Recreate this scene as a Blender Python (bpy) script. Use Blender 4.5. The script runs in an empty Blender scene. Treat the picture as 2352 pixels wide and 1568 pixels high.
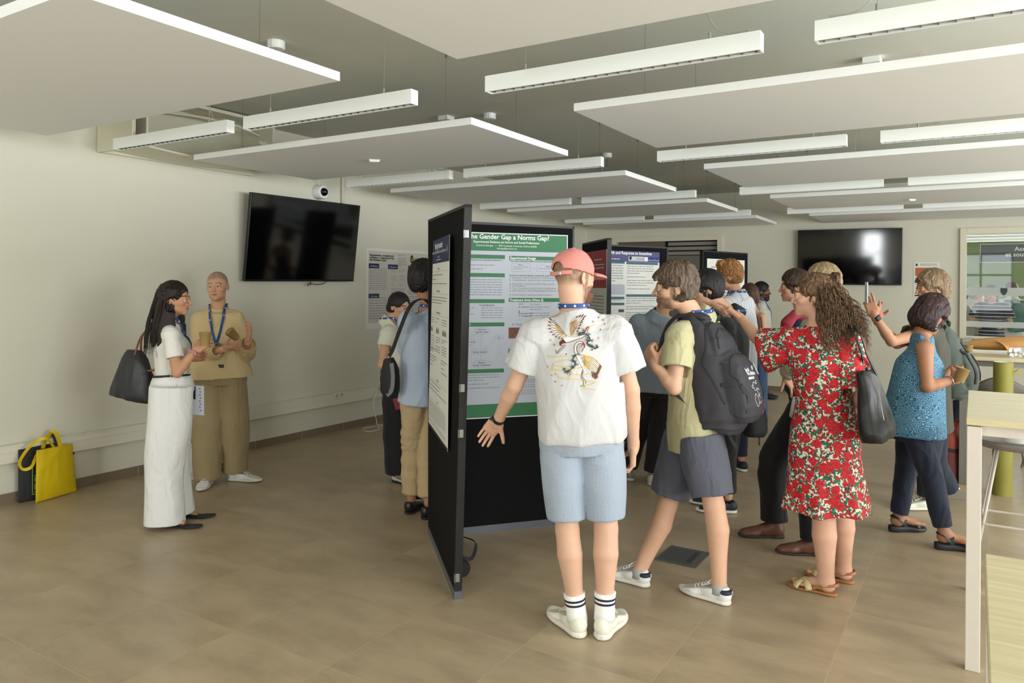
import bpy, bmesh, math, random
import numpy as np
from mathutils import Vector, Matrix
from mathutils.bvhtree import BVHTree

# ---------------------------------------------------------------- camera
S = bpy.context.scene
COL = S.collection
FPX = 1721.8; YAW = 0.5539; ROLL = 0.0089; CYP = 656.3; EYE = 1.62
CR, SR = math.cos(ROLL), math.sin(ROLL)
CU, SU = math.cos(YAW), math.sin(YAW)
cd = bpy.data.cameras.new('camera'); cam = bpy.data.objects.new('camera', cd); COL.objects.link(cam)
cd.sensor_fit = 'HORIZONTAL'; cd.sensor_width = 36.0; cd.lens = 36.0 * FPX / 2352.0
cd.shift_y = -(784 - CYP) / 2352.0
cd.clip_start = 0.05; cd.clip_end = 200
# world axes = room axes (x along the far wall, y into depth); the camera is turned by YAW against them
cam.matrix_world = Matrix.Rotation(YAW, 4, 'Z') @ Matrix(((CR, -SR, 0, 0), (0, 0, -1, 0), (SR, CR, 0, EYE), (0, 0, 0, 1)))
S.camera = cam

# ---------------------------------------------------------------- exposure, world, daylight
S.view_settings.view_transform = 'Standard'; S.view_settings.look = 'None'
S.view_settings.gamma = 1.0; S.view_settings.use_curve_mapping = False
S.view_settings.exposure = 0.20
W = bpy.data.worlds.new('world'); S.world = W; W.use_nodes = True
W.node_tree.nodes['Background'].inputs[0].default_value = (0.80, 0.90, 1.0, 1)
W.node_tree.nodes['Background'].inputs[1].default_value = 1.0

def room(u, v, z=0.0):          # room axes (u along the far wall, v into depth) -> world
    return Vector((u, v, z))
RZ = 0.0

def daylight(name, u, v, z, su, sz, face, power, col=(1, 1, 1)):
    ld = bpy.data.lights.new(name, 'AREA'); ld.shape = 'RECTANGLE'; ld.size = su; ld.size_y = sz
    ld.energy = power; ld.color = col
    o = bpy.data.objects.new(name, ld); COL.objects.link(o)
    d = Vector(face).normalized()
    o.rotation_euler = d.to_track_quat('-Z', 'Y').to_euler(); o.location = room(u, v, z)
    return o
# daylight entering through the windows of the rear wall (behind the camera) and the right-hand wall
for nm_, u_, su_, pw_ in (('slit', -3.0, 0.55, 95), ('middle', -0.3, 2.5, 50), ('right', 2.9, 2.9, 50)):
    daylight('window_daylight_rear_' + nm_, u_, -3.66, 1.8, su_, 2.1, (0, 1, 0.30), pw_, (0.96, 0.99, 1.0))
for k_, v_ in enumerate((1.0, 4.7, 9.0)):  # the farthest of these is added to brighten the ceiling
    daylight('window_daylight_right_%d' % k_, 5.12, v_, 1.8, 3.1, 2.0, (-1, 0, 0.50), (290, 300, 120)[k_], (0.96, 0.99, 1.0))
daylight('hall_daylight', 1.6, 17.2, 2.0, 7.0, 2.4, (-0.1, -1, 0.0), 330, (1.0, 1.0, 0.97))

# unprojection of photo measurements (2352x1568) onto real distances
def ray(px, py):
    x = (px - 1176) / FPX; y = (py - CYP) / FPX
    return (CR * x + SR * y, -(-SR * x + CR * y))
def C(x, y, z=0.0):                 # camera-aligned ground frame (x right, y away) -> world
    return Vector((x * CU - y * SU, x * SU + y * CU, z))
def P(px, py, d):                   # point seen at pixel, d metres in front of the camera
    r = ray(px, py); return C(r[0] * d, d, EYE + r[1] * d)
def G(px, py, z=0.0):               # point seen at pixel on the level z
    r = ray(px, py); t = (z - EYE) / r[1]; return C(r[0] * t, t, z)
# ---------------------------------------------------------------- helpers
def lin(c):
    if isinstance(c, str):
        c = tuple(int(c[i:i + 2], 16) / 255 for i in (0, 2, 4))
    return tuple((x / 12.92 if x <= 0.04045 else ((x + 0.055) / 1.055) ** 2.4) for x in c) + (1,)
MATS = {}
def mat(name, c, rough=0.6, metal=0.0, spec=0.5, bump=0.0, bscale=200, var=0.0, vscale=6, coat=0.0, sheen=0.0, trans=0.0, stretch=(1, 1, 1), sss=0.0, emit=None, wr=0.0):
    if name in MATS: return MATS[name]
    m = bpy.data.materials.new(name); m.use_nodes = True; nt = m.node_tree; b = nt.nodes['Principled BSDF']
    b.inputs['Base Color'].default_value = lin(c); b.inputs['Roughness'].default_value = rough
    b.inputs['Metallic'].default_value = metal; b.inputs['Specular IOR Level'].default_value = spec
    b.inputs['Coat Weight'].default_value = coat; b.inputs['Sheen Weight'].default_value = sheen
    b.inputs['Transmission Weight'].default_value = trans
    if sss: b.inputs['Subsurface Weight'].default_value = sss; b.inputs['Subsurface Radius'].default_value = (0.01, 0.004, 0.002)
    if emit: b.inputs['Emission Color'].default_value = lin(emit[0]); b.inputs['Emission Strength'].default_value = emit[1]
    if bump or var:
        tc = nt.nodes.new('ShaderNodeTexCoord'); mp = nt.nodes.new('ShaderNodeMapping')
        mp.inputs['Scale'].default_value = stretch; nt.links.new(tc.outputs['Object'], mp.inputs[0])
    if bump:
        n = nt.nodes.new('ShaderNodeTexNoise'); n.inputs['Scale'].default_value = bscale; n.inputs['Detail'].default_value = 3
        bp = nt.nodes.new('ShaderNodeBump'); bp.inputs['Strength'].default_value = bump; bp.inputs['Distance'].default_value = 0.004
        nt.links.new(mp.outputs[0], n.inputs['Vector']); nt.links.new(n.outputs[0], bp.inputs['Height']); nt.links.new(bp.outputs[0], b.inputs['Normal'])
        if wr:
            m2 = nt.nodes.new('ShaderNodeMapping'); m2.inputs['Scale'].default_value = (1, 1, 0.45); nt.links.new(tc.outputs['Object'], m2.inputs[0])
            n3 = nt.nodes.new('ShaderNodeTexNoise'); n3.inputs['Scale'].default_value = 7.5; n3.inputs['Detail'].default_value = 2.5; n3.inputs['Distortion'].default_value = 1.2; n3.inputs['Roughness'].default_value = 0.45
            nt.links.new(m2.outputs[0], n3.inputs['Vector'])
            rg = nt.nodes.new('ShaderNodeMath'); rg.operation = 'PINGPONG'; nt.links.new(n3.outputs[0], rg.inputs[0]); rg.inputs[1].default_value = 0.5
            b2_ = nt.nodes.new('ShaderNodeBump'); b2_.inputs['Strength'].default_value = wr; b2_.inputs['Distance'].default_value = 0.05
            nt.links.new(rg.outputs[0], b2_.inputs['Height']); nt.links.new(b2_.outputs[0], bp.inputs['Normal'])
    if var:
        n = nt.nodes.new('ShaderNodeTexNoise'); n.inputs['Scale'].default_value = vscale; n.inputs['Detail'].default_value = 5
        mx = nt.nodes.new('ShaderNodeMix'); mx.data_type = 'RGBA'
        l = lin(c)
        mx.inputs[6].default_value = tuple(max(0, x * (1 - var)) for x in l[:3]) + (1,)
        mx.inputs[7].default_value = tuple(min(1, x * (1 + var)) for x in l[:3]) + (1,)
        nt.links.new(mp.outputs[0], n.inputs['Vector']); nt.links.new(n.outputs[0], mx.inputs[0]); nt.links.new(mx.outputs[2], b.inputs['Base Color'])
    MATS[name] = m; return m

def node(nt, t, **k):
    n = nt.nodes.new(t)
    for a, v in k.items():
        if a.startswith('_'): n.inputs[a[1:].replace('_', ' ')].default_value = v
        else: setattr(n, a, v)
    return n

def mesh_obj(name, verts, faces, m=None, parent=None, smooth=False, loc=None, rotz=None):
    me = bpy.data.meshes.new(name); me.from_pydata([tuple(v) for v in verts], [], [tuple(f) for f in faces]); me.update()
    o = bpy.data.objects.new(name, me); COL.objects.link(o)
    if m: me.materials.append(m)
    if smooth: me.shade_smooth()
    if parent: o.parent = parent
    if loc is not None: o.location = loc
    if rotz is not None: o.rotation_euler = (0, 0, rotz)
    return o

class MB:                                   # collects shapes that become ONE mesh object
    def __init__(s): s.v = []; s.f = []; s.mi = []; s.cur = 0
    def add(s, vs, fs):
        b = len(s.v); s.v += [Vector(v) for v in vs]; s.f += [tuple(i + b for i in f) for f in fs]; s.mi += [s.cur] * len(fs); return s
    def box(s, c, d, M=None):
        x, y, z = d[0] / 2, d[1] / 2, d[2] / 2
        vs = [Vector((sx * x, sy * y, sz * z)) for sz in (-1, 1) for sy in (-1, 1) for sx in (-1, 1)]
        if M is not None: vs = [M @ v for v in vs]
        vs = [v + Vector(c) for v in vs]
        return s.add(vs, [(0, 2, 3, 1), (4, 5, 7, 6), (0, 1, 5, 4), (2, 6, 7, 3), (0, 4, 6, 2), (1, 3, 7, 5)])
    def tube(s, pts, r, n=8, cap=True, close=False):
        pts = [Vector(p) for p in pts]; N = len(pts); rr = r if isinstance(r, (list, tuple)) else [r] * N
        up = Vector((0, 0, 1)); vs = []; T0 = None
        for i, p in enumerate(pts):
            a = pts[(i - 1) % N] if (i or close) else p; b = pts[(i + 1) % N] if (i < N - 1 or close) else p
            t = (b - a)
            t = t.normalized() if t.length > 1e-9 else Vector((0, 0, 1))
            if T0 is None:
                x = t.cross(up)
                if x.length < 1e-3: x = t.cross(Vector((1, 0, 0)))
                x.normalize()
            else:
                x = (x - t * x.dot(t))
                if x.length < 1e-6: x = t.cross(up)
                x.normalize()
            T0 = t; y = t.cross(x)
            for k in range(n):
                a_ = 2 * math.pi * k / n; vs.append(p + (x * math.cos(a_) + y * math.sin(a_)) * rr[i])
        fs = []
        for i in range(N if close else N - 1):
            j = (i + 1) % N
            for k in range(n):
                k2 = (k + 1) % n; fs.append((i * n + k, i * n + k2, j * n + k2, j * n + k))
        if cap and not close:
            fs.append(tuple(range(n - 1, -1, -1))); fs.append(tuple((N - 1) * n + k for k in range(n)))
        return s.add(vs, fs)
    def cyl(s, a, b, r, r2=None, n=20): return s.tube([a, b], [r, r if r2 is None else r2], n)
    def lathe(s, prof, c=(0, 0, 0), n=28):
        vs = []; m = len(prof)
        for k in range(n):
            a = 2 * math.pi * k / n
            for r, z in prof: vs.append(Vector((c[0] + r * math.cos(a), c[1] + r * math.sin(a), c[2] + z)))
        fs = [(k * m + i, ((k + 1) % n) * m + i, ((k + 1) % n) * m + i + 1, k * m + i + 1) for k in range(n) for i in range(m - 1)]
        return s.add(vs, fs)
    def ribbon(s, pts, wid, nor, th=0.0015):
        """flat strap: pts, width, list of surface normals"""
        pts = [Vector(p) for p in pts]; N = len(pts); vs = []
        for i, p in enumerate(pts):
            t = (pts[min(i + 1, N - 1)] - pts[max(i - 1, 0)]).normalized()
            n_ = Vector(nor[i]) if isinstance(nor, list) else Vector(nor)
            sd = t.cross(n_).normalized(); n2 = sd.cross(t).normalized()
            w = wid[i] if isinstance(wid, list) else wid
            for a, b in ((-1, -1), (1, -1), (1, 1), (-1, 1)): vs.append(p + sd * a * w / 2 + n2 * b * th / 2)
        fs = []
        for i in range(N - 1):
            for k in range(4): fs.append((i * 4 + k, i * 4 + (k + 1) % 4, i * 4 + 4 + (k + 1) % 4, i * 4 + 4 + k))
        fs += [(3, 2, 1, 0), tuple((N - 1) * 4 + k for k in range(4))]
        return s.add(vs, fs)
    def build(s, name, m, parent=None, smooth=False, bevel=0, loc=None, rotz=None, angle=None):
        me = bpy.data.meshes.new(name); me.from_pydata([tuple(v) for v in s.v], [], s.f); me.update()
        o = bpy.data.objects.new(name, me); COL.objects.link(o)
        for x in (m if isinstance(m, (list, tuple)) else [m]): me.materials.append(x)
        if isinstance(m, (list, tuple)): me.polygons.foreach_set('material_index', s.mi)
        bm = bmesh.new(); bm.from_mesh(me); bmesh.ops.recalc_face_normals(bm, faces=bm.faces); bm.to_mesh(me); bm.free()
        if smooth: me.shade_smooth()
        if bevel:
            md = o.modifiers.new('bevel', 'BEVEL'); md.width = bevel; md.segments = 2; md.limit_method = 'ANGLE'
        if smooth and angle:
            try: me.set_sharp_from_angle(angle=math.radians(angle))
            except Exception: pass
        if parent: o.parent = parent
        if loc is not None: o.location = loc
        if rotz is not None: o.rotation_euler = (0, 0, rotz)
        return o

def tag(o, label=None, cat=None, group=None, kind=None):
    if label: o['label'] = label
    if cat: o['category'] = cat
    if group: o['group'] = group
    if kind: o['kind'] = kind
    return o
def thing(name, loc, label, cat, group=None, rotz=0.0):
    o = bpy.data.objects.new(name, None); COL.objects.link(o); o.empty_display_size = 0.05
    o.location = loc; o.rotation_euler = (0, 0, rotz)
    return tag(o, label, cat, group)
def wthing(name, label, cat, group=None):           # parts given in world coordinates: pivot moved afterwards
    return thing(name, (0, 0, 0), label, cat, group)
def rebase(root, base=None):
    """put the Empty at the thing's base and keep its parts where they are"""
    bpy.context.view_layer.update()
    pts = []
    def walk(o):
        if o.type == 'MESH':
            mw = o.matrix_world
            pts.extend([mw @ Vector(c) for c in o.bound_box])
        for c in o.children: walk(c)
    walk(root)
    if not pts: return
    if base is None:
        base = Vector((sum(p.x for p in pts) / len(pts), sum(p.y for p in pts) / len(pts), min(p.z for p in pts)))
    off = Vector(base) - root.location
    root.location = base
    R = root.rotation_euler.to_matrix().inverted()
    for c in root.children: c.location = c.location - R @ off
def copy_tree(o, parent=None):
    c = o.copy(); COL.objects.link(c); c.parent = parent
    for ch in list(o.children): copy_tree(ch, c)
    return c
def catmull(pts, n=6, close=False):
    pts = [Vector(p) for p in pts]; N = len(pts); out = []
    rng = range(N) if close else range(N - 1)
    for i in rng:
        p0 = pts[(i - 1) % N] if (close or i) else pts[0]; p1 = pts[i]; p2 = pts[(i + 1) % N]
        p3 = pts[(i + 2) % N] if (close or i + 2 < N) else pts[-1]
        for k in range(n):
            t = k / n
            out.append(0.5 * ((2 * p1) + (p2 - p0) * t + (2 * p0 - 5 * p1 + 4 * p2 - p3) * t * t + (3 * p1 - p0 - 3 * p2 + p3) * t ** 3))
    if not close: out.append(pts[-1])
    return out
def text_polys(s, size, align='LEFT', bold=0.0):
    cu = bpy.data.curves.new('t', 'FONT'); cu.body = s; cu.size = size; cu.align_x = align; cu.offset = bold; cu.resolution_u = 2
    o = bpy.data.objects.new('t', cu); COL.objects.link(o)
    dg = bpy.context.evaluated_depsgraph_get(); dg.update()
    me = bpy.data.meshes.new_from_object(o.evaluated_get(dg))
    vs = [v.co.copy() for v in me.vertices]; fs = [tuple(p.vertices) for p in me.polygons]
    bpy.data.objects.remove(o); bpy.data.curves.remove(cu); bpy.data.meshes.remove(me)
    return vs, fs
class Print:
    """flat ink shapes on a sheet: 2D coordinates (x right, y up) mapped by matrix M, lifted by eps"""
    def __init__(s, M, eps=0.0012): s.M = M; s.mb = MB(); s.e = eps; s.k = 0
    def _l(s): s.k += 1; return s.e + (s.k % 7) * 0.00006
    def rect(s, x0, y0, x1, y1, mi=0, lift=0):
        z = s.e + lift; s.mb.cur = mi
        s.mb.add([s.M @ Vector(p) for p in ((x0, y0, z), (x1, y0, z), (x1, y1, z), (x0, y1, z))], [(0, 1, 2, 3)])
    def poly(s, pts, mi=0, lift=0.0003):
        s.mb.cur = mi; s.mb.add([s.M @ Vector((p[0], p[1], s.e + lift)) for p in pts], [tuple(range(len(pts)))])
    def line(s, pts, w, mi=0, lift=0.0004):
        for a, b in zip(pts[:-1], pts[1:]):
            a = Vector(a); b = Vector(b); d = (b - a)
            if d.length < 1e-6: continue
            n = Vector((-d.y, d.x)).normalized() * w / 2
            s.poly([a + n, a - n, b - n, b + n], mi, lift)
    def text(s, t, x, y, size, mi=0, align='LEFT', bold=0.0, lift=0.0006, sx=1.0):
        vs, fs = text_polys(t, size, align, bold); s.mb.cur = mi
        s.mb.add([s.M @ Vector((x + v.x * sx, y + v.y, s.e + lift)) for v in vs], fs)
    def words(s, x0, x1, ytop, ybot, lh, mi=0, seed=0, fill=0.95):
        r = random.Random(seed); y = ytop
        while y - lh > ybot:
            x = x0; last = r.random() < 0.22; xe = x0 + (x1 - x0) * (r.uniform(0.35, 0.8) if last else fill)
            while x < xe:
                w = r.uniform(1.2, 4.6) * lh * 0.55; w = min(w, xe - x)
                s.rect(x, y - lh * 0.55, x + w, y - lh * 0.27, mi, 0.0003); x += w + lh * 0.28
            y -= lh * (1.55 if last else 1.0)
    def build(s, name, mats, parent): return s.mb.build(name, mats, parent)
# ---------------------------------------------------------------- room shell
PLASTER = mat('plaster', 'd6d3c2', 0.85, var=0.03, vscale=1.2, bump=0.15, bscale=60)
FARPLASTER = PLASTER
CEILM = mat('ceiling_paint', 'd2d2c6', 0.8, var=0.06, vscale=1.5)
PANELM = mat('panel_white', 'f0f2f1', 0.75)
METALW = mat('white_metal', 'eef1ee', 0.4)
TRIMM = mat('trim_paint', 'd8d3bd', 0.5)
DARKM = mat('dark_metal', '2a2b2b', 0.5)
STEEL = mat('steel', 'a8aaa8', 0.3, metal=0.8)
def floor_mat():
    m = bpy.data.materials.new('floor_tiles'); m.use_nodes = True; nt = m.node_tree; b = nt.nodes['Principled BSDF']; L = nt.links.new
    tc = node(nt, 'ShaderNodeTexCoord'); sx = node(nt, 'ShaderNodeSeparateXYZ'); L(tc.outputs['Object'], sx.inputs[0])
    T = 0.602
    edges = []; cells = []
    for a in (0, 1):
        d = node(nt, 'ShaderNodeMath', operation='DIVIDE'); L(sx.outputs[a], d.inputs[0]); d.inputs[1].default_value = T
        fl = node(nt, 'ShaderNodeMath', operation='FLOOR'); L(d.outputs[0], fl.inputs[0]); cells.append(fl)
        fr = node(nt, 'ShaderNodeMath', operation='FRACT'); L(d.outputs[0], fr.inputs[0])
        s_ = node(nt, 'ShaderNodeMath', operation='SUBTRACT'); L(fr.outputs[0], s_.inputs[0]); s_.inputs[1].default_value = 0.5
        ab = node(nt, 'ShaderNodeMath', operation='ABSOLUTE'); L(s_.outputs[0], ab.inputs[0]); edges.append(ab)
    mx = node(nt, 'ShaderNodeMath', operation='MAXIMUM'); L(edges[0].outputs[0], mx.inputs[0]); L(edges[1].outputs[0], mx.inputs[1])
    g = node(nt, 'ShaderNodeMapRange'); L(mx.outputs[0], g.inputs[0]); g.inputs[1].default_value = 0.4962; g.inputs[2].default_value = 0.4982
    cv = node(nt, 'ShaderNodeCombineXYZ'); L(cells[0].outputs[0], cv.inputs[0]); L(cells[1].outputs[0], cv.inputs[1])
    wn = node(nt, 'ShaderNodeTexWhiteNoise'); L(cv.outputs[0], wn.inputs['Vector'])
    off = node(nt, 'ShaderNodeVectorMath', operation='SCALE'); L(wn.outputs['Color'], off.inputs[0]); off.inputs['Scale'].default_value = 9.0
    ad = node(nt, 'ShaderNodeVectorMath', operation='ADD'); L(tc.outputs['Object'], ad.inputs[0]); L(off.outputs[0], ad.inputs[1])
    mp = node(nt, 'ShaderNodeMapping'); mp.inputs['Scale'].default_value = (1.0, 2.2, 1); mp.inputs['Rotation'].default_value = (0, 0, 0.3); L(ad.outputs[0], mp.inputs[0])
    n1 = node(nt, 'ShaderNodeTexNoise', _Scale=2.6, _Detail=7, _Roughness=0.6); L(mp.outputs[0], n1.inputs['Vector'])
    n2 = node(nt, 'ShaderNodeTexNoise', _Scale=26, _Detail=4); L(mp.outputs[0], n2.inputs['Vector'])
    r = node(nt, 'ShaderNodeValToRGB'); L(n1.outputs[0], r.inputs[0])
    r.color_ramp.elements[0].position = 0.3; r.color_ramp.elements[0].color = lin('a08e74'); r.color_ramp.elements[1].position = 0.72; r.color_ramp.elements[1].color = lin('b9a78a')
    r2 = node(nt, 'ShaderNodeMapRange'); L(n2.outputs[0], r2.inputs[0]); r2.inputs[3].default_value = 0.93; r2.inputs[4].default_value = 1.07
    tv = node(nt, 'ShaderNodeMapRange'); L(wn.outputs['Value'], tv.inputs[0]); tv.inputs[3].default_value = 0.94; tv.inputs[4].default_value = 1.05
    mm = node(nt, 'ShaderNodeMath', operation='MULTIPLY'); L(r2.outputs[0], mm.inputs[0]); L(tv.outputs[0], mm.inputs[1])
    sc = node(nt, 'ShaderNodeVectorMath', operation='SCALE'); L(r.outputs[0], sc.inputs[0]); L(mm.outputs[0], sc.inputs['Scale'])
    mix = node(nt, 'ShaderNodeMix', data_type='RGBA'); L(g.outputs[0], mix.inputs[0]); L(sc.outputs[0], mix.inputs[6]); mix.inputs[7].default_value = lin('b9a887')
    L(mix.outputs[2], b.inputs['Base Color'])
    rr = node(nt, 'ShaderNodeMapRange'); L(n1.outputs[0], rr.inputs[0]); rr.inputs[3].default_value = 0.30; rr.inputs[4].default_value = 0.44; L(rr.outputs[0], b.inputs['Roughness'])
    bp = node(nt, 'ShaderNodeBump'); bp.inputs['Strength'].default_value = 0.12; bp.inputs['Distance'].default_value = 0.002; L(n2.outputs[0], bp.inputs['Height']); L(bp.outputs[0], b.inputs['Normal'])
    b.inputs['Specular IOR Level'].default_value = 0.45
    return m
FLOORM = floor_mat()
FAR = 12.26; UW = -6.0; UR = 5.2; VR = -3.6; ZC = 3.17
TO = C(-1.4736, 4.324)            # a tile corner measured in the photograph
tu, tv_ = TO.x, TO.y
def slab(name, u0, u1, v0, v1, z0, z1, m, kind='structure', origin=None, **k):
    ou, ov = origin if origin else ((u0 + u1) / 2, (v0 + v1) / 2)
    mb = MB().box(((u0 + u1) / 2 - ou, (v0 + v1) / 2 - ov, (z0 + z1) / 2), (u1 - u0, v1 - v0, z1 - z0))
    return tag(mb.build(name, m, loc=room(ou, ov), rotz=RZ, **k), kind=kind)
slab('floor', UW - 0.2, 7.5, VR - 0.3, 18.2, -0.1, 0, FLOORM, origin=(tu, tv_))
slab('ceiling', UW - 0.2, 7.5, VR - 0.3, FAR + 0.2, ZC, ZC + 0.15, CEILM)
slab('wall_left', UW - 0.15, UW, VR - 0.3, FAR + 0.15, 0, ZC, PLASTER)
def wall_v(name, v0, v1, us, zs, m):                       # wall along u with openings: us=[(u0,u1,z0,z1) openings]
    mb = MB(); o = (sum(zs) / 2 * 0, 0)
    U0, U1 = zs; cur = U0
    for (a, b, z0, z1) in us:
        mb.box(((cur + a) / 2, (v0 + v1) / 2, ZC / 2), (a - cur, v1 - v0, ZC))
        if z0 > 0: mb.box(((a + b) / 2, (v0 + v1) / 2, z0 / 2), (b - a, v1 - v0, z0))
        if z1 < ZC: mb.box(((a + b) / 2, (v0 + v1) / 2, (z1 + ZC) / 2), (b - a, v1 - v0, ZC - z1))
        cur = b
    mb.box(((cur + U1) / 2, (v0 + v1) / 2, ZC / 2), (U1 - cur, v1 - v0, ZC))
    return tag(mb.build(name, m, rotz=RZ), kind='structure')
wall_v('wall_far', FAR, FAR + 0.15, [(-5.41, -3.61, 0, 2.44), (-0.11, 2.9, 0.95, 2.43)], (UW, UR), PLASTER)
wall_v('wall_rear', VR - 0.15, VR, [(-3.3, -2.7, 0.75, 2.8), (-1.6, 1.0, 0.75, 2.8), (1.4, 4.4, 0.75, 2.8)], (UW, UR), PLASTER)
mb = MB()
for (a, b, z0, z1) in ((VR, -0.6, 0, ZC), (-0.6, 2.6, 0, 0.75), (-0.6, 2.6, 2.8, ZC), (2.6, 3.0, 0, ZC), (3.0, 6.4, 0, 0.75), (3.0, 6.4, 2.8, ZC), (6.4, 7.3, 0, ZC), (7.3, 10.7, 0, 0.75), (7.3, 10.7, 2.8, ZC), (10.7, FAR, 0, ZC)):
    mb.box((UR + 0.075, (a + b) / 2, (z0 + z1) / 2), (0.15, b - a, z1 - z0))
tag(mb.build('wall_right', PLASTER, rotz=RZ), kind='structure')
n = 2
for a, b in ((-3.3, -2.7), (-1.6, 1.0), (1.4, 4.4)):
    mb = MB()
    for k in range(4 if b - a > 1 else 0): mb.box((a + (b - a) * k / 3, VR - 0.07, 1.775), (0.06, 0.08, 2.05))
    for z in (0.78, 2.1, 2.77): mb.box(((a + b) / 2, VR - 0.07, z), (b - a, 0.08, 0.06))
    tag(mb.build('window_%d' % n, DARKM, rotz=RZ), kind='structure'); n += 1
for a, b in ((-0.6, 2.6), (3.0, 6.4), (7.3, 10.7)):  # farthest opening is unseen, added only to let in more light
    mb = MB()
    for k in range(4): mb.box((UR + 0.07, a + (b - a) * k / 3, 1.775), (0.08, 0.06, 2.05))
    for z in (0.78, 2.1, 2.77): mb.box((UR + 0.07, (a + b) / 2, z), (0.08, b - a, 0.06))
    tag(mb.build('window_%d' % n, DARKM, rotz=RZ), kind='structure'); n += 1
# skirting of floor tile
SKM = mat('skirting_tile', '7d6e5a', 0.4, var=0.08, vscale=5)
JOINT = mat('joint', 'b8a98b', 0.7)
mb = MB(); mb.box((UW + 0.006, (VR + FAR) / 2, 0.0375), (0.012, FAR - VR, 0.075)); mb.cur = 1
v = 0.11
while v < FAR: mb.box((UW + 0.0065, v, 0.0375), (0.0128, 0.004, 0.0755)); v += 0.602
tag(mb.build('baseboard_left', [SKM, JOINT], rotz=RZ), kind='structure')
mb = MB()
for a, b in ((UW + 0.012, -5.49), (-3.53, UR)): mb.box(((a + b) / 2, FAR - 0.006, 0.0375), (b - a, 0.012, 0.075))
tag(mb.build('baseboard_far', SKM, rotz=RZ), kind='structure')
# far door (double, with a slatted blind above it) in its frame
mb = MB()
mb.box((-5.45, FAR - 0.01, 1.24), (0.08, 0.05, 2.49)); mb.box((-3.57, FAR - 0.01, 1.24), (0.08, 0.05, 2.49)); mb.box((-4.51, FAR - 0.01, 2.445), (1.80, 0.05, 0.08))
dr = tag(mb.build('door_1', TRIMM, rotz=RZ), kind='structure')
GREYD = mat('door_grey', '6f6a60', 0.5); BROWND = mat('door_brown', '6a5f52', 0.55)
mb = MB().box((-4.98, FAR + 0.09, 1.22), (0.86, 0.05, 2.44)); mb.build('leaf', BROWND, dr)
mb = MB().box((-4.06, FAR + 0.09, 1.08), (0.86, 0.05, 2.16)); mb.build('leaf', GREYD, dr)
mb = MB()
for z in (2.20, 2.28, 2.36): mb.box((-4.06, FAR + 0.09, z), (0.86, 0.03, 0.055))
mb.build('slatted_blind', mat('blind_grey', '8d877c', 0.5), dr)
MB().box((-4.5, FAR + 0.13, 1.22), (1.8, 0.02, 2.44)).build('corridor_dark', mat('dark_gap', '15130f', 0.8), dr)  # near-black sheet: darkness of the unlit corridor put into its colour
# far window to the hall
mb = MB()
for u in (-0.15, 2.94): mb.box((u, FAR - 0.015, 1.69), (0.08, 0.06, 1.58))
for z in (0.94, 2.44): mb.box((1.395, FAR - 0.015, z), (3.01, 0.06, 0.08))
mb.box((1.4, FAR + 0.06, 1.69), (0.05, 0.06, 1.48))
wn1 = tag(mb.build('window_1', TRIMM, rotz=RZ, bevel=0.004), kind='structure')
gm = bpy.data.materials.new('window_glass'); gm.use_nodes = True; nt = gm.node_tree; nt.nodes.clear()
o_ = node(nt, 'ShaderNodeOutputMaterial'); mx = node(nt, 'ShaderNodeMixShader'); tr = node(nt, 'ShaderNodeBsdfTransparent'); gl = node(nt, 'ShaderNodeBsdfGlossy'); gl.inputs['Roughness'].default_value = 0.02
fr = node(nt, 'ShaderNodeFresnel', _IOR=1.5); nt.links.new(fr.outputs[0], mx.inputs[0]); nt.links.new(tr.outputs[0], mx.inputs[1]); nt.links.new(gl.outputs[0], mx.inputs[2]); nt.links.new(mx.outputs[0], o_.inputs[0])
tr.inputs[0].default_value = (0.93, 0.96, 0.95, 1)
FROST = bpy.data.materials.new('frosted_band'); FROST.use_nodes = True; nt = FROST.node_tree; nt.nodes.clear()
o_ = node(nt, 'ShaderNodeOutputMaterial'); mx = node(nt, 'ShaderNodeMixShader'); mx.inputs[0].default_value = 0.75; tr = node(nt, 'ShaderNodeBsdfTransparent'); df = node(nt, 'ShaderNodeBsdfDiffuse'); df.inputs[0].default_value = lin('c4cac6')
nt.links.new(tr.outputs[0], mx.inputs[1]); nt.links.new(df.outputs[0], mx.inputs[2]); nt.links.new(mx.outputs[0], o_.inputs[0])
MB().box((1.395, FAR + 0.07, 1.69), (3.01, 0.006, 1.48)).build('pane', gm, wn1)
for z0, z1 in ((1.545, 1.655), (1.105, 1.185)):
    MB().box((1.395, FAR + 0.063, (z0 + z1) / 2), (3.01, 0.003, z1 - z0)).build('frosted_band', FROST, wn1)
mb = MB(); mb.add([(0.33 + x * 0.05, FAR + 0.06, 1.60 + z * 0.05) for x, z in ((-.8, 1), (.8, 1), (.8, 0), (.45, -.7), (0, -1), (-.45, -.7), (-.8, 0))], [tuple(range(7))])
mb.build('crest', mat('crest_dark', '333a3c', 0.6), wn1)
mb = MB().box((1.4, FAR - 0.13, 0.925), (3.1, 0.28, 0.035)); tag(mb.build('trim_1', mat('sill', 'a9aba3', 0.4), rotz=RZ), kind='structure')
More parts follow.
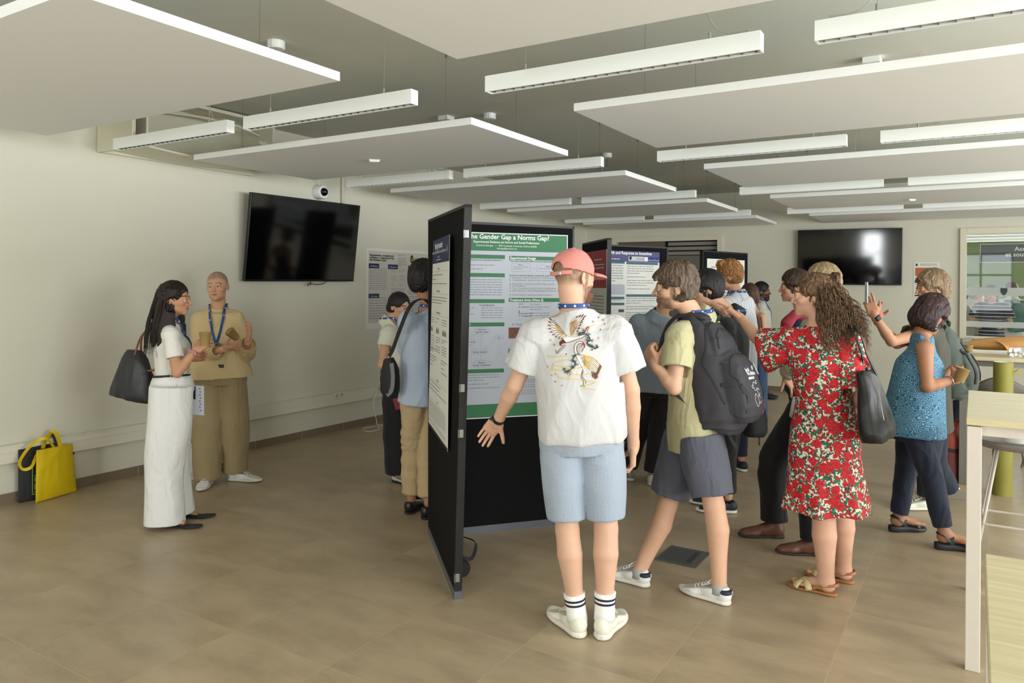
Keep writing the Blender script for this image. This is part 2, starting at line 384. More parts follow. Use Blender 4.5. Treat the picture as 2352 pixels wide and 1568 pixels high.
# the hall beyond the window
HALLW = mat('hall_wall', 'b8b6a8', 0.8)
slab('wall_hall', -6.2, 7.5, 18.0, 18.2, 0, 3.4, mat('hall_green', '5d7048', 0.8, var=0.4, vscale=1.6))
slab('wall_hall_left', -3.5, -3.35, FAR + 0.2, 18.0, 0, 3.4, HALLW)
slab('wall_hall_right', 6.6, 6.75, FAR - 0.2, 18.0, 0, 3.4, HALLW)
slab('ceiling_hall', -3.5, 6.75, FAR + 0.15, 18.2, 2.95, 3.1, mat('hall_ceiling', 'c9c9c0', 0.8))
for i, vv in enumerate((12.9, 13.5, 14.2, 15.0, 16.0)):
    o = slab('hall_ceiling_baffle', -3.3, 6.5, vv, vv + 0.12, 2.50, 2.60, METALW, kind=None)
    tag(o, ['nearest', 'second', 'third', 'fourth', 'farthest'][i] + ' white horizontal ceiling slat beyond the window glass, counted from the window', 'ceiling slat', 'white ceiling slats beyond the window')
# hanging direction sign in the hall
q0 = Vector((0.03, 12.85)); MSG = mat('sign_grey', '474b52', 0.5)
sg = thing('direction_sign', room(0.05, 12.9, 2.0), 'grey direction sign with white border and French text, behind the window glass', 'sign', rotz=RZ)
MB().box((0.55, 0.02, 0.155), (1.12, 0.02, 0.27)).build('plate', MSG, sg)
pr = Print(Matrix(((1, 0, 0, 0), (0, 0, -1, 0.008), (0, 1, 0, 0), (0, 0, 0, 1))))
for a in ((0, 0.02, 1.1, 0.027), (0, 0.283, 1.1, 0.29), (0, 0.02, 0.007, 0.29), (1.093, 0.02, 1.1, 0.29)): pr.rect(*a)
pr.text('Accès RDC B', 0.42, 0.185, 0.085, bold=0.002); pr.text('et sous sol + As', 0.31, 0.105, 0.085, bold=0.002)
pr.build('lettering', mat('sign_white', 'd8dbdc', 0.5), sg)

# ---------------------------------------------------------------- suspended panels and light bars
WIRE = mat('wire', '6c6a60', 0.5, metal=0.5)
def ceiling_panel(u0, u1, v0, v1, label, thick=0.045, z=2.62):
    t = thing('acoustic_panel', room((u0 + u1) / 2, (v0 + v1) / 2, z), label, 'ceiling panel', 'white acoustic panels hung from the ceiling', rotz=RZ)
    w, d = u1 - u0, v1 - v0
    MB().box((0, 0, thick / 2), (w, d, thick)).build('board', PANELM, t, bevel=0.002)
    for sx in (-1, 1):
        for sy in (-1, 1):
            x, y = sx * (w / 2 - 0.35), sy * (d / 2 - 0.2)
            m = MB(); m.cyl((x, y, thick), (x, y, ZC - z - 0.002), 0.0012, n=5); m.cyl((x, y, ZC - z - 0.03), (x, y, ZC - z - 0.002), 0.008, n=10); m.build('suspension_wire', WIRE, t)
    return t
rows = [(1.395, 2.69), (3.82, 5.12), (6.23, 7.56), (8.62, 9.95), (10.93, 12.22)]
names = ['nearest', 'second', 'third', 'fourth', 'farthest']
PL = ['big ceiling panel at the top left corner of the photo', 'ceiling panel hanging just above the left television and the camera dome',
      'ceiling panel in the left column, third from the front', 'ceiling panel in the left column, fourth from the front', 'farthest ceiling panel of the left column, above the far doorway']
PR = ['big ceiling panel cut off by the top middle of the photo', 'long ceiling panel above the man with the grey backpack, right column', 'ceiling panel in the right column, third from the front',
      'ceiling panel in the right column, fourth from the front', 'farthest ceiling panel of the right column, above the far television']
for (a, b), l, r_ in zip(rows, PL, PR):
    ceiling_panel(-5.42, -2.67, a, b, 'white ' + l); ceiling_panel(-1.96, 0.79, a, b, 'white ' + r_)
LOUV = mat('louvre_black', '1b1a19', 0.35); LEDM = mat('louvre_fin', '56524e', 0.35)
def light_bar(u0, u1, vf, label, z=2.6, cable=0):
    t = thing('linear_light', room((u0 + u1) / 2, vf + 0.03, z), label, 'ceiling light', 'white linear pendant lights', rotz=RZ)
    w = u1 - u0
    m = MB(); m.box((0, -0.027, 0.037), (w, 0.006, 0.074)); m.box((0, 0.027, 0.037), (w, 0.006, 0.074)); m.box((0, 0, 0.077), (w, 0.06, 0.006))
    m.box((-w / 2 + 0.004, 0, 0.037), (0.008, 0.048, 0.074)); m.box((w / 2 - 0.004, 0, 0.037), (0.008, 0.048, 0.074)); m.build('housing', METALW, t)
    m = MB(); m.box((0, 0, 0.03), (w - 0.02, 0.046, 0.004)); m.build('louvre', LOUV, t)
    m = MB(); n_ = int(w / 0.055)
    for k in range(n_): m.box((-w / 2 + (k + 0.5) * w / n_, 0, 0.015), (0.003, 0.046, 0.022))
    m.build('louvre_fins', LEDM, t)['kind'] = 'stuff'
    for x in (-w / 2 + 0.22, w / 2 - 0.22):
        m = MB(); m.cyl((x, 0, 0.08), (x, 0, ZC - z - 0.002), 0.0012, n=5); m.cyl((x, 0, 0.08), (x, 0, 0.115), 0.006, n=8); m.build('suspension_wire', STEEL, t)
    if cable:
        x = cable * (w / 2 - 0.25); pts = [(x, 0, ZC - z - 0.004), (x, 0.01, 0.33), (x + 0.03 * cable, 0.01, 0.17), (x + 0.10 * cable, 0.0, 0.10), (x + 0.2 * cable, -0.01, 0.095), (x + 0.16 * cable, 0, 0.083)]
        MB().tube(catmull(pts, 6), 0.003, n=6).build('power_cable', mat('cable_clear', 'a9a69a', 0.3), t)
    return t
vs_ = [3.15, 5.56, 7.96, 10.30]
nm = ['front row', 'second row', 'third row', 'back row']
for i, vf in enumerate(vs_):
    light_bar(-5.42, -4.13, vf, 'white slim pendant light bar, %s, first from the left wall' % nm[i], cable=1)
    light_bar(-3.97, -2.60, vf, 'white slim pendant light bar, %s, second from the left wall' % nm[i], cable=-1 if i else 0)
    light_bar(-2.12, -0.76, vf, 'white slim pendant light bar, %s, third from the left wall' % nm[i], cable=1)
    light_bar(-0.55, 0.81, vf, 'white slim pendant light bar, %s, rightmost' % nm[i], cable=-1)
for k, (u, v) in enumerate(((-3.82, 3.28), (-3.74, 5.64), (-3.66, 8.0))):
    t = thing('ceiling_rose', room(u, v, ZC - 0.05), ['round white ceiling rose above the front light bars, near the left panel', 'round white ceiling rose above the left television panel, seen behind its corner', 'round white ceiling rose above the third row of lights'][k], 'ceiling rose', 'round white ceiling roses', rotz=RZ)
    MB().lathe([(0, 0), (0.05, 0), (0.055, 0.006), (0.055, 0.05)], n=24).build('cap', METALW, t, smooth=True, angle=40)
    MB().cyl((0, 0, 0), (0, 0, -0.10), 0.003, n=6).build('stem', WIRE, t)
for px, py, lb in ((1025, 272, 'small white box on the ceiling above the second left panel'), (2003, 140, 'small white box on the ceiling above the long right panel')):
    q = G(px, py, ZC - 0.02); MM = MB().box((0, 0, 0), (0.11, 0.11, 0.04)).build('sensor_box', METALW, loc=q, rotz=RZ, bevel=0.004); tag(MM, lb, 'sensor')
for k, (u, v) in enumerate(((-4.15, 4.55), (-0.65, 8.6 + 0.45))):
    q = G(860, 368, 2.62) if k == 0 else G(2090, 458, 2.62)
    MM = MB().lathe([(0.0, -0.02), (0.05, -0.018), (0.062, 0)], n=4).build('access_point', METALW, loc=q, rotz=RZ); tag(MM, ['small square white wireless unit under the panel by the left television', 'small white unit under the fourth right ceiling panel'][k], 'wireless access point')

# ---------------------------------------------------------------- left wall fittings
TRK = mat('trunking', 'e2dfce', 0.45)
m = MB(); L_ = FAR - VR - 0.02; m.box((0.022, L_ / 2, 0.065), (0.044, L_, 0.13)); m.box((0.026, L_ / 2, 0.095), (0.046, L_, 0.03)); m.box((0.0255, L_ / 2, 0.128), (0.051, L_, 0.006))
t = thing('cable_trunking', room(UW + 0.003, VR + 0.01, 0.30), 'white plastic cable trunking running along the left wall above the skirting', 'cable trunking', rotz=RZ); m.build('duct', TRK, t)
for k, (v, lb) in enumerate(((6.02, 'white double socket in the wall trunking between the two poster groups'), (6.70, 'white double socket with a white cable plugged in, beside the woman with the bag'))):
    t = thing('wall_socket', room(UW + 0.05, v, 0.37), lb, 'socket', rotz=RZ)
    MB().box((0.004, 0, 0.03), (0.008, 0.15, 0.07)).build('plate', TRK, t, bevel=0.003)
    for s in (-1, 1): MB().cyl((0.0065, s * 0.036, 0.03), (0.0095, s * 0.036, 0.03), 0.022, n=16).build('outlet', mat('outlet', 'bdb9aa', 0.6), t)
# television
GLS = mat('tv_screen', '050506', 0.07, spec=0.6)
BEZ = mat('tv_bezel', '0b0b0c', 0.35)
def solveU(px, py, u):
    r = ray(px, py); k = r[0] * CU - SU; t = u / k; return C(r[0] * t, t, EYE + r[1] * t)
def solveV(px, py, v):
    r = ray(px, py); k = r[0] * SU + CU; t = v / k; return C(r[0] * t, t, EYE + r[1] * t)
def television(bl, br, tl, tr, label, cable=True):
    c = (bl + br + tl + tr) / 4; ex = ((br - bl) + (tr - tl)).normalized(); ez = ((tl - bl) + (tr - br)); ez = (ez - ex * ez.dot(ex)).normalized(); ey = ez.cross(ex)
    w = ((br - bl).length + (tr - tl).length) / 2; h = ((tl - bl).length + (tr - br).length) / 2
    t = wthing('television', label, 'television')
    M = Matrix((ex, ey, ez)).transposed().to_4x4(); M.translation = c
    t.matrix_world = M
    MB().box((0, 0.02, 0), (w, 0.035, h)).build('casing', BEZ, t, bevel=0.004)
    MB().box((0, 0.0, 0.004), (w - 0.02, 0.006, h - 0.034)).build('screen', GLS, t)
    MB().box((0, 0.065, 0), (0.5, 0.05, 0.4)).build('wall_mount', DARKM, t)
    if cable:
        pts = [(0.12, 0.03, -h / 2), (0.13, 0.03, -h / 2 - 0.03), (0.08, 0.02, -h / 2 - 0.045), (0.10, 0.02, -h / 2 - 0.02), (0.2, 0.02, -h / 2 - 0.035), (0.3, 0.03, -h / 2 - 0.03), (0.35, 0.03, -h / 2 - 0.005)]
        MB().tube(catmull(pts, 5), 0.004, n=6).build('cable', DARKM, t)
    return t
television(solveU(562, 645, -5.92), solveU(815, 647, -5.92), solveU(578, 442, -5.82), solveU(826, 471, -5.82), 'big black flat television tilted forward on the left wall')
television(solveV(1832, 653, 12.17), solveV(2072, 655, 12.17), solveV(1832, 528, 12.15), solveV(2072, 523, 12.15), 'black flat television on the far wall, above the people on the right', False)
t = thing('security_camera', room(UW, 5.72, 2.60), 'white dome camera with black eye above the left television', 'camera', rotz=RZ)
MB().lathe([(0, 0), (0.07, 0), (0.075, 0.01), (0.075, 0.08), (0.066, 0.10), (0, 0.10)], n=28).build('housing', METALW, t, smooth=True, angle=40).rotation_euler = (0, math.pi / 2, 0)
m = MB().lathe([(0.045 * math.cos(a), 0.045 * math.sin(a)) for a in [k * math.pi / 16 for k in range(9)]], (0, 0, 0.10), n=24).build('dome', mat('dome_black', '0a0a0b', 0.05), t, smooth=True); m.rotation_euler = (0, math.pi / 2, 0)
MB().tube(catmull([(0.03, 0.0, 0.07), (0.04, -0.02, 0.13), (0.02, -0.03, 0.2)], 5), 0.004, n=6).build('cable', TRK, t)
o = MB().cyl((0.02, 0, 0), (0.02, 0, 0.75), 0.018, n=12).build('conduit_pipe', PLASTER, loc=room(UW, 6.08, 2.42), rotz=RZ, smooth=True); tag(o, 'thin vertical conduit pipe on the left wall right of the camera dome', 'pipe')
# old fan coil unit under the ceiling
CRM = mat('cream_metal', 'd9d6c2', 0.55)
t = thing('air_conditioner', room(UW + 0.004, 4.1, 2.64), 'open cream fan coil unit on the left wall below the ceiling, behind the light bars', 'air conditioner', rotz=RZ)
m = MB(); m.box((0.02, 0, 0.27), (0.04, 1.5, 0.5)); m.box((0.25, -0.73, 0.27), (0.46, 0.03, 0.5)); m.box((0.25, 0.62, 0.27), (0.46, 0.03, 0.42)); m.box((0.25, -0.60, 0.30), (0.40, 0.02, 0.42)); m.box((0.16, 0, 0.5), (0.3, 1.45, 0.03))
m.build('housing', CRM, t, bevel=0.004)
pts = []
for k in range(13):
    a = k / 12; pts.append((a, 0.03 - 0.03 * math.sin(math.pi * a)))
m = MB(); vs = []
for (a, z) in pts:
    for x in (0.03, 0.47): vs += [(x, -0.7 + a * 1.3, z + 0.02), (x, -0.7 + a * 1.3, z + 0.035)]
fs = []
for k in range(12):
    b = k * 4; fs += [(b, b + 2, b + 6, b + 4), (b + 1, b + 5, b + 7, b + 3), (b, b + 4, b + 5, b + 1), (b + 2, b + 3, b + 7, b + 6)]
m.add(vs, fs); m.build('drip_tray', CRM, t)
m = MB(); m.box((0.40, 0.55, 0.16), (0.02, 0.03, 0.22)); m.box((0.40, 0.66, 0.16), (0.02, 0.03, 0.22)); m.box((0.40, 0.77, 0.16), (0.02, 0.03, 0.22)); m.box((0.40, 0.66, 0.27), (0.03, 0.3, 0.03)); m.box((0.40, 0.66, 0.06), (0.03, 0.3, 0.03)); m.build('bracket', CRM, t)
MB().tube(catmull([(0.1, -0.4, 0.42), (0.2, 0.2, 0.44), (0.3, 0.6, 0.36), (0.32, 1.3, 0.16), (0.3, 1.6, 0.1)], 6), 0.012, n=8).build('pipe', CRM, t, smooth=True)
t = thing('ventilation_grille', room(UW, 4.98, 2.78), 'cream wall grille with black slats under the ceiling, left of the television', 'ventilation grille', rotz=RZ)
MB().box((0.012, 0.3, 0.13), (0.024, 0.6, 0.30)).build('frame', CRM, t, bevel=0.003)
m = MB()
for k in range(7): m.box((0.026, 0.3, 0.03 + k * 0.034), (0.006, 0.52, 0.014))
m.build('slats', LOUV, t)
# phone-cord like white extension lead lying by the wall
c0 = G(850, 972)
pts = [solveU(868, 893, -5.93), solveU(858, 925, -5.9), G(866, 974, 0.006), G(860, 978, 0.006), G(834, 984, 0.006), G(846, 991, 0.006), G(874, 985, 0.006), G(878, 977, 0.006), G(868, 975, 0.012), G(870, 981, 0.008), G(884, 972, 0.006), G(902, 970, 0.006)]
tag(MB().tube(catmull(pts, 6), 0.0045, n=6).build('white_cable', METALW, smooth=True), 'thin white cable hanging from the wall socket and looped on the floor', 'cable')
# floor box
t = thing('floor_box', room(-1.485, 4.385, 0), 'grey square floor outlet box between the legs of the man in shorts with backpack', 'floor outlet', rotz=RZ)
FB = mat('floorbox', '585a58', 0.45)
MB().box((0, 0, 0.003), (0.25, 0.29, 0.006)).build('frame', FB, t, bevel=0.002)
MB().box((-0.01, 0, 0.0065), (0.19, 0.23, 0.003)).build('lid', mat('floorbox_lid', '4c4e4d', 0.5), t, bevel=0.001)
m = MB(); m.box((0.055, 0, 0.0085), (0.006, 0.17, 0.002)); m.box((0.07, 0, 0.0085), (0.006, 0.17, 0.002)); m.build('slots', DARKM, t)
# far wall sheet
t = thing('notice_sheet', solveV(2128, 682, FAR - 0.004), 'white notice with an orange block on the far wall, behind the man with the phone', 'notice', rotz=RZ)
MB().box((0, 0, 0.25), (0.33, 0.002, 0.50)).build('paper', mat('paper', 'e6e4da', 0.7), t)
MB().box((0, -0.0015, 0.36), (0.29, 0.001, 0.12)).build('orange_block', mat('orange_ink', 'b5683a', 0.7), t)
pr = Print(Matrix(((1, 0, 0, -0.16), (0, 0, -1, -0.001), (0, 1, 0, 0), (0, 0, 0, 1))))
pr.words(0.08, 0.3, 0.48, 0.44, 0.018); pr.rect(0.02, 0.445, 0.045, 0.48); pr.words(0.02, 0.3, 0.28, 0.05, 0.025, seed=3); pr.rect(0.01, 0.01, 0.1, 0.03)
pr.build('printing', mat('ink', '3a3a3c', 0.8), t)
# ---------------------------------------------------------------- high tables, stool, table things
def wood_mat():
    m = bpy.data.materials.new('pale_wood'); m.use_nodes = True; nt = m.node_tree; b = nt.nodes['Principled BSDF']; L = nt.links.new
    tc = node(nt, 'ShaderNodeTexCoord'); mp = node(nt, 'ShaderNodeMapping'); mp.inputs['Scale'].default_value = (1.2, 22, 6); L(tc.outputs['Object'], mp.inputs[0])
    n1 = node(nt, 'ShaderNodeTexNoise', _Scale=2.0, _Detail=8, _Roughness=0.65, _Distortion=0.4); L(mp.outputs[0], n1.inputs['Vector'])
    r = node(nt, 'ShaderNodeValToRGB'); L(n1.outputs[0], r.inputs[0]); r.color_ramp.elements[0].position = 0.3; r.color_ramp.elements[0].color = lin('bdb088'); r.color_ramp.elements[1].position = 0.7; r.color_ramp.elements[1].color = lin('ddd3ab')
    L(r.outputs[0], b.inputs['Base Color']); b.inputs['Roughness'].default_value = 0.35
    return m
WOOD = wood_mat(); LEG = mat('greige_metal', 'd3cbc0', 0.4)
GREYL = mat('grey_leg', '8f8c86', 0.45)
def high_table(u0, v0, w, d, label, legm, zt=1.075):
    t = thing('high_table', room(u0 + w / 2, v0 + d / 2, 0), label, 'table', 'pale wood high tables', rotz=RZ)
    MB().box((0, 0, zt - 0.015), (w, d, 0.03)).build('tabletop', WOOD, t, bevel=0.003)
    m = MB(); y = d / 2 - 0.07
    for sy in (-1, 1): m.box((0, sy * y, zt - 0.055), (w - 0.06, 0.05, 0.045))
    for sx in (-1, 1): m.box((sx * (w / 2 - 0.03), 0, zt - 0.055), (0.05, d - 0.06, 0.045))
    m.build('frame', legm, t, bevel=0.002)
    for sx in (-1, 1):
        for sy in (-1, 1):
            MB().box((sx * (w / 2 - 0.03), sy * (d / 2 - 0.03), (zt - 0.035) / 2), (0.055, 0.055, zt - 0.035)).build('leg', legm, t, bevel=0.003)
        MB().box((sx * (w / 2 - 0.03), 0, 0.28), (0.03, d - 0.1, 0.05)).build('foot_rail', legm, t, bevel=0.002)
    return t
high_table(-0.03, 3.74, 1.7, 1.04, 'pale wood high table with cream metal legs at the right edge, behind the nearest table', LEG)
high_table(0.02, 0.78, 1.7, 1.06, 'nearest pale wood high table, its top cut off by the bottom right corner', LEG)
high_table(-0.11, 7.2, 1.7, 1.0, 'high table with grey legs by the window, carrying brown wrapping paper', GREYL)
SEATM = mat('seat_grey', '8b8883', 0.5)
def stool(q, rz, zs, label, dark=False):
    t = thing('bar_stool', q, label, 'bar stool', 'grey bar stools', rotz=rz)
    m = MB(); nn = 28; vs = [(0, 0, zs)]
    for r_, z in ((0.10, zs), (0.17, zs + 0.004), (0.20, zs + 0.018), (0.205, zs + 0.03), (0.20, zs + 0.01), (0.17, zs - 0.018), (0.06, zs - 0.022)):
        for k in range(nn):
            a = 2 * math.pi * k / nn; lift = 0.10 * max(0, -math.sin(a)) ** 3 * (r_ > 0.19)
            vs.append((r_ * math.cos(a) * 1.05, r_ * math.sin(a), z + lift))
    fs = [(0, 1 + k, 1 + (k + 1) % nn) for k in range(nn)]
    for j in range(6):
        for k in range(nn): fs.append((1 + j * nn + k, 1 + (j + 1) * nn + k, 1 + (j + 1) * nn + (k + 1) % nn, 1 + j * nn + (k + 1) % nn))
    m.add(vs, fs); m.build('seat', SEATM, t, smooth=True)
    for sx in (-1, 1):
        for sy in (-1, 1): MB().cyl((sx * 0.09, sy * 0.09, zs - 0.015), (sx * 0.21, sy * 0.20, 0), 0.009, n=10).build('leg', LEG if not dark else GREYL, t, smooth=True)
    m = MB(); z = 0.30; a = 0.21 - 0.12 * z / zs
    for p, q_ in (((-a, -a), (a, -a)), ((a, -a), (a, a)), ((a, a), (-a, a)), ((-a, a), (-a, -a))): m.cyl((p[0], p[1], z), (q_[0], q_[1], z), 0.007, n=8)
    m.build('foot_ring', LEG if not dark else GREYL, t)
    return t
sp = G(2335, 1020, 0.74); stool((sp.x, sp.y, 0), 3.14, 0.74, 'grey bar stool under the cream-legged high table, a tape roll on its seat')
m = MB(); c = Vector((sp.x + 0.01, sp.y - 0.04, 0.762))
t = thing('tape_roll', c, 'white ribbon roll lying on the grey stool seat', 'ribbon roll')
MB().lathe([(0.055, 0), (0.075, 0), (0.075, 0.026), (0.055, 0.026), (0.055, 0)], n=28).build('roll', METALW, t, smooth=True, angle=40)
pts = catmull([(-0.07, 0.0, 0.02), (-0.075, -0.02, 0.04), (-0.05, -0.03, 0.055), (0.0, -0.03, 0.045), (0.02, 0.0, 0.03)], 6)
MB().ribbon(pts, 0.02, [Vector((0, -0.4, 1))] * len(pts), 0.001).build('loose_end', METALW, t)
for k, (u, v) in enumerate(((0.18, 7.75), (0.62, 8.45), (0.75, 6.85))):
    q = room(u, v, 0); stool((q.x, q.y, 0), k * 1.3, 0.76, ['grey bar stool under the window table, left of the olive tube', 'grey bar stool behind the window table', 'grey bar stool half hidden behind the olive tube'][k], True)
# olive poster tube standing on the floor
q = G(2302, 1136); OL = mat('olive_card', '8f8a3a', 0.6, var=0.06)
t = thing('poster_tube', q, 'tall olive green cardboard tube standing behind the stool', 'cardboard tube')
MB().lathe([(0.066, 0), (0.069, 0), (0.069, 1.05), (0.066, 1.05), (0.064, 1.0), (0.064, 0.02)], n=36).build('tube', OL, t, smooth=True, angle=40)
MB().lathe([(0.0, 1.03), (0.066, 1.052)], n=36).build('cap', METALW, t)
m = MB(); pts = [(0.069, -0.02, 0.98), (0.095, -0.03, 1.0), (0.10, -0.03, 0.96)]
m.ribbon(pts, [0.01, 0.03, 0.045], Vector((0, -1, 0)), 0.002); m.build('tape_flap', mat('tape', 'b3ab62', 0.5), t)
# brown wrapping paper and white ribbon on the window table
BRN = mat('kraft_paper', 'c6945a', 0.7, var=0.08, vscale=12)
def lump(name, m, pts, rad, parent=None, seed=0, amp=0.01, n=20, squash=1.0):
    r = random.Random(seed); mb_ = MB(); pts = catmull(pts, 6)
    ph = [r.uniform(0, 6.28) for _ in range(6)]; vs = []; N = len(pts)
    for i, p in enumerate(pts):
        f = i / (N - 1); t_ = (pts[min(i + 1, N - 1)] - pts[max(i - 1, 0)]).normalized(); x = t_.cross(Vector((0, 0, 1))).normalized(); y = x.cross(t_)
        R = np.interp(f, np.linspace(0, 1, len(rad)), rad)
        for k in range(n):
            a = 2 * math.pi * k / n; rr = R + amp * (math.sin(3 * a + ph[0] + 5 * f) + math.sin(5 * a + ph[1] - 9 * f) * 0.6 + math.sin(2 * a + ph[2] + 14 * f) * 0.5)
            vs.append(p + x * math.cos(a) * rr + y * math.sin(a) * rr * squash)
    fs = [(i * n + k, i * n + (k + 1) % n, (i + 1) * n + (k + 1) % n, (i + 1) * n + k) for i in range(N - 1) for k in range(n)]
    mb_.add(vs, fs); return mb_.build(name, m, parent, smooth=True)
t = thing('wrapping_paper', room(0.25, 7.75, 1.08), 'crumpled brown wrapping paper lying on the window table', 'wrapping paper', rotz=RZ)
lump('roll', BRN, [(-0.28, 0.05, 0.06), (0.0, 0.0, 0.075), (0.3, 0.02, 0.09), (0.6, 0.05, 0.08)], [0.05, 0.075, 0.085, 0.07], t, 3, 0.006, squash=0.8)
m = MB(); pts = catmull([(-0.05, -0.02, 0.09), (0.0, -0.08, 0.06), (0.03, -0.13, 0.01), (0.05, -0.15, 0.015)], 5); m.ribbon(pts, [0.14 - 0.004 * k for k in range(len(pts))], Vector((0, 0.3, 1)), 0.002); m.build('torn_flap', BRN, t)
t = thing('ribbon_pile', room(0.30, 7.42, 1.08), 'loose white ribbon heaped on the window table in front of the brown paper', 'ribbon', rotz=RZ)
r = random.Random(4)
for j in range(5):
    pts = []; cx = r.uniform(-0.06, 0.12); 
    for k in range(9):
        a = k / 8 * 6.28 + j; pts.append((cx + 0.05 * math.cos(a) * r.uniform(0.7, 1.3), r.uniform(-0.04, 0.05), 0.035 + 0.025 * math.sin(a) * r.uniform(0.7, 1.3)))
    pp = catmull(pts, 4); MB().ribbon(pp, 0.025, Vector((0, 1, 0.2)), 0.001).build('ribbon_loop', METALW, t)
# small items around the window table
t = thing('paper_stack', room(0.1, FAR - 0.16, 0.943), 'white papers lying on the window sill', 'papers', rotz=RZ)
for k in range(3): MB().box((0.02 * k, 0, 0.003 + 0.006 * k), (0.32, 0.2, 0.005), Matrix.Rotation(0.1 * k, 3, 'Z')).build('sheet', mat('paper_blue', 'd4d8e2', 0.6), t)
CUPM = mat('kraft_cup', '937a48', 0.7); CUPI = mat('cup_inside', 'b08f55', 0.7)
def cup(q, label, tilt=None, group='brown paper cups', s=1.0):
    t = thing('paper_cup', q, label, 'cup', group)
    MB().lathe([(0.0, 0), (0.027 * s, 0), (0.037 * s, 0.082 * s), (0.039 * s, 0.084 * s), (0.0385 * s, 0.088 * s), (0.036 * s, 0.086 * s)], n=26).build('cup_body', CUPM, t, smooth=True, angle=50)
    MB().lathe([(0.036 * s, 0.086 * s), (0.0262 * s, 0.004 * s), (0, 0.004 * s)], n=26).build('lining', CUPI, t, smooth=True)
    if tilt: t.rotation_euler = tilt
    return t
qq = room(-0.05, 7.32, 1.076); cup(qq, 'brown paper cup standing on the corner of the window table')
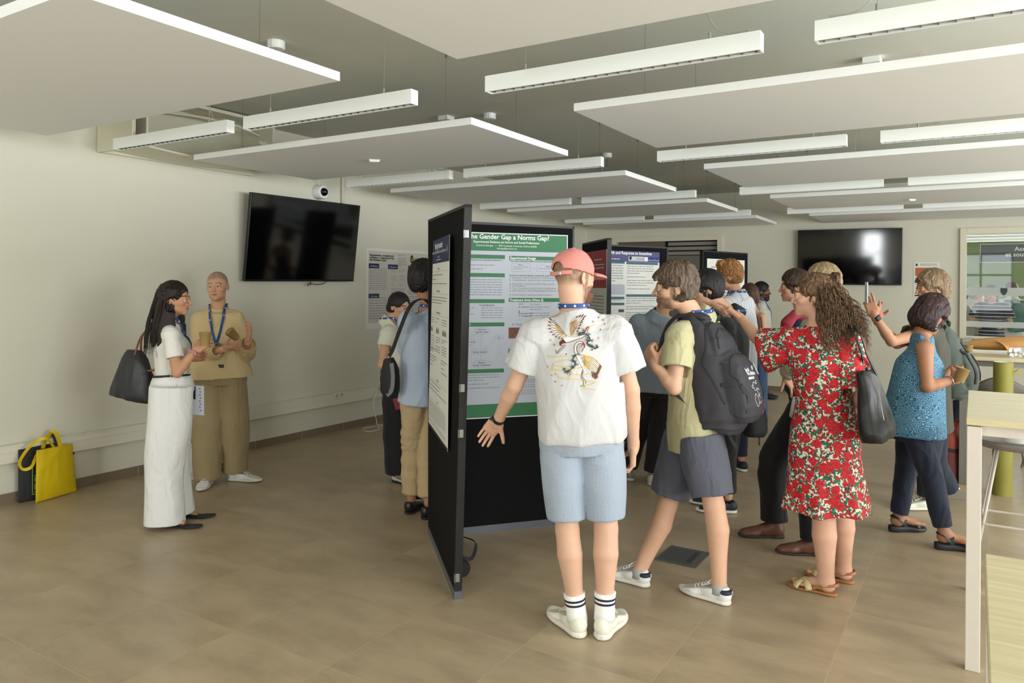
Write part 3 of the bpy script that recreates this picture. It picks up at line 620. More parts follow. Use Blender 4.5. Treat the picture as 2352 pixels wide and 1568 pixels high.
# ---------------------------------------------------------------- implicit-surface modelling (numpy)
F32 = np.float32
def A3(p): return np.array([p[0], p[1], p[2]], dtype=F32)
def unit(v):
    v = np.asarray(v, dtype=F32); n = np.linalg.norm(v); return v / n if n > 1e-9 else v
def frame(z, x=None):
    z = unit(z)
    if x is None: x = (1, 0, 0) if abs(z[0]) < 0.9 else (0, 1, 0)
    x = np.asarray(x, dtype=F32); x = x - z * np.dot(x, z)
    if np.linalg.norm(x) < 1e-5: x = np.cross(z, (0.3, 1, 0.2))
    x = unit(x); return np.array([x, np.cross(z, x), z], dtype=F32)
class Fld:
    def __init__(s): s.p = []
    def put(s, lo, hi, fn, op='u', k=0.0): s.p.append((np.asarray(lo, F32), np.asarray(hi, F32), fn, op, k)); return s
    def cone(s, a, b, ra, rb=None, k=0.02, op='u'):
        a, b = A3(a), A3(b); rb = ra if rb is None else rb; ab = b - a; L2 = float(ab @ ab) + 1e-12; r = max(ra, rb)
        def fn(X, Y, Z):
            x, y, z = X - a[0], Y - a[1], Z - a[2]
            t = np.clip((x * ab[0] + y * ab[1] + z * ab[2]) / L2, 0, 1)
            return np.sqrt((x - t * ab[0]) ** 2 + (y - t * ab[1]) ** 2 + (z - t * ab[2]) ** 2) - (ra + (rb - ra) * t)
        return s.put(np.minimum(a, b) - r, np.maximum(a, b) + r, fn, op, k)
    def chain(s, pts, rad, k=0.02, op='u'):
        for i in range(len(pts) - 1): s.cone(pts[i], pts[i + 1], rad[i], rad[i + 1], k if i == 0 else 0.004, op)
        return s
    def ell(s, c, r, R=None, k=0.02, op='u'):
        c = A3(c); r = np.asarray(r, F32); R = np.eye(3, dtype=F32) if R is None else np.asarray(R, F32); m = float(max(r))
        def fn(X, Y, Z):
            x, y, z = X - c[0], Y - c[1], Z - c[2]
            q = [x * R[i, 0] + y * R[i, 1] + z * R[i, 2] for i in range(3)]
            k0 = np.sqrt(sum((q[i] / r[i]) ** 2 for i in range(3))); k1 = np.sqrt(sum((q[i] / r[i] ** 2) ** 2 for i in range(3))) + 1e-9
            return k0 * (k0 - 1) / k1
        return s.put(c - m, c + m, fn, op, k)
    def box(s, c, h, R=None, rad=0.01, k=0.01, op='u'):
        c = A3(c); h = np.asarray(h, F32); R = np.eye(3, dtype=F32) if R is None else np.asarray(R, F32); m = float(np.linalg.norm(h))
        def fn(X, Y, Z):
            x, y, z = X - c[0], Y - c[1], Z - c[2]
            q = [np.abs(x * R[i, 0] + y * R[i, 1] + z * R[i, 2]) - (h[i] - rad) for i in range(3)]
            return np.sqrt(sum(np.maximum(a, 0) ** 2 for a in q)) + np.minimum(np.maximum(np.maximum(q[0], q[1]), q[2]), 0) - rad
        return s.put(c - m, c + m, fn, op, k)
    def seg(s, a, b, A, B, xd, k=0.01, op='u', ea=0.0, eb=0.0, pw=2.0):
        """elliptic frustum: radii A=(rx,ry) at a, B at b, x radius along xd; flat ends"""
        a, b = A3(a), A3(b); ab = b - a; L = float(np.linalg.norm(ab)); R = frame(ab, xd); m = max(A[0], A[1], B[0], B[1])
        def fn(X, Y, Z):
            x, y, z = X - a[0], Y - a[1], Z - a[2]
            u = x * R[0, 0] + y * R[0, 1] + z * R[0, 2]; v = x * R[1, 0] + y * R[1, 1] + z * R[1, 2]; w = x * R[2, 0] + y * R[2, 1] + z * R[2, 2]
            t = np.clip(w / L, 0, 1); rx = A[0] + (B[0] - A[0]) * t; ry = A[1] + (B[1] - A[1]) * t
            if pw == 2.0: q = np.sqrt((u / rx) ** 2 + (v / ry) ** 2)
            else: q = (np.abs(u / rx) ** pw + np.abs(v / ry) ** pw) ** (1 / pw)
            d = (q - 1) * np.minimum(rx, ry)
            return np.maximum(d, np.maximum(-w - ea, w - L - eb))
        return s.put(np.minimum(a, b) - m, np.maximum(a, b) + m, fn, op, k)
    def loft(s, secs, k=0.015, op='u', sub=3, pw=2.0):
        """secs: (centre, rx, ry, xdir)"""
        C_ = np.array([A3(q[0]) for q in secs]); Rr = np.array([[q[1], q[2]] for q in secs], F32); X = np.array([unit(q[3]) for q in secs])
        def cr(Aa, i, t):
            n = len(Aa); p0 = Aa[max(i - 1, 0)]; p1 = Aa[i]; p2 = Aa[i + 1]; p3 = Aa[min(i + 2, n - 1)]
            return 0.5 * ((2 * p1) + (p2 - p0) * t + (2 * p0 - 5 * p1 + 4 * p2 - p3) * t * t + (3 * p1 - p0 - 3 * p2 + p3) * t ** 3)
        st = []
        for i in range(len(secs) - 1):
            for j in range(sub): t = j / sub; st.append((cr(C_, i, t), np.maximum(cr(Rr, i, t), 0.004), X[i] * (1 - t) + X[i + 1] * t))
        st.append((C_[-1], Rr[-1], X[-1]))
        ds = [unit(st[j + 1][0] - st[j][0]) for j in range(len(st) - 1)]
        ov = [0.0] + [0.0015 + float(max(st[j][1])) * 0.5 * float(np.linalg.norm(ds[j] - ds[j - 1])) for j in range(1, len(ds))] + [0.0]
        for j in range(len(st) - 1): s.seg(st[j][0], st[j + 1][0], st[j][1], st[j + 1][1], st[j][2], k if j == 0 else 0.0, op, ov[j], ov[j + 1], pw)
        return s
    def plane(s, p, n, k=0.0, lo=None, hi=None):        # cut away the side the normal points to
        p, n = A3(p), unit(n)
        fn = lambda X, Y, Z: -((X - p[0]) * n[0] + (Y - p[1]) * n[1] + (Z - p[2]) * n[2])
        return s.put(lo if lo is not None else (-99,) * 3, hi if hi is not None else (99,) * 3, fn, 's', k)
    def bounds(s):
        L = [q for q in s.p if q[3] == 'u']
        return np.min([q[0] for q in L], axis=0), np.max([q[1] for q in L], axis=0)
    def eval(s, lo, res, shape):
        ax = [(lo[i] + res * np.arange(shape[i], dtype=F32)).astype(F32) for i in range(3)]
        V = np.full(shape, 0.2, F32)
        for (a, b, fn, op, k) in s.p:
            mg = k + 2.5 * res
            i0 = [max(0, int((a[i] - mg - lo[i]) / res)) for i in range(3)]; i1 = [min(shape[i], int((b[i] + mg - lo[i]) / res) + 2) for i in range(3)]
            if any(i1[i] <= i0[i] for i in range(3)): continue
            sl = tuple(slice(i0[i], i1[i]) for i in range(3))
            d = fn(ax[0][sl[0]][:, None, None], ax[1][sl[1]][None, :, None], ax[2][sl[2]][None, None, :]).astype(F32)
            c = V[sl]
            if op == 'u':
                if k > 0:
                    h = np.clip(0.5 + 0.5 * (c - d) / k, 0, 1); V[sl] = c + (d - c) * h - k * h * (1 - h)
                else: V[sl] = np.minimum(c, d)
            else:
                if k > 0:
                    h = np.clip(0.5 - 0.5 * (c + d) / k, 0, 1); V[sl] = c + (-d - c) * h + k * h * (1 - h)
                else: V[sl] = np.maximum(c, -d)
        return V
    def mesh(s, res=0.006, lo=None, hi=None):
        a, b = s.bounds()
        lo = a - 3 * res if lo is None else np.maximum(np.asarray(lo, F32), a - 3 * res); hi = b + 3 * res if hi is None else np.minimum(np.asarray(hi, F32), b + 3 * res)
        shape = tuple(int(x) for x in np.maximum(np.ceil((hi - lo) / res) + 1, 4))
        V = s.eval(lo, res, shape)
        return nets(V, lo, res)
def nets(V, lo, res):
    I = V < 0
    nx, ny, nz = V.shape
    cnt = np.zeros((nx - 1, ny - 1, nz - 1), np.uint8)
    for dx in (0, 1):
        for dy in (0, 1):
            for dz in (0, 1): cnt += I[dx:nx - 1 + dx, dy:ny - 1 + dy, dz:nz - 1 + dz]
    act = (cnt > 0) & (cnt < 8)
    ci = np.nonzero(act); n = len(ci[0])
    if n == 0: return np.zeros((0, 3), F32), np.zeros((0, 4), np.int32)
    idx = np.full(act.shape, -1, np.int32); idx[ci] = np.arange(n)
    acc = np.zeros((n, 3), F32); w = np.zeros(n, F32)
    c = [(dx, dy, dz) for dx in (0, 1) for dy in (0, 1) for dz in (0, 1)]
    vals = {q: V[ci[0] + q[0], ci[1] + q[1], ci[2] + q[2]] for q in c}
    for a in c:
        for k in range(3):
            if a[k] == 0:
                b = list(a); b[k] = 1; b = tuple(b)
                va, vb = vals[a], vals[b]; m = (va < 0) != (vb < 0)
                t = np.where(m, va / np.where(m, va - vb, 1), 0)
                for j in range(3): acc[:, j] += np.where(m, a[j] + (t if j == k else 0), 0)
                w += m
    P_ = (np.stack(ci, 1) + acc / w[:, None]) * res + lo
    quads = []
    for k in range(3):
        sl0 = [slice(None)] * 3; sl1 = [slice(None)] * 3; sl0[k] = slice(0, -1); sl1[k] = slice(1, None)
        A_, B_ = I[tuple(sl0)], I[tuple(sl1)]
        e = np.nonzero(A_ != B_)
        u, v = [(1, 2), (2, 0), (0, 1)][k]
        ok = (e[u] > 0) & (e[v] > 0) & (e[u] < V.shape[u] - 1) & (e[v] < V.shape[v] - 1)
        e = [q[ok] for q in e]
        def cell(du, dv):
            q = [e[0], e[1], e[2]]; q = [x.copy() for x in q]; q[u] -= du; q[v] -= dv; return idx[q[0], q[1], q[2]]
        q = np.stack([cell(1, 1), cell(0, 1), cell(0, 0), cell(1, 0)], 1)
        flip = ~A_[tuple(e)]
        q[flip] = q[flip][:, ::-1]
        quads.append(q)
    Q = np.concatenate(quads); Q = Q[(Q >= 0).all(1)]
    return P_.astype(F32), Q
def np_obj(name, P_, Q, m, parent=None, col=None):
    me = bpy.data.meshes.new(name); n = len(P_); f = len(Q)
    me.vertices.add(n); me.vertices.foreach_set('co', P_.astype(F32).ravel())
    me.loops.add(f * 4); me.loops.foreach_set('vertex_index', Q.astype(np.int32).ravel())
    me.polygons.add(f); me.polygons.foreach_set('loop_start', np.arange(f, dtype=np.int32) * 4)
    try: me.polygons.foreach_set('loop_total', np.full(f, 4, np.int32))
    except Exception: pass
    me.update(calc_edges=True); me.shade_smooth()
    if col is not None:
        at = me.color_attributes.new('tint', 'FLOAT_COLOR', 'POINT'); at.data.foreach_set('color', np.concatenate([col, np.ones((n, 1))], 1).astype(F32).ravel())
    if m: me.materials.append(m)
    o = bpy.data.objects.new(name, me); COL.objects.link(o)
    if parent: o.parent = parent
    return o
def vnormals(P_, Q):
    a, b, c, d = (P_[Q[:, i]] for i in range(4)); nf = np.cross(c - a, d - b); N = np.zeros_like(P_)
    for i in range(4): np.add.at(N, Q[:, i], nf)
    return N / (np.linalg.norm(N, axis=1, keepdims=True) + 1e-12)
def relax(P_, Q, it=1, lam=0.5):
    n = len(P_)
    for _ in range(it):
        S_ = np.zeros_like(P_); c = np.zeros(n, F32)
        for i in range(4):
            for j in (1, 3):
                np.add.at(S_, Q[:, i], P_[Q[:, (i + j) % 4]]); np.add.at(c, Q[:, i], 1)
        P_ = P_ + lam * (S_ / np.maximum(c, 1)[:, None] - P_) * (c > 0)[:, None]
    return P_.astype(F32)
_rs = np.random.RandomState(7); _tab = _rs.rand(64, 64, 64).astype(F32) * 2 - 1
def vnoise(p):
    p = np.asarray(p, F32); i = np.floor(p).astype(np.int32); f = p - i; f = f * f * (3 - 2 * f); i = i & 63; j = (i + 1) & 63
    def g(a, b, c): return _tab[a, b, c]
    x0, y0, z0 = i.T; x1, y1, z1 = j.T; fx, fy, fz = f.T
    a = g(x0, y0, z0) * (1 - fx) + g(x1, y0, z0) * fx; b = g(x0, y1, z0) * (1 - fx) + g(x1, y1, z0) * fx
    c = g(x0, y0, z1) * (1 - fx) + g(x1, y0, z1) * fx; d = g(x0, y1, z1) * (1 - fx) + g(x1, y1, z1) * fx
    return (a * (1 - fy) + b * fy) * (1 - fz) + (c * (1 - fy) + d * fy) * fz
def folds(P_, N, amp=0.006, freq=7.0, axis=(0, 0, 1), squash=0.35, seed=0.0, dirv=None):
    """cloth folds: ridged noise, stretched along axis"""
    a = unit(axis); al = P_ @ a; q = P_ - al[:, None] * a + (al * squash)[:, None] * a + seed
    wv = np.stack([vnoise(q * freq * 0.7 + 11), vnoise(q * freq * 0.7 + 23), vnoise(q * freq * 0.7 + 37)], 1) * 0.35
    h = 1 - 2 * np.abs(vnoise(q * freq + wv * 2)); h2 = 1 - 2 * np.abs(vnoise(q * freq * 2.1 + wv * 2 + 5)); h3 = vnoise(q * freq * 0.45 + 3)
    return P_ + N * (1.3 * amp * (0.55 * h + 0.3 * h2 + 0.6 * h3 - 0.25))[:, None]
CLOTHN = {}
def cloth(name, fld, m, parent, res=0.006, amp=0.005, freq=7, axis=(0, 0, 1), squash=0.35, seed=0, rl=1, extra=None):
    P_, Q = fld.mesh(res); P_ = relax(P_, Q, rl + 1)
    if amp: P_ = folds(P_, vnormals(P_, Q), amp, freq, axis, squash, seed)
    if extra: P_ = extra(P_, Q)
    return np_obj(name, P_, Q, m, parent)
def bvh_of(o):
    me = o.data; return BVHTree.FromPolygons([o.matrix_world @ v.co for v in me.vertices], [tuple(p.vertices) for p in me.polygons])
# ---------------------------------------------------------------- people
def skin_mat(name, c, rough=0.55):
    if name in MATS: return MATS[name]
    m = mat(name, c, rough, sss=0.15, spec=0.35); nt = m.node_tree; b = nt.nodes['Principled BSDF']
    at = node(nt, 'ShaderNodeVertexColor', layer_name='tint'); tc = node(nt, 'ShaderNodeTexCoord')
    n1 = node(nt, 'ShaderNodeTexNoise', _Scale=14, _Detail=4); nt.links.new(tc.outputs['Object'], n1.inputs['Vector'])
    mr = node(nt, 'ShaderNodeMapRange'); nt.links.new(n1.outputs[0], mr.inputs[0]); mr.inputs[3].default_value = 0.90; mr.inputs[4].default_value = 1.10
    sc = node(nt, 'ShaderNodeVectorMath', operation='SCALE'); nt.links.new(at.outputs['Color'], sc.inputs[0]); nt.links.new(mr.outputs[0], sc.inputs['Scale'])
    nt.links.new(sc.outputs[0], b.inputs['Base Color'])
    n2 = node(nt, 'ShaderNodeTexNoise', _Scale=260, _Detail=2); nt.links.new(tc.outputs['Object'], n2.inputs['Vector'])
    bp = node(nt, 'ShaderNodeBump'); bp.inputs['Strength'].default_value = 0.12; bp.inputs['Distance'].default_value = 0.002; nt.links.new(n2.outputs[0], bp.inputs['Height']); nt.links.new(bp.outputs[0], b.inputs['Normal'])
    return m
def hair_mat(name, c, c2=None, rough=0.5, scale=(60, 60, 8)):
    if name in MATS: return MATS[name]
    m = mat(name, c, rough, spec=0.4); nt = m.node_tree; b = nt.nodes['Principled BSDF']; tc = node(nt, 'ShaderNodeTexCoord'); mp = node(nt, 'ShaderNodeMapping'); mp.inputs['Scale'].default_value = scale
    nt.links.new(tc.outputs['Object'], mp.inputs[0]); n1 = node(nt, 'ShaderNodeTexNoise', _Scale=2.0, _Detail=6, _Roughness=0.7); nt.links.new(mp.outputs[0], n1.inputs['Vector'])
    r = node(nt, 'ShaderNodeValToRGB'); nt.links.new(n1.outputs[0], r.inputs[0]); l = lin(c); l2 = lin(c2) if c2 else tuple(min(1, x * 2.2) for x in l[:3]) + (1,)
    r.color_ramp.elements[0].position = 0.38; r.color_ramp.elements[0].color = l; r.color_ramp.elements[1].position = 0.68; r.color_ramp.elements[1].color = l2
    nt.links.new(r.outputs[0], b.inputs['Base Color']); bp = node(nt, 'ShaderNodeBump'); bp.inputs['Strength'].default_value = 0.6; bp.inputs['Distance'].default_value = 0.006
    nt.links.new(n1.outputs[0], bp.inputs['Height']); nt.links.new(bp.outputs[0], b.inputs['Normal'])
    return m
def V3(*a): return np.array(a, F32)
class Head:
    """pose frame of a head: c = point between the ears, f = facing, u = up"""
    def __init__(s, c, f, u=(0, 0, 1), sc=1.0):
        s.c = A3(c); s.f = unit(f); u = np.asarray(u, F32); s.u = unit(u - s.f * np.dot(u, s.f)); s.r = unit(np.cross(s.f, s.u)); s.sc = sc; s.R = np.array([s.r, s.f, s.u], F32)
    def __call__(s, x, y, z): return s.c + (s.r * x + s.f * y + s.u * z) * s.sc
    def loc(s, P_): return ((P_ - s.c) @ s.R.T) / s.sc
def head_fld(F, H, fem=False, chin=1.0, nose=1.0, ear=True):
    sc = H.sc; R = H.R
    def e(c, r, k=0.02, op='u'): F.ell(H(*c), [x * sc for x in r], R, k * sc, op)
    jw = 0.90 if fem else 1.0
    e((0, -0.014, 0.022), (0.0735, 0.094, 0.084))
    e((0, 0.020, -0.030), (0.0585, 0.068, 0.075), 0.03)
    e((0, 0.030, -0.076), (0.047 * jw, 0.052, 0.036), 0.025)
    e((0, 0.070, -0.101 * chin), (0.017 * jw, 0.015, 0.015), 0.022)
    for sx in (-1, 1):
        e((sx * 0.040, 0.055, -0.034), (0.019, 0.020, 0.016), 0.022)
        e((sx * 0.044 * jw, 0.012, -0.078), (0.012, 0.022, 0.014), 0.02)
        e((sx * 0.0305, 0.103, -0.011), (0.015, 0.017, 0.0125), 0.012, 's')
        e((sx * 0.0305, 0.0700, -0.0115), (0.0160, 0.0160, 0.0145), 0.004)
    F.cone(H(-0.036, 0.0795, 0.008), H(0.036, 0.0795, 0.008), 0.010 * sc, k=0.014 * sc)
    F.cone(H(0, 0.088, -0.002), H(0, 0.088 + 0.0165 * nose, -0.039), 0.0062 * sc, 0.0092 * sc, k=0.009 * sc)
    for sx in (-1, 1): F.cone(H(sx * 0.008, 0.094, -0.0445), H(sx * 0.0105, 0.090, -0.0455), 0.0060 * sc, k=0.006 * sc)
    F.cone(H(-0.017, 0.083, -0.0665), H(0, 0.0885, -0.0645), 0.0036 * sc, 0.0048 * sc, k=0.005 * sc); F.cone(H(0.017, 0.083, -0.0665), H(0, 0.0885, -0.0645), 0.0036 * sc, 0.0048 * sc, k=0.005 * sc)
    F.cone(H(-0.014, 0.083, -0.0735), H(0, 0.0870, -0.0765), 0.0038 * sc, 0.0056 * sc, k=0.005 * sc); F.cone(H(0.014, 0.083, -0.0735), H(0, 0.0870, -0.0765), 0.0038 * sc, 0.0056 * sc, k=0.005 * sc)
    for sx in (-1, 1):
        if not ear: break
        E_ = frame(H.f * 0.25 + H.r * sx, H.f)
        F.ell(H(sx * 0.0755, -0.012, -0.014), [0.0175 * sc, 0.0305 * sc, 0.0065 * sc], np.array([E_[0] * 0.96 + H.u * 0.0, H.u, E_[2]], F32), 0.006 * sc)
        F.ell(H(sx * 0.083, -0.009, -0.010), [0.010 * sc, 0.018 * sc, 0.005 * sc], np.array([E_[0], H.u, E_[2]], F32), 0.004 * sc, 's')
def hand_fld(F, w, d, n, right=True, curl=0.4, sc=1.0, thumb=0.5, spread=0.12, curls=None, fl=None):
    """w wrist, d finger direction, n palm normal (out of the palm)"""
    w = A3(w); d = unit(d); n = np.asarray(n, F32); n = unit(n - d * np.dot(n, d)); s = np.cross(d, n) if right else -np.cross(d, n)
    def p(a, b, c): return w + (s * a + d * b + n * c) * sc
    R = np.array([s, d, n], F32)
    F.box(p(0, 0.047, 0.0), [0.040 * sc, 0.046 * sc, 0.0135 * sc], R, 0.012 * sc, 0.012 * sc)
    F.cone(p(0, -0.02, 0), p(0.003, 0.02, 0), 0.024 * sc, 0.023 * sc, 0.015 * sc)
    F.cone(p(0.018, 0.018, 0.008), p(0.027, 0.05, 0.008), 0.015 * sc, 0.013 * sc, 0.012 * sc)
    base = [(0.030, 0.090), (0.0105, 0.095), (-0.0095, 0.091), (-0.029, 0.083)]; L = [0.072, 0.080, 0.074, 0.058]; tips = []
    for i in range(4):
        cu = (curls[i] if curls else curl); a, b = base[i]; q = p(a, b, 0); ang = cu * 0.9; sp = spread * (1.5 - i) * 0.5
        segl = [L[i] * 0.46, L[i] * 0.30, L[i] * 0.24]; rad = [0.0092, 0.0084, 0.0077, 0.0066]
        if i == 3: rad = [x * 0.88 for x in rad]
        for j in range(3):
            dr = unit(d * math.cos(ang) + n * math.sin(ang) + s * sp * math.cos(ang)); q2 = q + dr * segl[j] * sc
            F.cone(q, q2, rad[j] * sc, rad[j + 1] * sc, 0.005 * sc if j == 0 else 0.001); q = q2; ang += cu * (1.25 if j == 0 else 0.9)
        tips.append(q)
    a1 = unit(s * 0.75 + d * 0.75 + n * 0.35 * (0.5 + thumb)); q = p(0.030, 0.022, 0.006); q1 = q + a1 * 0.034 * sc; a2 = unit(a1 + d * 0.35 * thumb + n * thumb * 0.8 - s * 0.4 * thumb); q2 = q1 + a2 * 0.028 * sc; a3 = unit(a2 + d * 0.2 * thumb + n * 0.3 * thumb - s * 0.4 * thumb)
    F.cone(q, q1, 0.0125 * sc, 0.0105 * sc, 0.01 * sc); F.cone(q1, q2, 0.0105 * sc, 0.0098 * sc, 0.001); F.cone(q2, q2 + a3 * 0.022 * sc, 0.0095 * sc, 0.0075 * sc, 0.001)
    return dict(palm=p(0, 0.06, 0.03), s=s, d=d, n=n, tips=tips, p=p)
def foot_fld(F, heel, f, ht=0.02, L=0.235, side=1):
    """bare foot standing with its sole at height ht"""
    heel = A3(heel); f = unit(f); f[2] = 0; f = unit(f); r = np.cross(f, (0, 0, 1)); z = V3(0, 0, 1)
    def p(a, b, c): return heel + r * a * side + f * b + z * (c + ht)
    F.ell(p(0, 0.035, 0.028), [0.030, 0.036, 0.030], np.array([r, f, z], F32), 0.02)
    F.cone(p(0, 0.05, 0.045), p(-0.005, L * 0.62, 0.024), 0.032, 0.024, 0.02)
    F.ell(p(0.0, L * 0.68, 0.016), [0.044, 0.045, 0.017], np.array([r, f, z], F32), 0.015)
    for i in range(5):
        x = -0.030 + i * 0.0155; rr = 0.0115 if i == 0 else 0.0078 - i * 0.0003; y = L * (0.86 - 0.035 * max(0, i - 1))
        F.cone(p(x, L * 0.74, 0.012), p(x, y + 0.02, 0.009), rr, rr * 0.95, 0.006)
def shoe(parent, ankle, f, L=0.28, style='sneaker', m=None, sole=None, w=1.0, h=1.0, heelh=0.0, ground=0.0, pitch=0.0):
    """ankle: joint above the heel; f: toe direction"""
    a = A3(ankle); f = unit((f[0], f[1], 0)); r = np.cross(f, (0, 0, 1)); z = V3(0, 0, 1)
    if pitch: f2 = unit(f * math.cos(pitch) - z * math.sin(pitch)); z2 = unit(z * math.cos(pitch) + f * math.sin(pitch))
    else: f2, z2 = f, z
    ho = V3(a[0], a[1], ground) - f * 0.055
    if pitch: ho = ho + f * 0 + z * L * math.sin(pitch) * 0.85
    def p(x, y, c): return ho + r * x + f2 * y + z2 * c
    R = np.array([r, f2, z2], F32); st = 0.026 if style == 'sneaker' else 0.018
    if style == 'chunky': st = 0.032
    def outline(F, z0, z1, g=0.0):
        F.loft([(p(0, -0.005 - g, (z0 + z1) / 2), 0.012, (z1 - z0) / 2, r), (p(0, 0.02, (z0 + z1) / 2), 0.033 * w + g, (z1 - z0) / 2, r), (p(-0.002, 0.10, (z0 + z1) / 2), 0.034 * w + g, (z1 - z0) / 2, r), (p(0, L * 0.66, (z0 + z1) / 2), 0.046 * w + g, (z1 - z0) / 2, r), (p(0, L * 0.88, (z0 + z1) / 2 + 0.004), 0.037 * w + g, (z1 - z0) / 2, r), (p(0, L + g, (z0 + z1) / 2 + 0.008), 0.012, (z1 - z0) / 2.4, r)], 0.004, pw=4.0)
    S1 = Fld(); outline(S1, 0.002, st, 0.003)
    if heelh: S1.box(p(0, 0.03, 0.012), [0.032, 0.035, 0.012], R, 0.004)
    P_, Q = S1.mesh(0.0045); P_ = relax(P_, Q, 2); P_[:, 2] = np.maximum(P_[:, 2], ground + 0.001)
    so = np_obj('sole', P_, Q, sole or MATS['sole_white'], None)
    U = Fld()
    U.ell(p(0, 0.030, 0.050 * h), [0.036 * w, 0.042, 0.046 * h], R, 0.02)
    U.ell(p(0, 0.10, 0.045 * h), [0.037 * w, 0.06, 0.044 * h], R, 0.02)
    U.cone(p(0, 0.09, 0.060 * h), p(0, L * 0.66, 0.040 * h), 0.034 * w, 0.026, 0.02)
    U.ell(p(0, L * 0.70, 0.030), [0.047 * w, 0.062, 0.030 * h], R, 0.02); U.ell(p(0, L * 0.84, 0.026), [0.038 * w, 0.042, 0.024 * h], R, 0.015)
    U.plane(p(0, 0, st - 0.004), -z2, 0.0)
    top = {'sneaker': 0.088, 'chunky': 0.092, 'boot': 0.16, 'flat': 0.05, 'oxford': 0.082}[style]
    if style == 'boot': U.cone(p(0, 0.045, 0.06), A3(ankle) + V3(0, 0, 0.06), 0.044, 0.043, 0.03)
    U.plane(p(0, 0.03, top), z2 * 1.0 + (f2 * 0.25 if style != 'boot' else 0), 0.004)
    if style != 'boot': U.ell(p(0, 0.055, top + 0.006), [0.027 * w, 0.040, 0.03], R, 0.006, 's')
    if style == 'flat': U.ell(p(0, 0.105, 0.075), [0.036, 0.085, 0.045], R, 0.005, 's')
    P_, Q = U.mesh(0.0045); P_ = relax(P_, Q, 2)
    o = np_obj('shoe', P_, Q, m, parent); so.parent = o
    if style in ('sneaker', 'chunky', 'oxford'):
        mb = MB()
        for i in range(5):
            y = 0.105 + i * 0.020; hh = (0.098 - i * 0.0095) * h; x = 0.017
            mb.tube([p(-x, y, hh - 0.012), p(-x * 0.5, y + 0.004, hh - 0.001), p(x * 0.5, y + 0.006, hh - 0.001), p(x, y, hh - 0.012)], 0.0028, 6)
        if style != 'oxford':
            for sx in (-1, 1): mb.tube(catmull([p(0, 0.098, 0.104 * h), p(sx * 0.02, 0.085, 0.118 * h), p(sx * 0.038, 0.10, 0.10 * h), p(sx * 0.02, 0.11, 0.098 * h), p(0, 0.10, 0.102 * h)], 4), 0.0024, 6)
        mb.build('laces', MATS.get('lace_' + m.name) or m, o, smooth=True)
        T_ = Fld(); T_.loft([(p(0, 0.085, 0.105 * h), 0.018, 0.004, r), (p(0, 0.10, 0.09 * h), 0.02, 0.004, r), (p(0, 0.15, 0.066 * h), 0.018, 0.006, r)], 0.003); a_, b_ = T_.mesh(0.004); np_obj('tongue', relax(a_, b_), b_, m, o)
    return o, p
def eyes(parent, H, look=(0, 1, 0), iris='3b2a1c'):
    for sx in (-1, 1):
        c = H(sx * 0.0305, 0.0755, -0.0115); mb = MB(); R_ = 0.0150 * H.sc; d = unit(H.r * look[0] + H.f * look[1] + H.u * look[2]); fr = frame(d)
        for (a0, a1, mi) in ((0.50, 1.35, 0), (0.22, 0.50, 1), (0.0, 0.22, 2)):
            mb.cur = mi; vs = []; n = 16; K = 5
            for i in range(K):
                a = a0 + (a1 - a0) * i / (K - 1)
                for k in range(n):
                    t = 2 * math.pi * k / n; vs.append(c + R_ * (fr[2] * math.cos(a) + (fr[0] * math.cos(t) + fr[1] * math.sin(t)) * math.sin(a)))
            mb.add(vs, [(i * n + k, i * n + (k + 1) % n, (i + 1) * n + (k + 1) % n, (i + 1) * n + k) for i in range(K - 1) for k in range(n)])
        mb.build('eye', [mat('eye_white', 'd9d2c8', 0.25), mat('iris_' + iris, iris, 0.2), mat('pupil', '050505', 0.1)], parent, smooth=True)
def eyelids(F, H):
    for sx in (-1, 1):
        sc = H.sc
        F.cone(H(sx * 0.0175, 0.088, -0.010), H(sx * 0.030, 0.0935, -0.0045), 0.0026 * sc, 0.003 * sc, 0.003 * sc); F.cone(H(sx * 0.030, 0.0935, -0.0045), H(sx * 0.043, 0.083, -0.0105), 0.003 * sc, 0.0026 * sc, 0.003 * sc)
        F.cone(H(sx * 0.0185, 0.087, -0.0125), H(sx * 0.030, 0.0905, -0.0185), 0.0022 * sc, 0.0024 * sc, 0.003 * sc); F.cone(H(sx * 0.030, 0.0905, -0.0185), H(sx * 0.042, 0.082, -0.0135), 0.0024 * sc, 0.0022 * sc, 0.003 * sc)
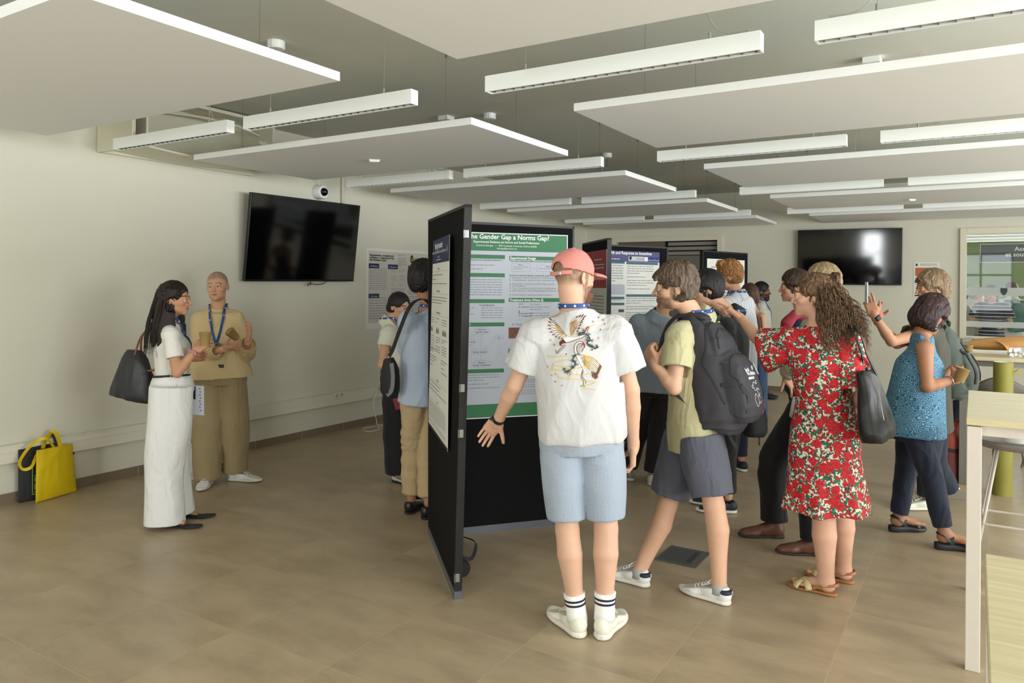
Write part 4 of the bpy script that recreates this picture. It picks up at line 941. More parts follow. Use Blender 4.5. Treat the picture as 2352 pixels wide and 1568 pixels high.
def tint_skin(P_, H, base, lips=(0.72, 0.45, 0.42), beard=None, brows=None, stub=0.0, scalp=None, hands=()):
    b = np.array(lin(base)[:3]); Ccol = np.tile(b, (len(P_), 1)); q = H.loc(P_); x, y, z = q.T
    near = (np.abs(x) < 0.12) & (np.abs(y) < 0.14) & (np.abs(z) < 0.16)
    def blend(w, c):
        nonlocal Ccol
        w = np.clip(w, 0, 1)[:, None]; Ccol = Ccol * (1 - w) + np.array(c) * w
    nz = vnoise(P_ * 160) * 0.5 + 0.5
    if scalp is not None:
        w = near * np.clip((z - 0.015 - 0.4 * np.clip(y, -0.1, 0.06)) / 0.02, 0, 1) ; blend(w * (0.55 + 0.4 * nz), lin(scalp)[:3])
        w = near * (y < 0.0) * np.clip((z + 0.055) / 0.03, 0, 1) * (np.abs(x) < 0.078); blend(w * (0.45 + 0.4 * nz), lin(scalp)[:3])
    ck = near * np.exp(-(((np.abs(x) - 0.042) / 0.018) ** 2 + ((z + 0.035) / 0.02) ** 2)) * (y > 0.03); blend(ck * 0.35, b * np.array([1.12, 0.80, 0.78]))
    ns = near * np.exp(-((x / 0.014) ** 2 + ((z + 0.043) / 0.012) ** 2)) * (y > 0.09); blend(ns * 0.35, b * np.array([1.12, 0.80, 0.78]))
    if beard is not None:
        full, c, amt = beard
        if full: w = near * np.clip((-(z + 0.030) - 0.25 * np.clip(0.07 - y, -0.1, 0.1)) / 0.012, 0, 1) * np.clip((y + 0.005) / 0.02, 0, 1)
        else: w = near * np.clip((-(z + 0.050)) / 0.012, 0, 1) * np.clip((y - 0.0) / 0.03, 0, 1)
        w = np.maximum(w, near * np.exp(-((x / 0.02) ** 2 + ((z + 0.056) / 0.005) ** 2)) * (y > 0.07))
        w = np.maximum(w, near * (np.abs(np.abs(x) - 0.066) < 0.02) * (np.abs(y - 0.012) < 0.014) * (z < 0.01) * (z > -0.07) * 0.9)
        w = w * (z > -0.125); blend(w * amt * (0.55 + 0.45 * nz), lin(c)[:3])
    lp = near * np.clip(1.4 - ((x / 0.021) ** 2 + ((z + 0.0705) / 0.0088) ** 2), 0, 1) * (y > 0.076); blend(lp * 1.3 * 0.8, b * np.array(lips) * 1.05)
    ml = near * (np.abs(z + 0.0700 - 10 * x * x * 0.0) < 0.0018) * (np.abs(x) < 0.019) * (y > 0.07); blend(ml * 0.75, b * 0.18)
    if brows is not None:
        xx = np.abs(x); arc = 0.0115 + 0.004 * (1 - ((xx - 0.032) / 0.02) ** 2)
        w = near * (xx > 0.012) * (xx < 0.053) * np.clip(1.6 - np.abs(z - arc) / 0.0032, 0, 1) * (y > 0.05); blend(w * 0.9, lin(brows)[:3])
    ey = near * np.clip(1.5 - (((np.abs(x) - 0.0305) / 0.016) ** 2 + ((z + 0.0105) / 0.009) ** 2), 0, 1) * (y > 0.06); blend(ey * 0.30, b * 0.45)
    for h in hands:
        d = np.linalg.norm(P_ - A3(h), axis=1); blend(np.clip(1 - d / 0.13, 0, 1) * 0.35, b * np.array([1.08, 0.82, 0.78]))
    return Ccol
def limb(F, a, b, c, r, k=0.02, bulge=None, back=None):
    """two-segment limb with muscle volume: r = (root, mid1, joint, mid2, end)"""
    a, b, c = A3(a), A3(b), A3(c)
    m1 = a * 0.6 + b * 0.4; m2 = b * 0.70 + c * 0.30
    if back is not None: m2 = m2 + unit(back) * r[3] * 0.22; 
    F.chain([a, m1, b], [r[0], r[1], r[2]], k); F.chain([b, m2, b * 0.35 + c * 0.65 + (unit(back) * r[3] * 0.08 if back is not None else 0), c], [r[2], r[3], (r[3] + r[4] * 2) / 3, r[4]], 0.012)
class Person: pass
def make_person(label, J, face, skin, sk='m', hd=1.0, top=None, look=None, beard=None, brows='3a2a1e', tilt=(0, 0, 1), scalp=None, hands=None, res=(0.0036, 0.0026, 0.008), limbs=1.0, legs_bare=False, arms_bare=True, feet=None, iris='3b2a1c', eye=True, group=None, neck=1.0, chin=1.0, nose=1.0, headless=False, stub=0):
    """J: joints in world coordinates. Returns Person with .root .body .H"""
    p = Person(); p.J = J = {k: A3(v) for k, v in J.items()}; fem = sk == 'f'; p.fem = fem
    root = wthing('person', label, 'person', group); p.root = root
    p.hx = unit(J['rh'] - J['lh']); p.sx = unit(J['rs'] - J['ls']); p.pc = (J['rh'] + J['lh']) / 2; p.sc = (J['rs'] + J['ls']) / 2
    up = unit(p.sc - p.pc); p.up = up; p.hf = unit(np.cross(up, p.hx)); p.sf = unit(np.cross(up, p.sx))
    H = Head(J['hd'], face, tilt, hd * (0.95 if fem else 1.0)); p.H = H
    nb = p.sc + up * 0.072 - p.sf * 0.012; p.nb = nb
    lm = limbs * (0.88 if fem else 1.0)
    F = Fld(); p.F = F
    g = 0.90 if fem else 1.0
    F.loft([(p.pc - up * 0.05, 0.095, 0.06, p.hx), (p.pc + up * 0.05, 0.095, 0.065, p.hx), (p.pc * 0.6 + p.sc * 0.4, 0.085 * g, 0.06 * g, p.hx + p.sx), (p.pc * 0.25 + p.sc * 0.75, 0.12 * g, 0.075 * g, p.sx), (p.sc - up * 0.0, 0.125 * g, 0.062 * g, p.sx), (p.sc + up * 0.055, 0.06, 0.05, p.sx)], 0.03)
    hn = H(0, -0.022, -0.062)
    F.chain([nb - up * 0.03, nb * 0.5 + hn * 0.5, hn], [0.062 * g * neck, 0.054 * g * neck, 0.052 * g * neck], 0.025)
    head_fld(F, H, fem, chin, nose); eyelids(F, H)
    hands = hands or {}; p.hand = {}
    for s, R_ in (('l', False), ('r', True)):
        F.cone(nb - up * 0.02, J[s + 's'], 0.045 * g, 0.045 * lm, 0.03)
        limb(F, J[s + 's'], J[s + 'e'], J[s + 'w'], (0.050 * lm, 0.044 * lm, 0.036 * lm, 0.039 * lm, 0.0245 * lm))
        if s in hands:
            hh = dict(hands[s]); hs = hh.pop('sc', 0.9 if fem else 1.0)
            p.hand[s] = hand_fld(F, J[s + 'w'], right=R_, sc=hs, **hh)
        fw = p.hf; ll = limbs if legs_bare else 0.74
        limb(F, J[s + 'h'], J[s + 'k'], J[s + 'a'], (0.044, 0.056 * ll, 0.052 * ll, 0.056 * ll, 0.036 * (limbs if legs_bare else 0.9)), back=-fw if legs_bare else None)
        if legs_bare: F.ell(J[s + 'k'] + fw * 0.016, [0.036 * limbs, 0.03, 0.045], np.array([p.hx, fw, up], F32), 0.015)
    if feet:
        for s, ft in feet.items():
            a_ = J[s + 'a']; ff = unit(ft['f']); foot_fld(F, V3(a_[0], a_[1], 0) - ff * 0.045, ff, ft.get('ht', 0.02), ft.get('L', 0.23), -1 if s == 'l' else 1)
            F.cone(a_, V3(a_[0], a_[1], ft.get('ht', 0.02) + 0.04) , 0.036 * limbs, 0.033, 0.02)
    Vs, Qs, off = [], [], 0
    boxes = []
    def addr(lo, hi, r_, cut=False):
        nonlocal off
        a, b = F.mesh(r_, lo, hi)
        if cut and len(a):
            ins = np.zeros(len(a), bool)
            for bl, bh in boxes: ins |= ((a > bl + 0.012) & (a < bh - 0.012)).all(1)
            b = b[~ins[b].all(1)]
        else: boxes.append((np.asarray(lo, F32), np.asarray(hi, F32)))
        if len(a): Vs.append(relax(a, b, 1, 0.3)); Qs.append(b + off); off += len(a)
    h0, h1 = H.c - 0.135 * hd, H.c + 0.135 * hd
    zc = float(H.c[2] - 0.10 * hd)
    nlo = np.minimum(H.c, nb) - 0.16; nhi = np.maximum(H.c, nb) + 0.16
    addr((nlo[0], nlo[1], float(nb[2]) - 0.06), (nhi[0], nhi[1], 9), res[0])
    if arms_bare:
        for s in ('l', 'r'):
            pts = [J[s + 'e'], J[s + 'w']] + (p.hand[s]['tips'] if s in p.hand else [])
            if s in p.hand: pts += [p.hand[s]['p'](0.06, 0.07, 0.02), p.hand[s]['p'](-0.04, 0.05, 0)]
            pts = np.array(pts if s in p.hand else pts)
            wp = np.array(([J[s + 'w']] + pts[2:].tolist()) if s in p.hand else [J[s + 'w']])
            if s in p.hand: addr(wp.min(0) - 0.035, wp.max(0) + 0.035, res[1])
    # limbs and trunk, coarser
    addr((-99, -99, -1), (99, 99, 9), res[2], True)
    P_ = np.concatenate(Vs); Q = np.concatenate(Qs)
    col = tint_skin(P_, H, skin, beard=beard, brows=brows, scalp=scalp, hands=[h['palm'] for h in p.hand.values()])
    p.body = np_obj('body', P_, Q, skin_mat('skin_' + skin, skin), root, col)
    p.body['label'] = 'bare skin of head and limbs'
    if eye: eyes(root, H, look or (0, 1, 0), iris)
    return p
# ------------------------------------------------ clothes
def shirt(p, m, name='shirt', secs=None, sleeve=0.55, srad=(0.085, 0.075), arms=('l', 'r'), hem=-0.10, w=1.0, dth=1.0, collar=0.0, amp=0.005, freq=8, res=0.006, seed=0, open_neck=0.075, belly=0.0, slen=None, sk=0.04, shoulder=0.062, cut_neck=True, squash=0.35, hollow=True, extra=None, necktop=0.016, F=None, loose=1.0):
    J = p.J; up, hx, sx = p.up, p.hx, p.sx; g = 0.92 if p.fem else 1.0
    F = F or Fld()
    if secs is None:
        secs = [(hem, 0.185, 0.130), (0.0, 0.182, 0.128), (0.28, 0.168, 0.122), (0.55, 0.172, 0.126), (0.8, 0.180, 0.122), (0.94, 0.158, 0.094), (1.06, 0.095, 0.068), (1.15, 0.066, 0.06)]
    L = []
    for t, rx, ry, *o in secs:
        c = p.pc + (p.sc - p.pc) * t; yo = o[0] if o else (belly * math.exp(-((t - 0.35) / 0.3) ** 2)); xo = o[1] if len(o) > 1 else 0.0
        xd = hx * (1 - min(max(t, 0), 1)) + sx * min(max(t, 0), 1); fw = p.hf * (1 - min(max(t, 0), 1)) + p.sf * min(max(t, 0), 1)
        L.append((c + fw * yo + xd * xo, rx * g * w, ry * g * dth, xd))
    F.loft(L, 0.02, pw=2.3)
    slen = slen or {}
    for s in arms:
        sh, el, wr = J[s + 's'], J[s + 'e'], J[s + 'w']; sl = slen.get(s, sleeve)
        F.cone(p.nb - up * 0.040, sh, 0.050 * g, shoulder * g, sk)
        full = np.linalg.norm(el - sh); fore = np.linalg.norm(wr - el); d1 = (el - sh) / full; d2 = (wr - el) / fore
        xd = np.cross(d1, p.sf)
        if sl <= 1.0:
            e = sh + d1 * full * sl; F.loft([(sh + d1 * 0.01, srad[0] * 0.70, srad[0] * 0.70, xd), (sh + d1 * full * sl * 0.5, srad[0] * 0.90, srad[0] * 0.90, xd), (e, srad[1], srad[1], xd)], sk)
            if hollow: F.seg(e - d1 * 0.05, e + d1 * 0.03, (srad[1] - 0.018,) * 2, (srad[1] - 0.012,) * 2, xd, 0.004, 's', 0.0, 0.01)
        else:
            e = el + d2 * fore * (sl - 1)
            F.chain([sh, sh * 0.5 + el * 0.5, el], [srad[0] * 0.85, srad[0] * 0.80, srad[0] * 0.72], sk); F.cone(el, el * 0.5 + e * 0.5, srad[0] * 0.72, srad[1] * 0.95, 0.02)
            F.seg(el * 0.55 + e * 0.45, e, (srad[1] * 0.97, srad[1] * 0.97), (srad[1] * 0.85, srad[1] * 0.85), xd, 0.01)
            if hollow: F.seg(e - d2 * 0.04, e + d2 * 0.02, (srad[1] * 0.70, srad[1] * 0.70), (srad[1] * 0.78, srad[1] * 0.78), xd, 0.003, 's', 0.0, 0.01)
    if cut_neck:
        nd = unit(p.H(0, -0.022, -0.062) - p.nb); F.seg(p.nb - nd * 0.05, p.nb + nd * 0.035, (0.096 * g, 0.088 * g), (0.078 * g, 0.078 * g), p.sx, 0.025)
        F.plane(p.nb + nd * necktop + p.sf * 0.02, nd + p.sf * 0.35, 0.003, *(p.nb - 0.12, p.nb + 0.16))
        F.cone(p.nb + p.sf * 0.016, p.nb + nd * 0.1 + p.sf * 0.02, open_neck * 0.66 * g, open_neck * 0.80 * g, 0.003, 's')
    o = cloth(name, F, m, p.root, res, amp, freq, (0, 0, 1), squash, seed, 1, extra)
    p.shirtF = F
    return o
def collar(p, m, r=0.066, h=0.035, name='collar', drop=0.0, par=None):
    nd = unit(p.H(0, -0.022, -0.062) - p.nb); c = p.nb + nd * (0.012 + drop); g = 0.92 if p.fem else 1; R_ = frame(nd, p.sx); mb = MB(); n = 30; vs = []
    prof = [(r * g * 1.02, -0.012), (r * g * 0.96, h), (r * g * 1.0, h + 0.004), (r * g * 1.13, h * 0.45), (r * g * 1.22, -0.004)]
    for k in range(n + 1):
        a = -math.pi / 2 + 0.42 + (2 * math.pi - 0.84) * k / n
        for (rr, z) in prof:
            tip = max(0, math.cos(a - math.pi / 2)) if False else 0
            frnt = max(0.0, math.sin(a + math.pi)) if False else 0
            d = R_[0] * math.cos(a) * rr - R_[1] * math.sin(a) * rr * 1.05 * -1
            vs.append(c + d * 1.0 + R_[2] * (z) - R_[2] * 0.02 * max(0, -math.sin(a)) * 1.2)
    m_ = len(prof); mb.add(vs, [(k * m_ + i, (k + 1) * m_ + i, (k + 1) * m_ + i + 1, k * m_ + i + 1) for k in range(n) for i in range(m_ - 1)])
    # front of the body is +sf: frame y axis is cross(nd, sx); make sure it faces it
    if np.dot(R_[1], p.sf) > 0:
        pass
    o = mb.build(name, m, par or p.root, smooth=True); md = o.modifiers.new('thickness', 'SOLIDIFY'); md.thickness = 0.002
    return o
def trousers(p, m, name='trousers', waist=0.10, w=1.0, thigh=0.095, knee=0.070, cuff=0.058, end=1.0, amp=0.005, freq=8, res=0.0065, seed=0, hollow=True, flare=None, hipw=0.172, hipd=0.125, squash=0.6, drop=0.0, extra=None, top=True):
    J = p.J; up, hx = p.up, p.hx; F = Fld(); g = 1.0
    F.loft([(p.pc - up * 0.07, hipw * 0.96 * w, hipd * 0.95 * w, hx), (p.pc, hipw * w, hipd * w, hx), (p.pc + up * waist * 0.6, hipw * 0.93 * w, hipd * 0.92 * w, hx), (p.pc + up * waist, hipw * 0.86 * w, hipd * 0.86 * w, hx)], 0.02)
    for s in ('l', 'r'):
        h, k, a = J[s + 'h'], J[s + 'k'], J[s + 'a'] - V3(0, 0, drop); d2 = a - k; sd = 1 if s == 'r' else -1
        if end <= 1.0:      # shorts: end is the fraction of the thigh
            e = h + (k - h) * end
            F.loft([(h + up * 0.0, thigh * w, thigh * w, hx), (h + (k - h) * end * 0.5, thigh * 1.02 * w, thigh * 1.04 * w, hx), (e, cuff * w, cuff * w, hx)], 0.018)
            if hollow:
                dd = unit(k - h); F.seg(e - dd * 0.08, e + dd * 0.03, (cuff * w - 0.018,) * 2, (cuff * w - 0.012,) * 2, hx, 0.004, 's', 0, 0.01)
        else:
            e = k + d2 * (end - 1); ns = [(h, thigh * w, thigh * w, hx), (h * 0.5 + k * 0.5, (thigh + knee) / 2 * w, (thigh + knee) / 2 * w, hx), (k, knee * w, knee * w, hx), (k * 0.5 + e * 0.5, (knee + cuff) / 2 * w, (knee + cuff) / 2 * w, hx), (e, cuff * w, cuff * w, hx)]
            F.loft(ns, 0.03)
            if hollow:
                dd = unit(d2); F.seg(e - dd * 0.05, e + dd * 0.03, (cuff * w - 0.018,) * 2, (cuff * w - 0.013,) * 2, hx, 0.004, 's', 0, 0.01)
    return cloth(name, F, m, p.root, res, amp, freq, (0, 0, 1), squash, seed, 1, extra)
def lanyard(p, tight=0.068, front=0.30, m=None, badge=False, on=None, sc=1.0, width=0.018):
    m = m or mat('lanyard_blue', '1d4585', 0.6); nd = unit(p.H(0, -0.022, -0.062) - p.nb); g = 0.92 if p.fem else 1; sf = p.sf; sx = p.sx
    c = p.nb + nd * 0.035; pts = []; nor = []
    ch = p.nb - p.up * front + sf * 0.125
    pts.append(ch); nor.append(sf)
    for (a, r_, z) in ((-0.5, 0.112, -0.15), (-0.25, 0.098, -0.07), (0.0, 0.080, -0.02), (0.35, tight + 0.003, 0.004)):
        ca, sa = math.cos(math.pi / 2 - 0.85 + a * 1.0 - 0.0), 0
        ang = math.pi / 2 - 0.35 - (a + 0.5) * 0.9
        d = sx * math.cos(ang) + sf * math.sin(ang); pts.append(c + d * r_ * g + p.up * z); nor.append(d)
    for k in range(1, 8):
        ang = math.pi / 2 - 0.35 - 0.765 - k * (2 * math.pi - 2 * (0.35 + 0.765)) / 8
        d = sx * math.cos(ang) + sf * math.sin(ang); pts.append(c + d * (tight + 0.001) * g + p.up * (0.012)); nor.append(d)
    for (a, r_, z) in ((0.35, tight + 0.003, 0.004), (0.0, 0.080, -0.02), (-0.25, 0.098, -0.07), (-0.5, 0.112, -0.15)):
        ang = math.pi / 2 + 0.35 + (a + 0.5) * 0.9
        d = sx * math.cos(ang) + sf * math.sin(ang); pts.append(c + d * r_ * g + p.up * z); nor.append(d)
    pts.append(ch); nor.append(sf)
    pp = catmull(pts, 4); nn = catmull(nor, 4)
    if on is not None:
        bv = bvh_of(on)
        for i, q in enumerate(pp):
            d = Vector(nn[i]).normalized(); h = bv.ray_cast(q + d * 0.25, -d, 0.4)
            if h[0] is not None:
                out_ = (h[0] - q).dot(d)
                if out_ > -0.004: pp[i] = q + d * (out_ + 0.004)
    mb = MB(); mb.ribbon(pp, width, [Vector(x) for x in nn], 0.002); mb.cur = 1
    for k in range(6, len(pp) - 6, 5):
        t_ = (pp[k + 1] - pp[k - 1]).normalized(); n_ = Vector(nn[k]).normalized(); s_ = t_.cross(n_).normalized(); q = pp[k] + n_ * 0.0022
        mb.add([q + t_ * a * 0.005 + s_ * b * 0.0045 for a, b in ((-1, -1), (1, -1), (1, 1), (-1, 1))], [(0, 1, 2, 3)]); 
    o = mb.build('lanyard', [m, mat('lanyard_mark', 'd9e2ee', 0.6)], p.root)
    if badge:
        b = pp[0] + Vector(sf) * 0.006; ux = Vector(sx); uz = Vector(p.up); mb = MB()
        mb.add([b + ux * a * 0.045 - uz * z + Vector(sf) * t for t in (0, 0.002) for a, z in ((-0.65, 0.01), (0.65, 0.01), (0.65, 0.10), (-0.65, 0.10))], [(0, 1, 2, 3), (7, 6, 5, 4), (0, 4, 5, 1), (1, 5, 6, 2), (2, 6, 7, 3), (3, 7, 4, 0)])
        mb.build('badge', mat('badge_white', 'd7d9dd', 0.4), o)
    return o
# ------------------------------------------------ hair
def hair(p, m, thick=0.014, fringe=0.035, nape=-0.075, sides=-0.03, amp=0.006, extra=None, res=0.0042, name='hair', top=0.012, face_cut=0.098, strand=(55, 14), rl=1, vol=(0, 0, 0), cuts=True, seed=0, facex=0.068):
    H = p.H; sc = H.sc; F = Fld(); R = H.R; t = thick
    F.ell(H(vol[0], -0.017 + vol[1], 0.025 + vol[2]), [(0.0755 + t) * sc, (0.096 + t) * sc, (0.086 + t + top) * sc], R, 0.01)
    F.ell(H(0, -0.045, -0.025), [(0.062 + t) * sc, (0.050 + t) * sc, (0.060 + t) * sc], R, 0.03)
    if extra: extra(F, H)
    if cuts:
        F.ell(H(0, 0.105, -0.055 + (0.03 - fringe) * 0), [facex * sc, 0.092 * sc, (0.075 + fringe) * sc], R, 0.012 * sc, 's')
        for sx in (-1, 1):
            F.ell(H(sx * 0.090, 0.020, -0.045 + sides * 0), [0.030 * sc, 0.050 * sc, 0.052 * sc], R, 0.008 * sc, 's')
    lo, hi = F.bounds(); F.plane(H(0, -0.03, nape), -H.u - H.f * 0.12, 0.006)
    P_, Q = F.mesh(res); P_ = relax(P_, Q, rl); N = vnormals(P_, Q); q = H.loc(P_)
    # strands run from the crown down: noise stretched along the meridians
    c = q - np.array([0, -0.03, 0.03]); az = np.arctan2(c[:, 0], c[:, 1]); el = np.arctan2(c[:, 2], np.hypot(c[:, 0], c[:, 1])); rr = np.linalg.norm(c, axis=1)
    w = vnoise(np.stack([az * 3 + seed, el * 3, rr * 10], 1)) * 0.5
    s1 = vnoise(np.stack([np.cos(az + w * 0.6) * strand[0] * 0.25 + 20, np.sin(az + w * 0.6) * strand[0] * 0.25, el * 1.6 + w], 1)); s2 = vnoise(np.stack([np.cos(az + w) * strand[1] * 0.3, np.sin(az + w) * strand[1] * 0.3 + 9, el * 1.2], 1))
    P_ = P_ + N * (amp * sc * (0.6 * s1 + 0.7 * s2))[:, None]
    return np_obj(name, P_, Q, m, p.root)
def strands(name, m, parent, curves, r=0.003, n=5, taper=True):
    mb = MB()
    for c in curves:
        k = len(c); mb.tube(c, [r * (1 - 0.75 * (i / (k - 1)) ** 3) if taper else r for i in range(k)], n)
    return mb.build(name, m, parent, smooth=True)
def project(o, pts, d, off=0.0015, bv=None, far=1.0):
    """drop points onto a garment along direction d"""
    bv = bv or bvh_of(o); out = []; d = Vector(d).normalized()
    for q in pts:
        h = bv.ray_cast(Vector(q) - d * far, d)
        out.append((h[0] - d * off, h[1]) if h[0] is not None else None)
    return out
# ---------------------------------------------------------------- the people
mat('sole_white', 'dedbd0', 0.6)
SOLEK = mat('sole_black', '1b1b1b', 0.6)
def cf(x, y, z=0.0): return np.array(Vector(C(x, y, z)).normalized(), F32)
def FAB(name, c, **k): k.setdefault('rough', 0.85); k.setdefault('bump', 0.25); k.setdefault('bscale', 420); k.setdefault('sheen', 0.1); k.setdefault('wr', 0.42); return mat(name, c, **k)
def joints(**k): return {a: np.array(P(*v), F32) for a, v in k.items()}
SK1 = 'd0a78c'; SK2 = 'c99b7e'
def stripes(name, c1, c2, axis, period, duty=0.5, rough=0.8):
    m = mat(name, c1, rough); nt = m.node_tree; b = nt.nodes['Principled BSDF']; L = nt.links.new
    tc = node(nt, 'ShaderNodeTexCoord'); dt = node(nt, 'ShaderNodeVectorMath', operation='DOT_PRODUCT'); L(tc.outputs['Object'], dt.inputs[0]); dt.inputs[1].default_value = tuple(float(x) for x in axis)
    d = node(nt, 'ShaderNodeMath', operation='DIVIDE'); L(dt.outputs['Value'], d.inputs[0]); d.inputs[1].default_value = period
    f = node(nt, 'ShaderNodeMath', operation='FRACT'); L(d.outputs[0], f.inputs[0]); g = node(nt, 'ShaderNodeMath', operation='LESS_THAN'); L(f.outputs[0], g.inputs[0]); g.inputs[1].default_value = duty
    mx = node(nt, 'ShaderNodeMix', data_type='RGBA'); L(g.outputs[0], mx.inputs[0]); mx.inputs[6].default_value = lin(c1); mx.inputs[7].default_value = lin(c2); L(mx.outputs[2], b.inputs['Base Color']); return m

# === man in pink cap, white crane T-shirt (back to the camera)
p = make_person('man in pink cap and white T-shirt with cranes, seen from behind',
    joints(hd=(1319, 634, 3.50), ls=(1236, 760, 3.52), rs=(1410, 757, 3.48), le=(1182, 885, 3.55), re=(1450, 895, 3.47), lw=(1143, 966, 3.70), rw=(1455, 1025, 3.55),
           lh=(1292, 1000, 3.52), rh=(1378, 1000, 3.50), lk=(1303, 1215, 3.50), rk=(1392, 1213, 3.49), la=(1323, 1398, 3.50), ra=(1389, 1396, 3.48)),
    cf(0.76, 0.62, -0.10), 'd3aa90', 'm', 1.02, tilt=C(0.05, 0.10, 1), beard=(True, '5e3420', 0.9), scalp='7a6450', brows='5a3a26',
    hands=dict(l=dict(d=cf(-0.42, 0.50, -0.62), n=cf(-0.25, -0.75, -0.45), curls=[0.22, 0.24, 0.28, 0.34], thumb=0.05, spread=0.14), r=dict(d=cf(-0.02, 0.12, -1), n=cf(-1, 0.1, 0), curls=[0.5, 0.6, 0.65, 0.7], thumb=0.4)),
    legs_bare=True, res=(0.0034, 0.0028, 0.0065), neck=1.08, limbs=1.05)
pA = p
TEE = FAB('tee_white', 'e9e8e4', rough=0.8)
secs = [(-0.03, 0.212, 0.142, 0.0), (0.03, 0.215, 0.15, 0.0), (0.30, 0.212, 0.148, 0.0), (0.58, 0.217, 0.145, 0.0), (0.80, 0.215, 0.132), (0.92, 0.185, 0.100), (1.04, 0.115, 0.075), (1.14, 0.075, 0.065)]
TEE.node_tree.nodes['Principled BSDF'].inputs['Base Color'].default_value = lin('c8c8c8')
tee = shirt(p, TEE, 'white_tshirt', secs, sleeve=0.70, srad=(0.102, 0.096), w=0.97, shoulder=0.066, amp=0.013, freq=5.0, seed=3.3, sk=0.05, res=0.0055, open_neck=0.078, necktop=0.002, squash=0.45)
def rib(p, o, m, r=0.066, up_=0.022, tilt=0.35):
    nd = unit(p.H(0, -0.022, -0.062) - p.nb); R_ = frame(nd + p.sf * tilt, p.sx); c_ = p.nb + nd * up_ + p.sf * 0.010; g = 0.92 if p.fem else 1
    MB().tube([c_ + (R_[0] * math.cos(t_) + R_[1] * math.sin(t_)) * r * g for t_ in np.linspace(0, 2 * math.pi, 33)[:-1]], 0.008, 8, close=True).build('neck_rib', m, o, smooth=True)
rib(p, tee, TEE, 0.070, 0.002, 0.35)
shs = stripes('seersucker', '8a97a9', 'b5bfca', unit(p.hx), 0.0062, 0.42)
nt = shs.node_tree; tcx = node(nt, 'ShaderNodeTexCoord'); nn_ = node(nt, 'ShaderNodeTexNoise', _Scale=90, _Detail=2); nt.links.new(tcx.outputs['Object'], nn_.inputs['Vector']); bb = node(nt, 'ShaderNodeBump'); bb.inputs['Strength'].default_value = 0.5; bb.inputs['Distance'].default_value = 0.004; nt.links.new(nn_.outputs[0], bb.inputs['Height']); nt.links.new(bb.outputs[0], nt.nodes['Principled BSDF'].inputs['Normal'])
trousers(p, shs, 'striped_shorts', waist=0.03, thigh=0.104, cuff=0.090, end=0.875, hipw=0.190, hipd=0.138, amp=0.006, freq=7, seed=1.2, res=0.006)
CRSH = mat('shoe_cream', 'e4e0cf', 0.6, bump=0.2, bscale=300)
MATS['lace_shoe_cream'] = mat('lace_cream', 'd8cfb4', 0.8)
SOCK = mat('sock_white', 'efefec', 0.9); NAVYS = mat('sock_stripe', '20242e', 0.9)
for s, f_ in (('l', cf(-0.42, 0.9)), ('r', cf(0.46, 0.89))):
    shoe(p.root, p.J[s + 'a'], f_, 0.30, 'chunky', CRSH, w=1.14, h=1.12)
    a = p.J[s + 'a']; up_ = unit(p.J[s + 'k'] - a); m = MB()
    rr = 0.043; pts = [a + up_ * t for t in (-0.05, -0.01, 0.03, 0.06, 0.075)]
    m.tube(pts, [0.050, 0.047, 0.0460, 0.0495, 0.051], 24); o = m.build('sock', SOCK, p.root, smooth=True)
    for t in (0.030, 0.050): MB().tube([a + up_ * (t - 0.005), a + up_ * (t + 0.005)], [0.0468 + t * 0.045, 0.0473 + t * 0.045], 24, cap=False).build('sock_stripe', NAVYS, o, smooth=True)
lanyard(p, tight=0.070, on=None, width=0.020)
# pink cap
PINK = FAB('cap_pink', 'd98a80', bscale=500); H = p.H
F = Fld(); F.ell(H(0, -0.012, 0.030), [0.089, 0.109, 0.098], H.R)
F.plane(H(0, 0, 0.012), -H.u - H.f * 0.10, 0.004)
F.ell(H(0, -0.012, 0.022), [0.083, 0.102, 0.091], H.R, 0.002, 's')
F.ell(H(0, -0.115, 0.025), [0.034, 0.04, 0.030], H.R, 0.004, 's')
P_, Q = F.mesh(0.0035); P_ = relax(P_, Q, 2)
cap = np_obj('pink_cap', folds(P_, vnormals(P_, Q), 0.0025, 16), Q, PINK, p.root)
F = Fld(); F.ell(H(0, 0.105, 0.008), [0.078, 0.080, 0.020], H.R); F.ell(H(0, 0.100, -0.006), [0.085, 0.092, 0.022], H.R, 0.002, 's'); F.plane(H(0, 0.072, 0), -H.f, 0.0)
P_, Q = F.mesh(0.003); np_obj('visor', relax(P_, Q), Q, PINK, cap)
m = MB(); pts = [H(0.089 * math.sin(a), -0.012 - 0.110 * math.cos(a), -0.004 + 0.012 * abs(math.sin(a))) for a in np.linspace(-0.9, 0.9, 15)]
m.ribbon(pts, 0.017, [H.r * math.sin(a) - H.f * math.cos(a) for a in np.linspace(-0.9, 0.9, 15)], 0.003); m.build('strap', PINK, cap)
a = 0.35; MB().box(H(0.091 * math.sin(a), -0.013 - 0.113 * math.cos(a), -0.003), (0.014, 0.014, 0.016)).build('buckle', STEEL, cap, bevel=0.002)
m = MB(); m.tube([H(0, -0.012, 0.126), H(0, -0.012, 0.131)], [0.009, 0.005], 12); m.build('button', PINK, cap)
F = Fld(); F.ell(H(0, 0.052, -0.088), [0.058, 0.050, 0.050], H.R); F.ell(H(0, 0.03, -0.118), [0.045, 0.05, 0.035], H.R, 0.02); F.ell(H(0, 0.105, -0.035), [0.045, 0.05, 0.045], H.R, 0.01, 's')
P_, Q = F.mesh(0.0035); np_obj('beard', folds(relax(P_, Q), vnormals(P_, Q), 0.004, 40), Q, hair_mat('beard_red', '4a2817', '8a5636', scale=(90, 90, 20)), p.root)
